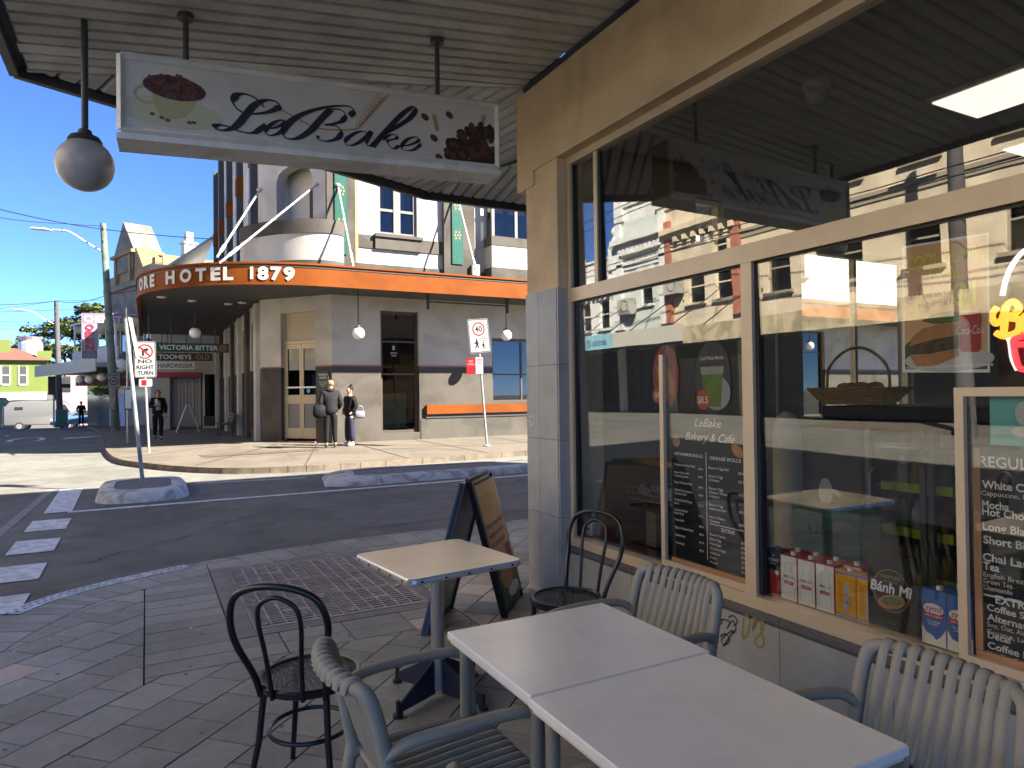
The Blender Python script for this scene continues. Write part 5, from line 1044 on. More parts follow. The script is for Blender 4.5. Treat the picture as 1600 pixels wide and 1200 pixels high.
# chamfered corner: local frame, x along the wall, y inwards
ct_ = Vector((4.8-HX, HY-22.2, 0)); CL = ct_.length; ct_.normalize(); cn_ = Vector((-ct_.y, ct_.x, 0)); cn_ = cn_ if cn_.y > 0 else -cn_
MC = Matrix(((ct_.x, cn_.x, 0, HX), (ct_.y, cn_.y, 0, 22.2), (0, 0, 1, 0), (0, 0, 0, 1)))
DO = (.74, 2.02, .24, 4.10)
hp('corner_lower_wall', M_ht, *wall_open(0, CL, 0, .35, -.3, 2.45, [DO]), M=MC); hp('corner_upper_wall', M_hw, *wall_open(0, CL, 0, .35, 2.45, 5.0, [DO]), M=MC)
hp('corner_stripe', MATS['dado_orange'], (0, DO[0], -.01, 0, 2.45, 2.49), (DO[1], CL, -.01, 0, 2.45, 2.49), M=MC)
dr_ = hp('door', mat('champagne_door', (.42, .335, .225), .4, metal=.15), *[b for s in (DO[0]+.05, 1.385) for b in ((s, s+.07, .16, .22, .30, 3.16), (s+.515, s+.585, .16, .22, .30, 3.16), (s+.07, s+.515, .16, .22, 3.02, 3.16), (s+.07, s+.515, .16, .22, 1.35, 1.62), (s+.07, s+.515, .16, .22, .30, .62))], (DO[0], DO[0]+.049, .15, .24, .26, 4.1), (DO[1]-.045, DO[1], .15, .24, .26, 4.1), (DO[0]+.05, DO[1]-.05, .14, .24, 3.165, 3.25), M=MC)
hp('pane', M_hg, (DO[0]+.1, DO[1]-.1, .185, .195, 1.62, 3.02), M=MC, parent=dr_); hp('kick_panel', mat('door_grey', (.16, .15, .14), .6), (DO[0]+.1, DO[1]-.1, .185, .2, .62, 1.35), M=MC, parent=dr_); hp('push_bar', M_chrome, (DO[0]+.08, DO[1]-.08, .12, .14, 1.82, 1.87), M=MC, parent=dr_)
hp('transom_panel', mat('transom_tan', (.42, .35, .25), .7), (DO[0]+.05, DO[1]-.046, .19, .21, 3.25, 4.1), M=MC, parent=dr_); hp('step', mat('brick_step', (.20, .09, .07), .8), (DO[0]-.05, DO[1]+.05, -.12, .3, .1, .24), M=MC, parent=dr_); hp('lobby', M_room, (DO[0]-.2, DO[1]+.2, 1.0, 1.1, .2, 4.5), M=MC, parent=dr_)
q = MB(); c = MC @ Vector((1.70, .178, 1.80-.09)); disc(q, MC @ Vector((1.62, .175, 1.74)), ct_, ZA, .07, .07, 16); q.build('blue_sticker', mat('sticker_blue', (.03, .28, .5), .5), dr_)
nb = hp('notice_board', mat('notice_dark', (.05, .045, .04), .6), (2.12, 2.5, -.03, -.005, 1.75, 2.3), M=MC); q = MB()
for s_, z, h in (('TRADING', 2.18, .055), ('HOURS', 2.09, .055), ('Mon - Sat 10am', 1.98, .03), ('Sunday 10am', 1.92, .03), ('enmore', 1.86, .03)): put_text(q, s_, MC @ Vector((2.31, -.035, z)), ct_, ZA, h, None, 'c')
q.build('lettering', M_wtx, nb)
# chamfer first floor: arched recess behind a curved balcony
AR0, AR1, ASP, ATP = .62, 1.98, 8.10, 8.55
q = MB(); q.box(0, AR0, 0, .35, 5.0, 12.5, MC); q.box(AR1, CL, 0, .35, 5.0, 12.5, MC); q.box(AR0, AR1, 0, .35, 5.0, 6.3, MC)
N = 14; arc = [(AR0+(AR1-AR0)*k/N, ASP+(ATP-ASP)*sqrt(max(0, 1-(2*k/N-1)**2))) for k in range(N+1)]
for (x0, z0), (x1, z1) in zip(arc, arc[1:]):
    vs = [MC @ Vector(p) for p in ((x0, 0, z0), (x1, 0, z1), (x1, 0, 12.5), (x0, 0, 12.5), (x0, .35, z0), (x1, .35, z1), (x1, .35, 12.5), (x0, .35, 12.5))]; q.add(vs, [(0, 1, 2, 3), (7, 6, 5, 4), (0, 4, 5, 1), (3, 2, 6, 7)])
q.build('corner_first_floor', M_hw, ht)
hp('recess_wall', mat('recess_grey', (.55, .52, .46), .8), (AR0-.25, AR1+.3, .75, 1.25, 6.0, 9.2), (AR0-.25, AR0-.15, .35, .75, 6.0, 9.2), (AR1+.2, AR1+.3, .35, .75, 6.0, 9.2), (AR0-.15, AR1+.2, .35, .75, 9.1, 9.2), (AR0-.15, AR1+.2, .35, .75, 6.0, 6.1), M=MC)
hp('balcony_door', M_hd, (1.30, 1.85, .70, .748, 6.1, 8.0), M=MC)
def bal(z0, z1, m, name, e=0.0):
    q = MB(); n = 24; cu_ = CL/2-.02; rx, ry = 1.78+e, 1.02+e
    o_ = [MC @ Vector((cu_-rx*cos(pi*k/n), -ry*sin(pi*k/n)**.8, 0)) for k in range(n+1)]; i_ = [MC @ Vector((cu_-(rx-.18)*cos(pi*k/n), -(ry-.18)*sin(pi*k/n)**.8, 0)) for k in range(n+1)]
    pts = [p+ZA*z0 for p in o_]+[p+ZA*z1 for p in o_]+[p+ZA*z1 for p in i_]+[p+ZA*z0 for p in i_]; m_ = n+1
    q.add(pts, [(r_*m_+k, r_*m_+k+1, ((r_+1) % 4)*m_+k+1, ((r_+1) % 4)*m_+k) for r_ in range(4) for k in range(n)]); return q.build(name, m, ht, True, angle=50)
bal(5.45, 6.22, M_hw, 'balcony'); bal(6.221, 6.62, M_ht, 'balcony_rim', .03); bal(4.98, 5.449, M_ht, 'balcony_base', .02)
# left side of the hotel along the main street
ML = Matrix(((0, 1, 0, HX), (1, 0, 0, 22.2), (0, 0, 1, 0), (0, 0, 0, 1)))     # x along street, y inwards
GO = [(1.2+2.3*k, 2.4+2.3*k, .5, 4.0) for k in range(6)]; FO = [(1.5+3.2*k, 2.9+3.2*k, 6.2, 8.4) for k in range(4)]
hp('side_lower_wall', M_ht, *wall_open(0, 14, 0, .35, -.6, 2.45, GO), M=ML); hp('side_upper_wall', M_hw, *wall_open(0, 14, 0, .35, 2.45, 5.0, GO), M=ML); hp('side_first_floor', M_hw, *wall_open(0, 14, 0, .35, 5.0, 12.5, FO), M=ML)
for o in GO: w_ = hp('window', M_brown, (o[0], o[0]+.08, .1, .2, o[2], o[3]), (o[1]-.08, o[1], .1, .2, o[2], o[3]), (o[0]+.08, o[1]-.08, .1, .2, 2.4, 2.5), M=ML); hp('pane', M_hg, (o[0]+.08, o[1]-.08, .15, .16, o[2], 2.4), (o[0]+.08, o[1]-.08, .15, .16, 2.5, o[3]), M=ML, parent=w_)
for o in FO: w_ = hp('window', M_hd, (o[0], o[0]+.1, .1, .2, o[2], o[3]), (o[1]-.1, o[1], .1, .2, o[2], o[3]), M=ML); hp('pane', M_hg, (o[0]+.1, o[1]-.1, .15, .16, o[2], o[3]), M=ML, parent=w_)
for k in range(7): hp('pilaster', M_ht if k % 2 else M_hw, (.35+2.3*k, .85+2.3*k, -.13, -.001, -.6, 4.5), M=ML)
for x in (.55, 4.2, 7.6, 11, 13.6): hp('downpipe', M_hd, (x, x+.35, -.22, -.001, 5.0, 12.5), M=ML)
for a, b in ((.5, 1.0), (4.15, 4.6), (7.55, 8.0), (10.95, 11.4), (13.55, 14)): hp('orange_band', M_or, (a, b, -.24, -.002, 8.9, 9.5), M=ML)
# awning
R_, AC = 4.5, (4.3, 22.7)
edge = [(-.2, 36.2), (-.2, 30), (-.2, 24.5)]+[(AC[0]-R_*cos(radians(a)), AC[1]-R_*sin(radians(a))) for a in range(0, 91, 3)]+[(9, 18.2), (15, 18.2), (34, 18.2)]
ha = thing('hotel_awning', 'dark street awning with curved orange fascia reading hotel 1879', 'awning', (2, 20, 4.5))
q = MB(); inner = [(34, 20.19), (4.8, 20.19), (HX-.01, 22.19), (HX-.01, 36.2)]
poly = edge+inner; q.prism(poly, 4.56, 4.9); q.build('soffit', M_hs, ha)
def fas(e, z0, z1, m, name):
    pts = [Vector((*p, 0)) for p in edge]; oo = offs(pts, -e) if e else pts; ii = offs(pts, .05*sgn_); n = len(pts)
    q = MB(); vs = [p+ZA*z0 for p in oo]+[p+ZA*z1 for p in oo]+[p+ZA*z1 for p in ii]+[p+ZA*z0 for p in ii]
    q.add(vs, [(r_*n+k, r_*n+k+1, ((r_+1) % 4)*n+k+1, ((r_+1) % 4)*n+k) for r_ in range(4) for k in range(n-1)]); return q.build(name, m, ha, True, angle=35)
chk = offs([Vector((*p, 0)) for p in edge], -.05)
sgn_ = 1 if chk[-1].y < 18.2 else -1
fas(.02*sgn_, 4.52, 5.0, M_or, 'fascia'); fas(.06*sgn_, 5.0, 5.05, M_or, 'top_moulding'); fas(.05*sgn_, 4.46, 4.52, M_or, 'bottom_moulding'); fas(.035*sgn_, 4.93, 4.955, M_hd, 'moulding_line')
# letters, each set on the curve
q = MB(); segs = []; acc = 0; ev = [Vector((*p, 0)) for p in edge]
for a, b in zip(ev, ev[1:]): segs.append((acc, a, b)); acc += (b-a).length
def edge_at_px(X_):
    best = None
    s_ = 0
    while s_ < acc:
        for (l0, a, b) in segs:
            if l0 <= s_ <= l0+(b-a).length: p = a+(b-a).normalized()*(s_-l0); t = (b-a).normalized(); break
        X2, _, k = px((p.x, p.y, 4.75)); d_ = abs(X2-X_)
        nrm = Vector((t.y, -t.x, 0)); 
        if (CP-p).dot(nrm) > 0 and (best is None or d_ < best[0]): best = (d_, p, t)
        s_ += .02
    return best[1], best[2]
for ch, X_, w_ in (('O', 223, .36), ('R', 231, .33), ('E', 240, .28), ('H', 268, .36), ('O', 292, .40), ('T', 316, .33), ('E', 338, .28), ('L', 358, .27), ('1', 394, .10), ('8', 412, .28), ('7', 432, .27), ('9', 452, .28)):
    p, t = edge_at_px(X_); nrm = Vector((t.y, -t.x, 0)); nrm = nrm if nrm.dot(CP-p) > 0 else -nrm
    if ch == '1': o_ = p+nrm*.045; q.add([o_+t*a+ZA*b for a, b in ((-.04, 4.60), (.04, 4.60), (.04, 4.92), (-.04, 4.92))], [(0, 1, 2, 3)])
    else: put_text(q, ch, p+nrm*.045+ZA*4.60, t, ZA, .32, w_, 'c', .045)
q.build('lettering', mat('fascia_white', (.45, .43, .39), .6, var=.1, vs=8), ha)
# tie rods
M_rod = mat('white_rod', (.40, .39, .37), .5)
def onC(x, y, off=0): n = -cn_; p0 = Vector((HX, 22.2, 0))+n*off; v = ray(x, y); return CP+v*((p0-CP).dot(n)/v.dot(n))
for k, (a, b) in enumerate(((onY(528, 290, HY-.18), onY(554, 428, 18.35)), (onY(712, 296, HY-.18), onY(747, 436, 18.35)), (onC(494, 289), onZ(343, 411, 5.02)), (onC(406, 297), onZ(339, 402, 5.04)), (Vector((13.45, HY-.18, 7.8)), Vector((13.45, 18.35, 5.0))), (Vector((16.55, HY-.18, 7.8)), Vector((16.55, 18.35, 5.0))))):
    q = MB(); q.cyl(a, b, .028, n=8); q.lathe([(.09, -.03), (.10, .02), (.05, .06)], a, 10); d_ = (b-a).normalized(); q.cyl(b-d_*.75, b-d_*.35, .045, n=8); q.build('tie_rod', M_rod, ha, True)
# awning spot lamps and pendants
for x, y in ((252, 464), (300, 470), (357, 475), (378, 473)):
    p = onZ(x, y, 4.55); q = MB(); q.lathe([(.10, 4.52), (.13, 4.54), (.13, 4.56)], (p.x, p.y, 0), 12); q.build('downlight', mat('downlight', (.6, .6, .58), .4), ha, True)
hp('track_light', M_hd, (7.3, 10.0, 18.9, 18.95, 4.3, 4.34), (7.3, 7.36, 18.88, 18.97, 4.1, 4.55), (9.94, 10.0, 18.88, 18.97, 4.1, 4.55), parent=ha)
M_op2 = mat('opal_white', (.75, .74, .70), .25)
for (x, y, dpt, lb) in ((305, 520, 24, 'white globe pendant under the hotel awning above the beer sign'), (560, 521, 19, 'white globe pendant under the hotel awning left of the tall window'), (791, 524, 19, 'white globe pendant under the hotel awning right of the school-zone sign')):
    p = onY(x, y, dpt); pendant((p.x, p.y, p.z), 4.56, .175, lb, 'globes under the hotel awning', M_op2, .014)
p = onY(232, 540, 26); pendant((p.x, p.y, p.z), 4.56, .19, 'grey shaded pendant under the hotel awning above the no right turn sign', 'globes under the hotel awning', M_opal, .014)
for X_ in (14.5, 19, 24): pendant((X_, 19.0, 3.38), 4.56, .175, 'white globe pendant under the hotel awning seen through the cafe', 'globes under the hotel awning', M_op2, .014)
# signs hung under the awning
def hang_sign(label, Y_, a, b, m, words, mt, top, extra=None):
    p, q_ = onY(*a, Y_), onY(*b, Y_); t = thing('hanging_sign', label, 'sign', ((p.x+q_.x)/2, Y_, q_.z))
    q = MB(); q.bbox(p.x, q_.x, Y_, Y_+.12, q_.z, p.z, b=.01); q.build('board', m, t)
    for f_ in (.2, .8): x = p.x+(q_.x-p.x)*f_; q = MB(); q.cyl((x, Y_+.06, p.z-.01), (x, Y_+.06, top), .018, n=8); q.build('hanger', M_hd, t)
    for s_, f0, f1, hh, mm in words:
        q = MB(); h_ = (p.z-q_.z); put_text(q, s_, (p.x+(q_.x-p.x)*f0, Y_-.006, q_.z+h_*(1-hh)/2), XA, ZA, h_*hh, (q_.x-p.x)*(f1-f0), 'l', .015); q.build('lettering', mm, t)
    return t, p, q_
M_cr = mat('sign_cream', (.65, .66, .58), .6)
t, p, q_ = hang_sign('dark green beer sign with white capitals under the hotel awning', 27, (244, 535), (358, 551), mat('sign_green', (.012, .06, .04), .45), [('VICTORIA BITTER', .04, .84, .52, M_cr)], None, 4.56)
q = MB(); xr = q_.x-.22; ringm(q, (xr, 26.994, (p.z+q_.z)/2), XA, ZA, .14, .12, .03); put_text(q, 'VB', (xr, 26.99, (p.z+q_.z)/2-.05), XA, ZA, .10, .16, 'c', .02); q.build('emblem', mat('emblem_red', (.45, .12, .12), .5), t)
hang_sign('black and gold beer sign hanging behind the dark green one', 33, (243, 551), (332, 564), mat('sign_black', (.02, .02, .022), .5), [('TOOHEYS', .05, .62, .6, M_cr), ('OLD', .70, .95, .6, mat('sign_gold', (.45, .22, .05), .5))], None, 4.56)
hang_sign('white hairdresser sign with black capitals below the beer signs', 35.5, (240, 565), (304, 577), mat('sign_white', (.70, .70, .67), .5), [('HAIRDRESSER', .10, .96, .6, M_dk)], None, 4.56)
# bench and little A-board by the hotel side wall
bn = thing('bench', 'dark slatted bench standing against the hotel side wall', 'bench', (2.55, 27.5, FZ(27.5))); bz = FZ(27.5)
for k in range(4): q = MB(); q.box(2.3+.11*k, 2.39+.11*k, 26.7, 28.2, bz+.43, bz+.46); q.build('slat', M_hd, bn)
for k in range(3): q = MB(); q.box(2.76+.02*k, 2.79+.02*k, 26.7, 28.2, bz+.52+.12*k, bz+.61+.12*k); q.build('back_slat', M_hd, bn)
for y in (26.85, 28.05): q = MB(); q.tube([(2.33, y, bz), (2.36, y, bz+.43), (2.72, y, bz+.44), (2.84, y, bz+.85)], .022, 8); q.tube([(2.72, y, bz+.44), (2.78, y, bz)], .022, 8); q.build('leg_frame', M_hd, bn)
ab = thing('chalkboard_stand', 'small folding A-board standing open by the shopfront', 'sandwich board', (1.6, 32.3, FZ(32.3))); az = FZ(32.3)
for s_ in (-1, 1):
    q = MB(); q.add([(1.55+s_*.42, 32, az), (1.55+s_*.02, 32, az+1.15), (1.55+s_*.02, 32.6, az+1.15), (1.55+s_*.42, 32.6, az), (1.55+s_*.46, 32, az), (1.55+s_*.06, 32, az+1.17), (1.55+s_*.06, 32.6, az+1.17), (1.55+s_*.46, 32.6, az)], [(0, 1, 2, 3), (7, 6, 5, 4), (0, 4, 5, 1), (1, 5, 6, 2), (2, 6, 7, 3), (0, 3, 7, 4)]); q.build('panel', mat('board_frame', (.35, .33, .3), .6), ab)
# ================= STREET FURNITURE =================
M_galv = mat('galvanised_pole', (.40, .41, .43), .45, metal=.5, var=.15, vs=12, stain=.2, ss=6); M_sw = mat('sign_face_white', (.23, .23, .23), .5, var=.03, spec=.15); M_sb = mat('sign_print_black', (.008, .008, .008), .6, spec=.1); M_sr = mat('sign_print_red', (.20, .005, .009), .5, spec=.1)
def plate(t, c, ax, ay, w_, h, n_, m=M_sw, name='plate', r=.03, th=.006, back=True):
    q = MB(); pts = rrect(-w_/2, w_/2, -h/2, h/2, r, 4); k = len(pts); f_ = [c+ax*x+ay*y for x, y in pts]; q.add(f_+[p-n_*th for p in f_], [tuple(range(k)), tuple(range(2*k-1, k-1, -1))]+[(i, (i+1) % k, k+(i+1) % k, k+i) for i in range(k)]); return q.build(name, m, t)
def border(t, c, ax, ay, w_, h, n_, wd=.012, m=M_sb, r=.025, e=.002):
    q = MB(); a, b = rrect(-w_/2, w_/2, -h/2, h/2, r, 4), rrect(-w_/2+wd, w_/2-wd, -h/2+wd, h/2-wd, max(.005, r-wd), 4); k = len(a)
    q.add([c+ax*x+ay*y+n_*e for x, y in a+b], [(i, (i+1) % k, k+(i+1) % k, k+i) for i in range(k)]); return q.build('border', m, t)
def lean(base, top): return base, top
# no right turn
Y_ = 13.1; a, b = onY(209, 533, Y_), onY(244, 590, Y_); base = Vector((-.06, 13.12, RZ(13.1)+.15))
nr = thing('road_sign', 'white no right turn sign on the scratched post of the traffic island', 'sign', base)
c = (a+b)/2; w_, h = (b.x-a.x), (a.z-b.z); nn = Vector((0, -1, 0)); ax = Vector((1, 0, .02)).normalized(); ay = Vector((-.02, 0, 1)).normalized()
pt = onY(196, 498, Y_+.03); pl = plate(nr, c, ax, ay, w_, h, nn); border(nr, c, ax, ay, w_-.012, h-.012, nn, .010)
q = MB(); cc = c+ay*h*.22+nn*.003; ringm(q, cc, ax, ay, w_*.37, w_*.37, w_*.06); d1 = (ax+ay).normalized(); d2 = (ax-ay).normalized(); q.add([cc+d2*-(w_*.34)+d1*.012, cc+d2*-(w_*.34)-d1*.012, cc+d2*(w_*.34)-d1*.012, cc+d2*(w_*.34)+d1*.012], [(0, 1, 2, 3)]); q.build('red_ring', M_sr, nr)
q = MB(); cc = c+ay*h*.22+nn*.0025; s_ = w_*.1
q.add([cc+ax*x*s_+ay*y*s_ for x, y in ((-1.3, -2.2), (-.4, -2.2), (-.4, -.2), (-.1, .4), (.6, .4), (.6, -.2), (1.9, .9), (.6, 2.0), (.6, 1.4), (-.6, 1.4), (-1.3, .4))], [tuple(range(11))])
for w__, z_, sz_ in (('NO', -.10, .62), ('RIGHT', -.265, .78), ('TURN', -.42, .72)): put_text(q, w__, c+ay*h*z_+nn*.0025-ax*0, ax, ay, h*.105, w_*sz_, 'c', .02)
q.build('lettering', M_sb, nr)
q = MB(); q.cyl(base, Vector((pt.x, pt.y, pt.z)), .032, n=12); q.build('post', mat('scratched_post', (.28, .32, .36), .5, metal=.4, var=.3, vs=6, stain=.4, ss=3), nr, True)
q = MB(); a2, b2 = onY(200, 495, Y_-.01), onY(215, 560, Y_-.01); q.add([a2, a2+Vector((.06, 0, -.02)), b2+Vector((.03, 0, 0)), b2-Vector((.02, 0, 0))], [(0, 1, 2, 3)]); q.build('edge_plate', mat('edge_red_white', (.6, .35, .34), .5), nr)
# pole with clipped red/white sign on the hotel kerb
Y_ = 20.1; base = onZ(233, 708, .17); top = onY(222, 585, base.y)
ps = thing('parking_sign', 'small red and white parking sign low on a white post at the hotel kerb', 'sign', base)
q = MB(); q.cyl(base, (top.x+.05, base.y, 2.6), .03, n=10); q.lathe([(.09, 0), (.05, .03)], base, 12); q.build('post', M_sw, ps, True)
a, b = onY(217, 592, base.y-.04), onY(238, 604, base.y-.04); plate(ps, (a+b)/2, XA, ZA, b.x-a.x, a.z-b.z, nn, M_sw); q = MB(); q.box(a.x+.06, (a.x+b.x)/2+.02, base.y-.046, base.y-.044, b.z+.03, a.z-.03); q.build('red_panel', M_sr, ps)
# timetable post further along
Y_ = 27; base = Vector((onZ(201, 688, FZ(25)).x, 25.0, FZ(25)))
bs = thing('bus_stop_post', 'slim grey post with blue framed timetable case by the power pole', 'post', base)
q = MB(); q.cyl(base, base+ZA*4.3, .035, n=10); q.build('post', M_galv, bs, True)
a, b = onY(194, 607, 24.95), onY(207, 640, 24.95); q = MB(); q.bbox(a.x, b.x, 24.9, 24.98, b.z, a.z, b=.01); q.build('case', mat('case_blue', (.06, .10, .20), .4), bs); q = MB(); q.box(a.x+.03, b.x-.03, 24.892, 24.899, b.z+.04, a.z-.04); q.build('timetable', mat('timetable', (.45, .5, .55), .4), bs)
# 40 school-style zone sign
base = onZ(761, 697, FZ(17.0)); Y_ = base.y; tp_ = onY(745, 505, Y_); fs = thing('speed_sign', 'white 40 pedestrian zone sign on a leaning white post outside the hotel', 'sign', base)
q = MB(); q.cyl(base, tp_, .03, n=10); q.lathe([(.10, 0), (.10, .02), (.04, .05)], base, 12); q.build('post', M_sw, fs, True)
a, b, d_ = onY(730, 499, Y_-.05), onY(762, 497, Y_-.05), onY(735, 552, Y_-.05); ax = (b-a).normalized(); ay = Vector((-ax.z, 0, ax.x)); w_, h = (b-a).length, (a-d_).length; c = (onY(730, 499, Y_-.05)+onY(767, 550, Y_-.05))/2
plate(fs, c, ax, ay, w_, h, nn); border(fs, c, ax, ay, w_-.02, h-.02, nn, .018)
q = MB(); ringm(q, c+ay*h*.20+nn*.003, ax, ay, w_*.30, w_*.30, w_*.055); q.build('red_ring', M_sr, fs)
q = MB(); put_text(q, '40', c+ay*(h*.20-w_*.12)+nn*.003, ax, ay, w_*.26, w_*.34, 'c', .01)
for k, s_ in enumerate(('HIGH', 'PEDESTRIAN', 'AREA')): put_text(q, s_, c+ax*w_*.2-ay*(h*(.05+.055*k))+nn*.003, ax, ay, h*.028, w_*(.2, .36, .2)[k], 'c')
def ped(o_, k):
    disc(q, o_+ay*k*.9, ax, ay, k*.12, k*.13, 12); q.add([o_+ax*x*k+ay*y*k for x, y in ((-.16, .75), (.16, .75), (.22, .35), (.12, .3), (.28, -.15), (.16, -.18), (.0, .18), (-.2, -.18), (-.32, -.12), (-.12, .3), (-.2, .45), (-.42, .42), (-.42, .5), (-.18, .62))], [tuple(range(14))])
ped(c-ax*w_*.14-ay*h*.33+nn*.003, h*.24); ped(c+ax*w_*.17-ay*h*.36+nn*.003, h*.16); q.build('lettering', M_sb, fs)
a, b = onY(729, 559, Y_-.05), onY(742, 585, Y_-.05); plate(fs, (a+b)/2, XA, ZA, b.x-a.x, a.z-b.z, nn, M_sr, 'no_stopping_plate', .01); a2, b2 = onY(743, 558, Y_-.05), onY(755, 584, Y_-.05); plate(fs, (a2+b2)/2, XA, ZA, b2.x-a2.x, a2.z-b2.z, nn, M_sw, 'parking_plate', .01)
q = MB(); put_text(q, 'NO', ((a.x+b.x)/2, Y_-.056, a.z-.12), XA, ZA, .06, .12, 'c'); put_text(q, 'STOPPING', ((a.x+b.x)/2, Y_-.056, a.z-.20), XA, ZA, .05, .2, 'c'); q.build('lettering', M_sw, fs); q = MB(); put_text(q, 'LOADING', ((a2.x+b2.x)/2, Y_-.056, a2.z-.09), XA, ZA, .05, .18, 'c'); put_text(q, 'ZONE', ((a2.x+b2.x)/2, Y_-.056, a2.z-.17), XA, ZA, .05, .14, 'c'); q.build('lettering', M_sr, fs)
# power poles with street lamps
def pole(label, base, top, r0_, r1_, m, arm, head, name='power_pole'):
    t = thing(name, label, 'power pole', base); q = MB(); q.tube([base, base.lerp(top, .5), top], [r0_, (r0_+r1_)/2, r1_], 14); q.build('pole', m, t, True)
    q = MB(); q.tube(cat(arm, 6), .045, 8); q.build('lamp_arm', M_galv, t, True)
    q = MB(); e = Vector(head); q.tube([e+Vector((.35, 0, -.02)), e+Vector((.1, 0, .02)), e-Vector((.45, 0, -.02)), e-Vector((.55, 0, 0))], [.07, .13, .12, .04], 10, flat=(1, .5)); q.build('lamp_head', mat('lamp_head', (.5, .5, .5), .4), t, True)
    q = MB(); 
    for zz in (.3, .9): q.box(top.x-.02, top.x+.02, top.y-.7, top.y+.7, top.z-zz-.05, top.z-zz+.05)
    q.build('crossarm', M_brown, t); return t
M_pole = mat('weathered_pole', (.13, .165, .125), .85, var=.3, vs=3, bump=.4, bs=25, stain=.3, ss=2); M_pole2 = mat('dark_pole', (.07, .065, .065), .85, var=.25, vs=3)
pb, ptp = onY(181, 673, 38), onY(161, 349, 38); P1 = pole('weathered greenish power pole with street lamp outside the hotel', Vector((pb.x, 38, FZ(38)-.05)), Vector((ptp.x, 38, ptp.z)), .2, .13, M_pole, [onY(160, 393, 38), onY(140, 382, 38), onY(110, 363, 38), onY(95, 360, 38), onY(80, 359, 38)], onY(68, 359, 38))
pb2, pt2 = onY(94, 666, 60), onY(88, 470, 60); P2 = pole('dark slender power pole with street lamp beside the parked van', Vector((pb2.x, 60, FZ(60)-.05)), Vector((pt2.x, 60, pt2.z)), .22, .15, M_pole2, [onY(88, 508, 60), onY(72, 500, 60), onY(55, 489, 60), onY(45, 486, 60), onY(35, 485, 60)], onY(28, 484, 60))
q = MB(); a, b = onY(169, 583, 37.75), onY(187, 608, 37.75); t = thing('road_sign', 'white end 40 area sign strapped to the greenish power pole', 'sign', ((a+b)/2)); plate(t, (a+b)/2, XA, ZA, b.x-a.x, a.z-b.z, nn)
c = (a+b)/2+nn*.004; hh = a.z-b.z; q = MB(); ringm(q, c, XA, ZA, .19, .19, .035); put_text(q, '40', c-ZA*.07, XA, ZA, .15, .2, 'c', .01); put_text(q, 'END', c+ZA*hh*.30, XA, ZA, .11, .38, 'c', .01); put_text(q, 'AREA', c-ZA*hh*.45, XA, ZA, .10, .42, 'c', .01); q.build('lettering', M_sb, t)
q = MB(); q.box(pb.x-.22, pb.x+.0, 37.7, 37.78, FZ(38)+1.0, FZ(38)+2.1); tag(q.build('bill_poster', mat('torn_bills', (.28, .2, .18), .9, var=.8, vs=3)), 'torn bill posters pasted on the greenish power pole', 'poster')
# overhead wires
def wire(label, pts, r_=.014):
    q = MB(); p = [Vector(v) for v in pts]; out = []
    for a, b in zip(p, p[1:]):
        for k in range(12): f_ = k/12; v = a.lerp(b, f_); v.z -= .9*((b-a).length/40)*4*f_*(1-f_)*.5; out.append(v)
    out.append(p[-1]); q.tube(out, r_, 5); tag(q.build('overhead_wire', MATS['black_gasket']), label, 'wire', 'overhead wires')
LW_ = 'thin black overhead wire strung between the power poles'
wire(LW_, [onY(-60, 312, 30), onY(160, 358, 38), onY(342, 374, 36)], .02); wire(LW_, [onY(-60, 330, 30), onY(110, 350, 38), onY(160, 353, 38)], .014)
wire(LW_, [onY(-60, 476, 50), onY(88, 470, 60), onY(170, 460, 38), onY(240, 448, 37)], .02)
for k, (ya, yb) in enumerate(((487, 484), (500, 503), (505, 508), (512, 513), (488, 470))): wire(LW_, [onY(-60, ya, 62), onY(88, yb, 60.2), onY(170, yb-2, 60)], .014)
# wires and poles mirrored in the shop window: over the main street
for k, (z0, z1) in enumerate(((8.2, 8.6), (7.7, 8.1), (6.4, 6.2), (6.1, 5.9), (9.2, 9.0))): wire('thin black overhead wire strung along the far side of the main street', [(-10.6+.3*k, -6, z0), (-10.8+.3*k, 16, z1), (-10.4+.3*k, 46, z0)], .016)
pole('tall brown power pole with street lamp across the main street', Vector((-11.2, 9.2, RZ(9))), Vector((-11.1, 9.2, 10.2)), .2, .14, M_pole2, [(-11.1, 9.2, 7.4), (-10.4, 9.3, 7.9), (-9.2, 9.5, 8.1)], (-8.9, 9.5, 8.1))
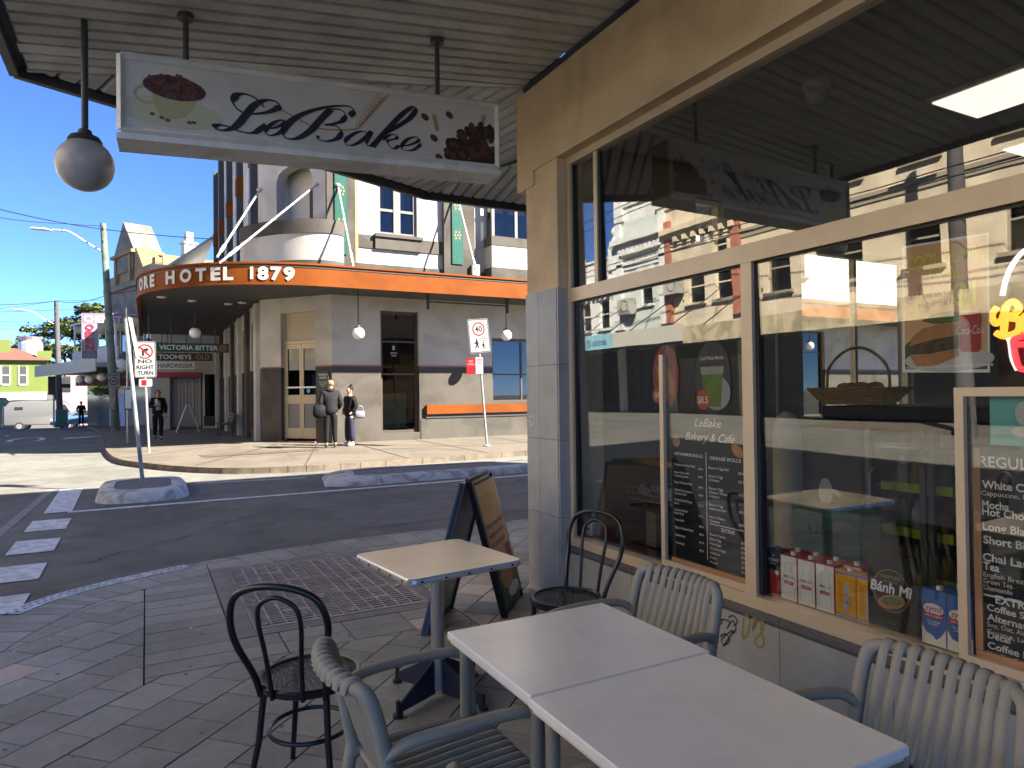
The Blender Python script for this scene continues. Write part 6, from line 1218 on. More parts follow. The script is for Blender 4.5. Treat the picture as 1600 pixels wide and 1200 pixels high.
# traffic signal, green direction sign, bin, green utility box
ts = thing('traffic_signal', 'black traffic signal facing away on a grey post by the dark pole', 'traffic light', (onZ(84, 668, FZ(58)).x, 58, FZ(58)))
a, b = onY(75, 588, 58), onY(87, 617, 58); q = MB(); q.bbox(a.x, b.x, 57.9, 58.1, b.z, a.z, b=.03); q.build('housing', M_dk, ts); x_ = onY(84, 620, 58).x; q = MB(); q.cyl((x_, 58, FZ(58)), (x_, 58, b.z+.2), .06, n=8); q.build('post', M_galv, ts)
a, b = onY(94, 600, 57.5), onY(110, 606, 57.5); q = MB(); q.bbox(a.x, b.x, 57.4, 57.6, b.z, a.z, b=.02); q.build('side_housing', M_dk, ts)
gs = thing('direction_sign', 'green and white arrow direction sign at the street end', 'sign', (onY(5, 668, 60).x, 60, FZ(60)))
q = MB(); q.add([onY(x, y, 60) for x, y in ((-30, 621), (9, 621), (15, 628), (9, 635), (-30, 635))], [(0, 1, 2, 3, 4)]); q.build('plate', M_sw, gs); q = MB(); q.add([onY(x, y, 59.97) for x, y in ((-30, 623), (2, 623), (6, 628), (2, 633), (-30, 633))], [(0, 1, 2, 3, 4)]); q.build('green_field', mat('sign_go_green', (.02, .25, .11), .5), gs); x_ = onY(5, 668, 60.02).x; q = MB(); q.cyl((x_, 60.05, FZ(60)), (x_, 60.05, onY(5, 622, 60).z), .05, n=8); q.build('post', M_galv, gs)
ub = thing('utility_cabinet', 'green metal utility cabinet beside the dark power pole', 'cabinet', (onY(97, 667, 59).x, 59, FZ(59))); a, b = onY(87, 640, 59), onY(106, 667, 59); q = MB(); q.bbox(a.x, b.x, 58.8, 59.3, FZ(59), a.z, b=.03); q.build('cabinet', mat('utility_green', (.05, .15, .13), .5), ub); q = MB(); q.box((a.x+b.x)/2-.01, (a.x+b.x)/2+.01, 58.79, 58.8, FZ(59)+.1, a.z-.1); q.build('door_seam', M_dk, ub)
# ================= VEHICLES =================
M_rub = mat('tyre', (.02, .02, .02), .8); M_win = mat('car_window', (.02, .022, .025), .08, spec=.8); M_rim = mat('wheel_rim', (.4, .4, .4), .35, metal=.7); M_lred = mat('tail_lamp', (.4, .02, .02), .3); M_lw = mat('head_lamp', (.7, .7, .7), .2)
def vehicle(name, label, cat_, loc, rz, side, wid, paint, windows, wheels, wr, parts=()):
    """side: outline [(x,z)], x forward; lofted across the width with a tumblehome"""
    t = thing(name, label, cat_, loc, rz); hw = wid/2; n = len(side); zmax = max(p[1] for p in side); zmid = .55*zmax
    q = MB(); rings = []
    for f_, ins in ((-1, .06), (-.96, .0), (.96, 0), (1, .06)):
        cx = sum(p[0] for p in side)/n; cz = sum(p[1] for p in side)/n
        rings.append([((p[0]-cx)*(1-ins*.5)+cx, f_*(hw-max(0, p[1]-zmid)*.13), (p[1]-cz)*(1-ins)+cz) for p in side])
    vs = [p for r_ in rings for p in r_]; q.add(vs, [(r_*n+i, r_*n+(i+1) % n, (r_+1)*n+(i+1) % n, (r_+1)*n+i) for r_ in range(3) for i in range(n)]+[tuple(range(n-1, -1, -1)), tuple(3*n+i for i in range(n))]); q.build('body', paint, t, True, True, angle=30)
    for s_ in (-1, 1):
        for w_ in windows:
            q = MB(); q.add([(x, s_*(hw-max(0, z-zmid)*.13+.004), z) for x, z in w_], [tuple(range(len(w_)))]); q.build('side_window', M_win, t, local=True)
        for x in wheels:
            q = MB(); M_ = Matrix.Translation((x, s_*(hw-.10), wr)) @ Matrix.Rotation(pi/2, 4, 'X'); q.lathe([(wr*.62, -.11), (wr*.95, -.11), (wr, -.07), (wr, .07), (wr*.95, .115), (wr*.62, .115)], n=20, M=M_); wh = q.build('wheel', M_rub, t, True, True)
            q = MB(); q.lathe([(wr*.60, -.117), (wr*.5, -.12), (wr*.1, -.09), (wr*.1, .09), (wr*.5, .12), (wr*.60, .117)], n=16, M=M_); q.build('rim', M_rim, wh, True, True)
    for nm, m, bx in parts: q = MB(); q.bbox(*bx, b=.015); q.build(nm, m, t, local=True)
    return t
van_side = [(-2.9, .45), (-2.95, 1.0), (-2.92, 2.1), (-2.75, 2.45), (-1.0, 2.55), (1.0, 2.5), (1.55, 2.35), (2.1, 1.5), (2.8, 1.2), (2.95, .9), (2.95, .45)]
vz = FZ(72)-.12
vehicle('van', 'silver grey panel van parked at the end of the street', 'van', (-7.7, 72, vz), radians(-8), van_side, 2.0, mat('van_silver', (.12, .118, .112), .4, metal=.0, coat=.3), [[(1.2, 1.45), (1.3, 2.15), (1.6, 2.15), (2.0, 1.5)], [(-2.1, 1.75), (-2.1, 2.0), (-1.5, 2.0), (-1.5, 1.75)]], (-1.75, 1.85), .36, [('tail_lamp', M_lred, (-2.97, -2.9, -.97, -.86, 1.0, 1.35)), ('tail_lamp', M_lred, (-2.97, -2.9, .86, .97, 1.0, 1.35)), ('rear_window', M_win, (-2.975, -2.93, -.75, .75, 1.35, 2.05)), ('bumper', M_dk, (-3.05, -2.9, -.95, .95, .4, .62)), ('roof_rack', M_dk, (-2.4, .6, -.7, .7, 2.56, 2.60))])
car_side = [(-2.15, .35), (-2.2, .75), (-2.1, .98), (-1.5, 1.05), (-1.0, 1.42), (.35, 1.45), (1.05, 1.02), (1.95, .88), (2.15, .65), (2.15, .35)]
cw = [[(-1.35, 1.03), (-.95, 1.36), (-.35, 1.38), (-.35, 1.03)], [(-.28, 1.03), (-.28, 1.38), (.3, 1.38), (.85, 1.03)]]
cp_ = [('head_lamp', M_lw, (2.08, 2.17, -.75, -.5, .62, .76)), ('head_lamp', M_lw, (2.08, 2.17, .5, .75, .62, .76)), ('tail_lamp', M_lred, (-2.22, -2.12, -.75, -.5, .75, .9)), ('tail_lamp', M_lred, (-2.22, -2.12, .5, .75, .75, .9)), ('bumper', M_dk, (2.12, 2.2, -.8, .8, .3, .5))]
vehicle('car', 'light blue car parked beside the silver van', 'car', (-4.6, 66, FZ(66)-.12), radians(188), car_side, 1.75, mat('car_blue', (.07, .14, .24), .3, coat=.5), cw, (-1.3, 1.3), .31, cp_)
# ================= BACKGROUND BUILDINGS =================
def bbox_building(name, label, base, parts):
    t = thing(name, label, 'building', base)
    for nm, m, bxs, M_ in parts:
        q = MB()
        for b in bxs: q.box(*b, M=M_)
        q.build(nm, m, t)
    return t
def facade_frame(a, b):                            # local frame from point a to b, y inwards (left of travel is outward)
    t = (Vector((*b, 0))-Vector((*a, 0))); L = t.length; t.normalize(); n_ = Vector((t.y, -t.x, 0)); return Matrix(((t.x, n_.x, 0, a[0]), (t.y, n_.y, 0, a[1]), (0, 0, 1, 0), (0, 0, 0, 1))), L
# shop next to the hotel, with a face turned to the corner
M_bg = mat('shop_beige', (.40, .36, .30), .85, var=.08, vs=1.5); M_curt = mat('curtain_grey', (.30, .28, .26), .8)
sp = bbox_building('shop_building', 'beige shop with curtained door beyond the hotel awning', (2, 37, FZ(37)), [('wall', M_bg, [(.2, 1.0, 37, 48, -.5, 8), (2.45, 4.5, 37, 48, -.5, 8), (1.0, 2.45, 37.0, 48, 2.75, 8), (1.0, 2.45, 37.8, 38, -.5, 2.75)], None), ('fascia_sign', mat('shop_red', (.30, .03, .04), .5), [(.25, 2.4, 36.9, 36.98, 2.55, 2.8)], None)])
for k in range(9): q = MB(); q.box(1.02+.155*k, 1.15+.155*k, 37.3+.03*(k % 2), 37.34+.03*(k % 2), FZ(37)+.1, 2.6); q.build('curtain_strip', M_curt, sp)
for x in (2.55, 3.2): q = MB(); q.box(x, x+.45, 36.96, 36.995, FZ(37)+.6, 2.7); q.build('shop_window', M_hg, sp); 
for k in range(2): q = MB(); q.box(2.5+.65*k, 3.05+.65*k, 36.985, 36.998, FZ(37)+.1, FZ(37)+.6); q.build('panel', M_ht, sp)
# verandah roof on the shop, seen above the hotel awning
q = MB(); q.add([(.0, 36.6, 7.2), (.0, 47, 7.2), (3.0, 47, 9.6), (3.0, 36.6, 9.6), (.0, 36.6, 7.05), (.0, 47, 7.05), (3.0, 47, 9.45), (3.0, 36.6, 9.45)], [(0, 1, 2, 3), (7, 6, 5, 4), (0, 4, 5, 1), (1, 5, 6, 2), (2, 6, 7, 3), (3, 7, 4, 0)]); q.build('verandah_roof', mat('iron_roof', (.30, .33, .36), .5, metal=.3, var=.15, vs=3), sp)
for k in range(5): q = MB(); q.cyl((.1, 37.5+2.3*k, 3.9), (.1, 37.5+2.3*k, 7.1), .05, n=8); q.build('verandah_post', M_cr, sp)
# gabled stone building
Mg, Lg = facade_frame((.5, 46), (-2.3, 54.2)); M_st = mat('grey_stone', (.145, .132, .112), .9, var=.2, vs=1.5, bump=.4, bs=10, stain=.3, ss=1); M_stl = mat('tan_stone', (.205, .145, .075), .9, var=.2, vs=1.5, bump=.3, bs=10)
gb = thing('gabled_building', 'weathered stone building with a tall triangular pediment down the street', 'building', (-1, 50, FZ(50)))
def gp(name, m, *b, M=Mg): 
    q = MB()
    for k in b: q.box(*k, M=M)
    return q.build(name, m, gb)
gp('wall', M_st, (0, Lg, 0, 6, -1.5, 9.0)); gp('cornice', M_st, (-.1, Lg+.1, -.25, 0, 8.6, 8.95), (-.1, Lg+.1, -.18, 0, 6.4, 6.6)); gp('parapet', M_stl, (0, Lg, .02, .7, 9.0, 9.7), (0, .5, .0, 6, 9.0, 10.0))
q = MB(); cx_ = Lg*.60; hw_ = 1.7
prof = [(cx_-hw_, 9.7), (cx_-hw_, 10.9), (cx_-hw_-.25, 10.9), (cx_, 13.0), (cx_+hw_+.25, 10.9), (cx_+hw_, 10.9), (cx_+hw_, 9.7)]
vs = [Mg @ Vector((x, y, z)) for y in (-.1, 1.6) for x, z in prof]; n = len(prof); q.add(vs, [tuple(range(n)), tuple(range(2*n-1, n-1, -1))]+[(i, (i+1) % n, n+(i+1) % n, n+i) for i in range(n)]); q.build('pediment', M_st, gb)
gp('pediment_moulding', M_stl, (cx_-hw_-.3, cx_+hw_+.3, -.3, 1.7, 10.75, 10.95), (cx_-hw_+.2, cx_-hw_+.5, -.22, -.1, 9.0, 10.7), (cx_+hw_-.5, cx_+hw_-.2, -.22, -.1, 9.0, 10.7)); gp('scroll', M_stl, *[(cx_-hw_-1.4+.2*k, cx_-hw_, .0, 1.2, 9.7+.22*k, 9.92+.22*k) for k in range(6)])
for k in range(4): gp('window', M_win, (.8+2.1*k, 1.7+2.1*k, -.02, .05, 4.6, 6.2)); gp('window_frame', M_cr, (.72+2.1*k, .8+2.1*k, -.08, 0, 4.5, 6.3), (1.7+2.1*k, 1.78+2.1*k, -.08, 0, 4.5, 6.3))
gp('chimney', M_hw, (-.3, .3, 1.6, 2.3, 9.5, 11.0), (-.38, .38, 1.52, 2.38, 11.0, 11.12)); gp('chimney_pot', M_hw, (-.2, .2, 1.75, 2.15, 11.12, 11.75)); gp('side_wall', M_stl, (-.05, -.001, .4, 6, 6.5, 10.2))
gp('verandah_roof', MATS['iron_roof'], (-.2, Lg+.2, -2.2, 0, 6.35, 6.45)); 
for k in range(6): gp('bracket', M_cr, (.3+1.6*k, .38+1.6*k, -2.0, -.05, 5.9, 6.34), (.3+1.6*k, .38+1.6*k, -2.1, -2.0, 3.6, 6.34))
gp('balcony_wall', mat('weatherboard_grey', (.36, .37, .38), .8), (-.1, Lg+.1, -2.1, -2.0, 3.6, 4.6))
gp('awning', mat('awning_grey', (.30, .31, .29), .7), (-.2, Lg+4.5, -3.2, -2.2, 3.35, 3.6), (-.2, Lg+4.5, -3.25, -3.2, 3.1, 3.85)); gp('awning_soffit', M_dk, (-.2, Lg+4.5, -3.19, -.02, 3.25, 3.34))  # charcoal soffit puts the darkness beneath the awning into its colour
gp('shopfront', mat('shopfront_glass', (.10, .11, .12), .15), (.2, Lg, -.03, -.001, -.4, 2.7)); gp('end_wall', M_bg, (Lg, Lg+5, .3, 6, -1.5, 5.2), (Lg, Lg+5, -.05, .3, 2.6, 5.2)); gp('end_shopfront', MATS['shopfront_glass'], (Lg, Lg+5, .1, .29, -1.0, 2.6)); gp('window_banner', mat('banner_blue', (.30, .34, .55), .6, var=.2, vs=2), (5.2, 8.2, -.06, -.031, -.3, 1.9))
# awning globes of the pharmacy
for k, (x, y) in enumerate(((125, 593), (140, 593), (159, 589), (188, 571))): p = onY(x, y, 50-1.5*k); q = MB(); q.sphere(p, .26 if k < 3 else .42, 16); t_ = tag(q.build('awning_globe', M_op2, None, True, angle=80), 'white globe hanging under the pharmacy awning' if k < 3 else 'larger white globe hanging behind the power pole near the pharmacy', 'lamp', 'globes under the pharmacy awning'); 
def board(name, label, Y_, pts, m, cat_='sign', th=.1):
    t = thing(name, label, cat_, onY(*pts[-1], Y_)); q = MB(); f_ = [onY(x, y, Y_) for x, y in pts]; n = len(f_); q.add(f_+[p+YA*th for p in f_], [tuple(range(n)), tuple(range(2*n-1, n-1, -1))]+[(i, (i+1) % n, n+(i+1) % n, n+i) for i in range(n)]); q.build('panel', m, t); return t
def btext(t, s, x0, x1, y, h, Y_, m, b=.03):
    p, e, u_ = onY(x0, y, Y_-.02), onY(x1, y, Y_-.02), onY(x0, y-h, Y_-.02); q = MB(); put_text(q, s, p, XA, ZA, u_.z-p.z, e.x-p.x, 'l', b); q.build('lettering', m, t)
M_mag = mat('sign_plum', (.15, .11, .16), .6, var=.1, vs=2); M_cred = mat('open_red', (.30, .012, .03), .5)
ch = board('chemist_sign', 'tall projecting chemist sign with red open letters', 43, [(127, 489), (193, 489), (193, 505), (152, 505), (152, 560), (128, 560)], M_mag); btext(ch, 'CHEMIST', 131, 190, 503, 11, 43, mat('sign_lilac_white', (.42, .38, .46), .6))
q = MB(); q.add([onY(x, y, 42.99) for x, y in ((129, 506), (151, 506), (151, 548), (129, 548))], [(0, 1, 2, 3)]); q.build('pale_panel', mat('sign_pale_blue', (.19, .23, .30), .6), ch)
for k, s in enumerate('OPEN'): btext(ch, s, 133, 147, 515+10.5*k, 8.5, 42.97, M_cred, .05)
q = MB(); q.add([onY(x, y, 42.985) for x, y in ((129, 549), (151, 549), (151, 559), (129, 559))], [(0, 1, 2, 3)]); q.build('blue_panel', mat('sign_mid_blue', (.08, .12, .2), .6), ch); btext(ch, '10pm', 131, 149, 558.5, 8, 42.95, M_sw)
ph = board('pharmacy_sign', 'red pharmacy fascia sign with white capitals under the awning', 50.5, [(118, 592), (206, 592), (206, 603), (118, 603)], mat('pharmacy_red', (.30, .015, .02), .5)); btext(ph, 'PHARMACY', 123, 175, 602, 6.5, 50.5, M_sw, .03)
yb = board('awning_banner', 'yellow banner on the edge of the pharmacy awning', 49, [(137, 570), (157, 563), (157, 580), (137, 585)], mat('banner_yellow', (.55, .42, .05), .6, var=.2, vs=2)); btext(yb, 'RX', 140, 154, 581, 9, 49, M_dk)
# far pink house and lime green terrace at the street end
M_lime = mat('lime_paint', (.10, .135, .022), .8, var=.05, vs=1); M_rt = mat('roof_tile', (.13, .055, .036), .85, var=.25, vs=4)
gl = thing('green_building', 'lime green corner shop with tiled roof closing the street', 'building', (-12, 80, FZ(80)))
def gq(name, m, *b):
    q = MB()
    for k in b: q.box(*k)
    return q.build(name, m, gl)
x1 = onY(74, 600, 79).x; ze = onY(40, 563, 79).z; zl = onY(40, 612, 79).z
gq('wall', M_lime, (-26, x1, 79, 90, zl-.2, ze)); gq('lower_wall', mat('shop_dark', (.10, .09, .08), .7), (-26, x1, 79.3, 90, -2, zl-.2)); gq('awning', mat('black_awning', (.09, .09, .095), .7), (-26, x1+.2, 76.6, 79.2, zl-.75, zl-.25)); gq('awning_edge', mat('awning_silver', (.35, .36, .36), .6), (-26, x1+.2, 76.5, 76.6, zl-.8, zl-.05))
for a in (17, 44): p, r_ = onY(a-14, 573, 79), onY(a-2, 600, 79); w_ = gq('window', mat('sash_dark', (.05, .05, .05), .5), (p.x, r_.x, 78.95, 79.0, r_.z, p.z)); gq('window_frame', M_cr, (p.x-.08, p.x, 78.92, 79, r_.z-.08, p.z+.08), (r_.x, r_.x+.08, 78.92, 79, r_.z-.08, p.z+.08), (p.x, r_.x, 78.92, 79, r_.z-.12, r_.z), (p.x, r_.x, 78.9, 78.95, (p.z+r_.z)/2-.04, (p.z+r_.z)/2+.04))
q = MB(); zr = onY(20, 547, 84).z+.2; q.add([(-26, 78.6, ze), (x1+.3, 78.6, ze), (x1-3.2, 84, zr), (-26, 84, zr), (-26, 90, ze), (x1+.3, 90, ze)], [(0, 1, 2, 3), (1, 5, 2), (5, 4, 3, 2)]); q.build('roof', M_rt, gl)
p = onY(67, 553, 80); gq('chimney', M_lime, (p.x-.5, p.x+.6, 80, 81, ze-.2, p.z+.3)); p = onY(4, 530, 82); gq('chimney', M_lime, (p.x-.6, p.x+.5, 82, 83, ze, p.z)); p = onY(48, 540, 88); q = MB(); q.lathe([(1.1, p.z-1.2), (1.1, p.z+.2), (.9, p.z+.5), (1.2, p.z+.9)], (p.x, 88, 0), 14); q.build('roof_vent', mat('vent_metal', (.5, .5, .5), .4, metal=.5), gl)
q = MB(); p, e = onY(8, 615, 76.45), onY(44, 615, 76.45); put_text(q, 'CAFE BAR', (p.x, 76.45, p.z-.25), XA, ZA, .35, e.x-p.x); q.build('lettering', M_wtx, gl) if False else None
hs = thing('pink_house', 'small pale pink gabled house behind the traffic signal', 'building', (-4.5, 84, FZ(84))); a, b = onY(95, 600, 84), onY(140, 600, 84); ap = onY(118, 560, 84)
q = MB(); pr_ = [(a.x, -2), (a.x, a.z), (ap.x, ap.z), (b.x, a.z), (b.x, -2)]; n = 5; q.add([(x, 84, z) for x, z in pr_]+[(x, 92, z) for x, z in pr_], [tuple(range(5)), tuple(range(9, 4, -1))]+[(i, (i+1) % 5, 5+(i+1) % 5, 5+i) for i in range(5)]); q.build('wall', mat('pink_render', (.25, .185, .18), .85), hs)
q = MB(); 
for s0, s1 in (((a.x-.3, a.z-.2), (ap.x, ap.z+.12)), ((ap.x, ap.z+.12), (b.x+.3, a.z-.2))): q.add([(s0[0], 83.7, s0[1]), (s1[0], 83.7, s1[1]), (s1[0], 92, s1[1]), (s0[0], 92, s0[1]), (s0[0], 83.7, s0[1]+.2), (s1[0], 83.7, s1[1]+.2), (s1[0], 92, s1[1]+.2), (s0[0], 92, s0[1]+.2)], [(0, 1, 2, 3), (7, 6, 5, 4), (0, 4, 5, 1), (3, 2, 6, 7)])
q.build('roof', mat('grey_roof', (.12, .11, .11), .8), hs); q = MB(); p = onY(103, 588, 83.95); q.box(p.x-.4, p.x+.4, 83.93, 83.99, p.z-1.6, p.z); q.build('window', M_win, hs)
# distant row closing the view
dw = thing('far_shop', 'low white shopfront at the far end of the street', 'building', (-2, 88, FZ(88)))
q = MB(); q.box(-7.5, 4, 86, 95, -2, 3.6); q.build('wall', M_hw, dw); q = MB(); q.box(-7.5, 4, 84.5, 86, 2.2, 2.5); q.build('awning', M_galv, dw); q = MB(); q.box(-6, 2, 85.9, 85.99, -1, 2); q.build('window', M_win, dw)
# ================= TREE =================
def tree(label, base, h, crown, seed, nleaf=26000, ls=.46):
    rg = random.Random(seed); t = thing('tree', label, 'tree', base); b = Vector(base); q = MB(); ends = []
    q.tube([b, b+Vector((.1, 0, h*.25)), b+Vector((0, .1, h*.5))], [.45, .36, .28], 10)
    for (cx, cy, cz, rx, rz_) in crown:
        e = b+Vector((cx, cy, cz)); m_ = b+Vector((cx*.4, cy*.4, h*.45+(cz-h*.45)*.4)); q.tube(cat([b+Vector((0, .1, h*.42)), m_, e], 5), [.2-.012*i for i in range(11)], 7)
        for k in range(5): a = rg.uniform(0, 2*pi); e2 = e+Vector((cos(a)*rx*.8, sin(a)*rx*.8, rg.uniform(-.3, .6)*rz_)); q.tube([m_.lerp(e, .7), e.lerp(e2, .5)+ZA*.2, e2], [.08, .05, .02], 5)
    q.build('trunk', mat('bark', (.10, .075, .05), .9, var=.3, vs=4), t, True); lf = [MB(), MB()]
    per = nleaf//len(crown)
    for (cx, cy, cz, rx, rz_) in crown:
        cl = []
        for k in range(26): a, u_ = rg.uniform(0, 2*pi), rg.uniform(-.5, 1); r_ = rg.uniform(.45, 1.0); s_ = sqrt(1-u_*u_*.8); cl.append((Vector((cx+cos(a)*rx*r_*s_, cy+sin(a)*rx*r_*s_, cz+u_*rz_*r_)), rg.uniform(.25, .55)*rx*.55))
        for k in range(per):
            c_, r_ = cl[rg.randrange(len(cl))]; v = Vector((rg.gauss(0, 1), rg.gauss(0, 1), rg.gauss(0, .55))).normalized()*(r_*rg.random()**.45); p = b+c_+v; s_ = ls*rg.uniform(.5, 1.1); d1 = Vector((rg.gauss(0, 1), rg.gauss(0, 1), rg.gauss(0, .5))).normalized(); d2 = d1.cross(Vector((rg.gauss(0, .5), rg.gauss(0, .5), 1))).normalized()
            lf[0 if rg.random() < .55 else 1].add([p-d1*s_*.5, p+d2*s_*.28, p+d1*s_*.5, p-d2*s_*.28], [(0, 1, 2, 3)])
    for k in (0, 1): q = lf[k].build('crown', mat('foliage_%d' % k, ((.10, .13, .025), (.05, .075, .02))[k], .6, var=.35, vs=1.2), t); q['kind'] = 'stuff'
    return t
tb = onY(112, 640, 95)
tree('broad spreading green tree rising behind the far shops', (tb.x, 95, FZ(95)), 11, [(-4.0, 0, 8.6, 2.6, 1.1), (-1.6, 1, 10.6, 3.2, 1.3), (1.6, 0, 11.2, 3.4, 1.5), (4.6, 1, 10.4, 3.4, 1.6), (0, 0, 8.0, 3.2, 1.2), (3.6, -1, 7.4, 3.0, 1.3), (7.2, 0, 9.5, 2.6, 1.3), (-5.6, 0, 7.2, 1.8, .8), (2, -1, 13.2, 1.6, .8)], 5)
# planter of flowers by the pharmacy
q = MB(); p = onY(160, 612, 48); rg2 = random.Random(4)
for k in range(260): c_ = p+Vector((rg2.gauss(0, .28), rg2.gauss(0, .2), rg2.gauss(0, .13))); s_ = .09; a = rg2.uniform(0, 2*pi); q.add([c_+Vector((cos(a)*s_, sin(a)*s_, -.03)), c_+Vector((0, 0, s_)), c_-Vector((cos(a)*s_, sin(a)*s_, .03))], [(0, 1, 2)])
o = q.build('hanging_plant', mat('hanging_green', (.07, .12, .03), .7, var=.4, vs=4)); o['kind'] = 'stuff'; tag(o, 'hanging basket of green leaves under the pharmacy awning', 'plant')
# ================= BUILDINGS ACROSS THE MAIN STREET (mirrored in the cafe window) =================
MO = Matrix(((0, -1, 0, -14), (1, 0, 0, 0), (0, 0, 1, 0), (0, 0, 0, 1)))      # x along the street, y inwards
q = MB(); q.box(-30, -11.6, -10, 60, -.3, .02); struct(q.build('opposite_footpath', M_conc))
q = MB(); q.box(-11.6, -11.45, -10, 60, -.3, .025); tag(q.build('kerb', M_sk), 'straight kerb along the opposite footpath of the main street', 'kerb')
def opp(label, y0, y1, h, wallm, ops, trim, cornices=(), parapet=None, finials=(), brackets=None, awn=None, piers=(), ac=(), shop=None, pierm=None):
    t = thing('terrace_building', label, 'building', (-14, (y0+y1)/2, 0))
    def p(name, m, *b, par=None):
        q = MB()
        for k in b: q.box(*k, M=MO)
        return q.build(name, m, par or t)
    p('wall', wallm, *wall_open(y0, y1, 0, .4, 3.0, h, ops), (y0, y0+.3, 0, .4, 0, 3.0), (y1-.3, y1, 0, .4, 0, 3.0)); p('rear_mass', wallm, (y0+.01, y1-.01, 1.2, 9, 0, h-.4))
    for o in ops:
        m_ = (o[0]+o[1])/2; w_ = p('window', trim, (o[0], o[0]+.07, .12, .2, o[2], o[3]), (o[1]-.07, o[1], .12, .2, o[2], o[3]), (o[0]+.07, o[1]-.07, .12, .2, o[3]-.08, o[3]), (o[0]+.07, o[1]-.07, .12, .2, (o[2]+o[3])/2-.03, (o[2]+o[3])/2+.03))
        p('pane', M_hg, (o[0]+.07, o[1]-.07, .16, .165, o[2], o[3]-.08), par=w_); p('sill', trim, (o[0]-.12, o[1]+.12, -.14, .12, o[2]-.12, o[2]-.003), par=w_)
        if o[3]-o[2] > 1.4: p('lintel', trim, (o[0]-.1, o[1]+.1, -.06, 0, o[3]+.003, o[3]+.16), par=w_)
    for c0, c1, out in cornices: p('cornice', trim, (y0, y1, -out, 0, c0, c1), (y0, y1, -out*.5, 0, c0-.18, c0-.002))
    if brackets: p('brackets', trim, *[(y0+.15+k*brackets[2], y0+.35+k*brackets[2], -.28, -.002, brackets[0], brackets[1]) for k in range(int((y1-y0-.3)/brackets[2]))])
    if parapet: p('parapet', trim, (y0, y1, .0, .35, h, parapet), (y0, y1, -.1, .4, parapet, parapet+.1))
    for y in finials:
        q = MB(); b = MO @ Vector((y, .15, parapet or h)); q.box(y-.3, y+.3, -.15, .45, (parapet or h)-.6, (parapet or h)+.45, MO); q.lathe([(.36, .45), (.36, .55), (.12, .95), (.08, 1.0), (.16, 1.1), (.2, 1.22), (.15, 1.36), (.03, 1.45)], b, 10); q.build('finial', trim, t, True, angle=30)
    for a, b in piers: p('pier', pierm or trim, (a, b, -.15, -.001, 3.9, h))
    for (y, z) in ac:
        a_ = p('air_conditioner', M_hw, (y-.42, y+.42, -.5, -.1, z-.35, z+.35)); q = MB(); ringm(q, MO @ Vector((y-.08, -.503, z)), YA, ZA, .27, .27, .04, 20); q.build('fan_grille', M_dk, a_)
    if shop: p('shopfront', M_win, (y0+.35, y1-.35, .1, .15, .5, 2.9)); p('stallriser', shop, (y0+.35, y1-.35, .05, .2, 0, .5)); p('shop_frame', M_brown, *[(y0+.3+(y1-y0-.7)*k/4, y0+.4+(y1-y0-.7)*k/4, .02, .1, 0, 3.0) for k in range(5)])
    if awn:
        m_, z0, z1 = awn; p('awning', M_hs, (y0, y1, -2.9, -.002, z0+.1, z0+.2)); p('awning_fascia', m_, (y0, y1, -3.0, -2.9, z0, z1))
        p('awning_ties', M_dk, *[(y, y+.03, -.05, -.002, z1+1.2, z1+1.3) for y in (y0+1, y1-1)]); q = MB()
        for y in (y0+.8, y1-.8): q.cyl(MO @ Vector((y, -.02, z1+1.6)), MO @ Vector((y, -2.8, z1)), .02, n=6)
        q.build('tie_rods', M_dk, t)
    return t, p
M_cre = mat('cream_render', (.70, .58, .40), .85, var=.10, vs=.8, bump=.2, bs=12, stain=.22, ss=.7); M_dkt = mat('dark_tan_trim', (.33, .28, .20), .8); M_wo = mat('ornate_white', (.78, .77, .72), .8, var=.08, vs=1, stain=.15, ss=1.5); M_rb = mat('red_brick', (.42, .15, .09), .85, var=.25, vs=6); M_cr2 = mat('cream_stucco', (.72, .61, .43), .85, var=.12, vs=1, stain=.25, ss=1.2); M_pg = mat('pale_green_render', (.58, .62, .54), .85, var=.06, vs=1)  # M_dkt is a darker tan for the cream building's trim
opp('plain three-storey cream building with arched windows, mirrored in the cafe window', -2, 18.5, 13.5, M_cre, [(a, a+1.0, z0, z1) for a in (.5, 3.5, 6.2, 8.6, 11.2, 13.6, 16.3) for z0, z1 in ((4.5, 6.2), (7.6, 9.4))], M_dkt, [(6.9, 7.02, .1)], awn=(mat('awning_cream', (.50, .42, .26), .8, stain=.4, ss=2), 2.8, 3.4), shop=M_dk)
opp('red brick and cream terrace with bracketed cornice, mirrored in the cafe window', 18.5, 22.6, 8.2, M_cr2, [(18.95+1.5*k, 19.85+1.5*k, 4.6, 5.9) for k in range(2)]+[(19.2, 19.9, 6.4, 7.0)], M_cr2, [(7.6, 7.82, .45), (7.1, 7.18, .12)], 8.7, brackets=(7.22, 7.6, .5), awn=(mat('awning_pale', (.5, .47, .40), .7), 2.9, 3.5), piers=((18.5, 18.85), (22.25, 22.6)), ac=((21.9, 5.4),), shop=M_dk, pierm=M_rb)
t, p = opp('white ornate terrace with balustrade and ball finials, mirrored in the cafe window', 22.6, 26.0, 8.8, M_pg, [(23.6, 24.5, 4.9, 6.4)], M_wo, [(7.8, 8.05, .5), (6.8, 6.92, .15)], 9.5, (22.9, 25.7), (7.3, 7.8, .3), (mat('awning_aqua', (.25, .48, .55), .6), 2.9, 3.5), ((22.6, 23.0), (25.6, 26.0)), ((25.1, 4.9),), M_dk)
q = MB(); put_text(q, 'dentists @ enmore', MO @ Vector((24.3, -3.012, 3.06)), YA*1.0, ZA, .28, 2.6, 'c', .01) ; q.build('lettering', mat('dentist_blue', (.05, .13, .22), .6), t)
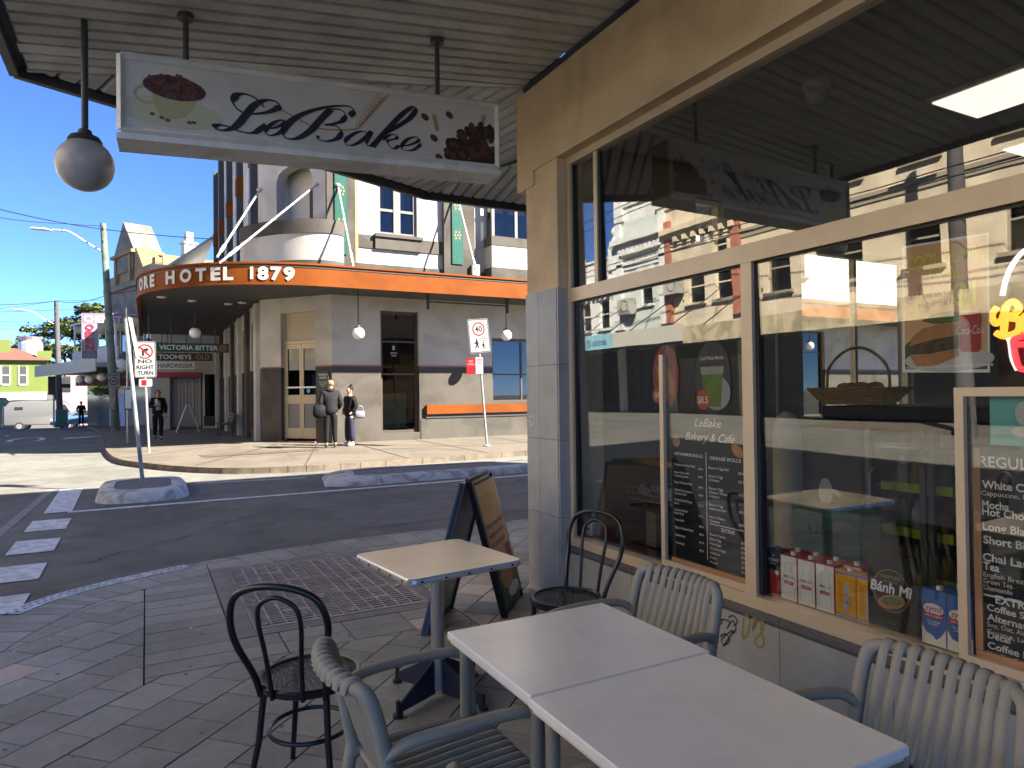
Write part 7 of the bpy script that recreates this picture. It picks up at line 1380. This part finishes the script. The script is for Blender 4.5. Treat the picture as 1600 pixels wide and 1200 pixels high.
q = MB(); arch_ = [(24.3+.9*cos(pi*k/12), 9.6+1.0*sin(pi*k/12)) for k in range(13)]; n = 13; q.add([MO @ Vector((y, .0, z)) for y, z in arch_]+[MO @ Vector((y, .35, z)) for y, z in arch_], [tuple(range(n)), tuple(range(2*n-1, n-1, -1))]+[(i, i+1, n+i+1, n+i) for i in range(n-1)]); q.build('arched_crest', M_wo, t)
for k in range(6):
    y0 = 26.0+4.0*k; opp(['white stucco terrace with single finial pair, next to the ornate one', 'cream terrace with finials, third from the ornate one', 'pale terrace with finials farther up the main street', 'grey terrace with finials before the street bend', 'white terrace with finials near the street bend', 'last pale terrace before the street bend'][k], y0, y0+4.0, 6.7+.2*(k % 2), M_wo if k % 2 == 0 else M_cr2, [(y0+.8, y0+1.6, 4.1, 5.5), (y0+2.4, y0+3.2, 4.1, 5.5)], M_wo, [(6.1, 6.3, .4)], 7.4, (y0+.35, y0+3.65), (5.7, 6.1, .4), (mat(['awning_black', 'awning_pale', 'awning_green2'][k % 3], ((.03, .05, .045), (.5, .47, .4), (.05, .12, .08))[k % 3], .6), 2.9, 3.5), ((y0, y0+.3),), ((y0+3.7, 4.8),) if k < 2 else (), M_dk)
# ================= PEOPLE =================
def skin(name, chains, m, parent, M_, levels=1, root=0):
    """grow one continuous surface from connected chains [( [(x,y,z,r[,r2])...] )]; equal points are shared"""
    vs = []; rs = []; es = []; idx = {}
    def vid(p):
        k = (round(p[0], 4), round(p[1], 4), round(p[2], 4))
        if k not in idx: idx[k] = len(vs); vs.append(tuple(M_ @ Vector(p[:3]))); rs.append((p[3], p[4] if len(p) > 4 else p[3]))
        return idx[k]
    for c_ in chains:
        ids = [vid(p) for p in c_]
        for a, b in zip(ids, ids[1:]):
            if (a, b) not in es and (b, a) not in es and a != b: es.append((a, b))
    me = bpy.data.meshes.new(name+'_s'); me.from_pydata(vs, es, []); ob = bpy.data.objects.new(name+'_s', me); COL.objects.link(ob)
    md = ob.modifiers.new('Skin', 'SKIN'); md.use_smooth_shade = True
    for i, r_ in enumerate(rs): me.skin_vertices[0].data[i].radius = r_; me.skin_vertices[0].data[i].use_root = (i == root)
    ob.modifiers.new('Sub', 'SUBSURF').levels = levels
    dg = bpy.context.evaluated_depsgraph_get(); dg.update(); nm = bpy.data.meshes.new_from_object(ob.evaluated_get(dg)); bpy.data.objects.remove(ob); nm.name = name
    nm.materials.clear(); nm.materials.append(m); nm.shade_smooth(); o = bpy.data.objects.new(name, nm); COL.objects.link(o); o.parent = parent; return o
M_skin = mat('skin_tone', (.42, .24, .16), .55)
def person(label, loc, rz, H, J, top, bot, shoe, hair, hood=None, fine=False, wide=1.0, hairstyle='short'):
    """J: joints in a 1.75 m figure facing -y"""
    t = thing('person', label, 'person', loc, rz); S = Matrix.Scale(H/1.75, 4)
    g = lambda k: J[k]
    P_, C_, N_ = (0, .0, .96), (0, .0, 1.30), (0, .01, 1.49)
    pel, spi, che, nek = (*P_, .135, .10), (0, .01, 1.12, .12, .095), (*C_, .15, .105), (*N_, .055)
    ch = [[pel, spi, che, nek, (0, -.005, 1.56, .062), (0, -.015, 1.63, .088, .098), (0, -.005, 1.70, .080, .092), (0, 0, 1.735, .045)]]
    for s_ in ('l', 'r'):
        sh_, el, wr, hi, kn, an, to = (g(a+s_) for a in ('sh', 'el', 'wr', 'hi', 'kn', 'an', 'to'))
        hand = (wr[0]+(wr[0]-el[0])*.28, wr[1]+(wr[1]-el[1])*.28, wr[2]+(wr[2]-el[2])*.28)
        ch += [[che, (*sh_, .062), (*el, .045), (*wr, .030), (*hand, .036, .02)], [pel, (*hi, .085), (*kn, .058), (*an, .040), (*to, .035)]]
        d_ = Vector(hand)-Vector(wr); d_.normalize(); sd = d_.cross(Vector((0, 1, 0))) if abs(d_.y) < .9 else d_.cross(Vector((1, 0, 0))); sd.normalize()
        if fine:
            for k, (off, ln) in enumerate(((-.03, .06), (-.011, .075), (.009, .07), (.028, .055))): b = Vector(hand)+sd*off*.7+d_*.02; ch.append([(*hand, .036, .02), (*(b+d_*.02), .011), (*(b+d_*ln*.7-Vector((0, .01, 0))), .0095), (*(b+d_*ln-Vector((0, .02, 0))), .008)])
            b = Vector(hand).lerp(Vector(wr), .4); ch.append([(*hand, .036, .02), (*(b+sd*.045), .012), (*(b+sd*.06+d_*.04), .010)])
    body = skin('body', ch, M_skin, t, S)
    k = 1.26*wide
    jk = [[(0, .0, .84, .155*k, .12*k), (0, .0, 1.0, .15*k, .115*k), (0, .01, 1.15, .145*k, .11*k), (0, .0, 1.32, .155*k, .112*k), (0, .012, 1.47, .085, .08)]]
    for s_ in ('l', 'r'):
        sh_, el, wr = g('sh'+s_), g('el'+s_), g('wr'+s_); jk.append([(0, .0, 1.32, .155*k, .112*k), (*sh_, .078*wide), (*el, .068*wide), (*Vector(el).lerp(Vector(wr), .9), .052)])
    skin('jacket', jk, top, t, S)
    tr = [[(0, 0, .97, .145, .11), (0, 0, .9, .145, .11)]]
    for s_ in ('l', 'r'): hi, kn, an = g('hi'+s_), g('kn'+s_), g('an'+s_); tr.append([(0, 0, .9, .145, .11), (*hi, .10), (*Vector(hi).lerp(Vector(kn), .5), .092), (*kn, .078 if hairstyle != 'bun' else .095), (*Vector(kn).lerp(Vector(an), .96), .060 if hairstyle != 'bun' else .098)])
    skin('trousers', tr, bot, t, S)
    for s_ in ('l', 'r'):
        an, to = Vector(g('an'+s_)), Vector(g('to'+s_)); d_ = (to-an); d_.z = 0; d_.normalize(); h_ = an-d_*.05; skin('shoe', [[(h_.x, h_.y, an.z-.04, .045), (an.x+d_.x*.06, an.y+d_.y*.06, an.z-.04, .048), (to.x+d_.x*.05, to.y+d_.y*.05, an.z-.052, .038)]], shoe, t, S)
    hr = [[(0, .03, 1.60, .085, .075), (0, .022, 1.66, .104, .104), (0, .01, 1.72, .092, .10), (0, .005, 1.765, .05)]]
    if hairstyle == 'long': hr.append([(0, .03, 1.60, .085, .075), (0, .055, 1.50, .10, .05), (0, .06, 1.38, .09, .04)])
    if hairstyle == 'bun': hr.append([(0, .01, 1.72, .092, .10), (0, .07, 1.80, .05), (0, .10, 1.83, .045)])
    skin('hair', hr, hair, t, S, 2)
    if hood: skin('hood', [[(0, .02, 1.45, .13, .10), (0, .06, 1.50, .14, .09), (0, .05, 1.55, .09, .07)]], hood, t, S)
    if fine or hairstyle == 'bun':
        q = MB(); Sm = H/1.75
        for s_ in (-1, 1): q.sphere((s_*.034*Sm, -.105*Sm, 1.645*Sm), .011, 8)
        q.build('eyes', M_dk, t, local=True); q = MB(); q.tube([(0, -.108*Sm, 1.645*Sm), (0, -.125*Sm, 1.60*Sm), (0, -.108*Sm, 1.592*Sm)], [.008, .014, .008], 6); q.build('nose', M_skin, t, True, True); q = MB(); q.tube([(-.025*Sm, -.100*Sm, 1.565*Sm), (0, -.105*Sm, 1.563*Sm), (.025*Sm, -.100*Sm, 1.565*Sm)], .006, 6); q.build('mouth', mat('lips', (.35, .12, .10), .5), t, True, True)
        q = MB(); 
        for s_ in (-1, 1): q.sphere((s_*.098*Sm, .0, 1.63*Sm), .022, 8, (.4, .8, 1.3))
        q.build('ears', M_skin, t, True, True)
    return t, S
STAND = dict(shl=(.19, .01, 1.42), shr=(-.19, .01, 1.42), ell=(.27, .05, 1.15), elr=(-.27, .05, 1.15), wrl=(.20, -.10, .98), wrr=(-.20, -.10, .98), hil=(.09, 0, .90), hir=(-.09, 0, .90), knl=(.10, -.01, .50), knr=(-.10, -.01, .50), anl=(.11, .02, .085), anr=(-.11, .02, .085), tol=(.12, -.12, .04), tor=(-.12, -.12, .04))
WALK = dict(STAND, ell=(.25, .03, 1.14), wrl=(.24, -.04, .88), elr=(-.25, .02, 1.16), wrr=(-.10, -.22, 1.22), knl=(.09, -.10, .52), anl=(.08, -.16, .09), tol=(.08, -.31, .045), knr=(-.09, .02, .50), anr=(-.09, .16, .11), tor=(-.09, .04, .04))
M_jk = mat('charcoal_jacket', (.016, .016, .017), .8, var=.35, vs=18, bump=.6, bs=14, spec=.15); M_jb = mat('black_jacket', (.008, .0085, .010), .75, var=.3, vs=18, bump=.6, bs=14, spec=.15); M_tr = mat('black_trousers', (.011, .011, .012), .85, bump=.5, bs=10, spec=.12); M_nv = mat('navy_trousers', (.025, .027, .048), .85, var=.2, vs=12, bump=.5, bs=10, spec=.12); M_shd = mat('dark_shoe', (.03, .03, .032), .6); M_shw = mat('white_shoe', (.6, .6, .6), .6)
b = onZ(517, 699, .195); man, S = person('person in charcoal hooded jacket and dark trousers seen from behind with shoulder bag', b, radians(172), 1.80, STAND, M_jk, M_tr, M_shd, mat('streaked_hair', (.20, .13, .065), .8, var=.6, vs=60), hood=M_jk, wide=1.14)
q = MB(); c = XF[man.name] @ Vector((.28, .0, 1.0)); q.bbox(c.x-.19, c.x+.15, c.y-.16, c.y+.02, c.z-.20, c.z+.16, b=.06); q.tube(cat([c+Vector((-.1, -.07, .14)), c+Vector((.05, -.06, .35)), c+Vector((.17, -.05, .52))], 4), .02, 6); tag(q.build('shoulder_bag', M_jb, None, True, angle=80), 'black shoulder bag hanging at the side of the hooded person', 'bag')
b = onZ(547, 696, .195); wo, S = person('person with red-brown hair bun, black puffer jacket and navy wide trousers beside the hotel wall', b, radians(-70), 1.62, STAND, M_jb, M_nv, M_shw, mat('redbrown_hair', (.035, .011, .009), .8, spec=.15), wide=1.08, hairstyle='bun')
q = MB(); c = b+Vector((.24, -.16, .86)); q.bbox(c.x-.15, c.x+.15, c.y-.06, c.y+.06, c.z-.11, c.z+.10, b=.045); q.tube(cat([c+Vector((-.1, 0, .08)), c+Vector((-.06, 0, .22)), c+Vector((.06, 0, .22)), c+Vector((.1, 0, .08))], 4), .012, 6); tag(q.build('handbag', mat('silver_bag', (.2, .22, .23), .4, metal=.3, var=.4, vs=14), None, True, angle=80), 'silver handbag held at the hip of the person with the hair bun', 'bag')
b = onZ(247, 687, FZ(26)); pw, S = person('person with long dark hair, black jacket and black jeans walking under the hotel awning', b, radians(4), 1.68, WALK, M_jb, M_tr, M_shd, mat('dark_hair', (.018, .014, .013), .7), fine=True, hairstyle='long')
skin('grey_top', [[(0, -.05, .92, .11, .09), (0, -.055, 1.12, .105, .085), (0, -.05, 1.3, .11, .09), (0, -.02, 1.43, .07, .06)]], mat('grey_top', (.30, .29, .29), .8), pw, S)
q = MB(); w_ = XF[pw.name] @ Vector((-.07, -.26, 1.27)); q.bbox(w_.x-.04, w_.x+.04, w_.y-.02, w_.y, w_.z-.03, w_.z+.11, b=.01); tag(q.build('phone', mat('phone_pale', (.5, .45, .42), .4)), 'pale phone held up in the walking person\'s hand', 'phone')
b = Vector((onY(127, 660, 58).x, 58, FZ(58))); person('far-off person in dark clothes standing by the pharmacy corner', b, radians(20), 1.75, STAND, M_jb, M_tr, M_shd, MATS['dark_hair'])
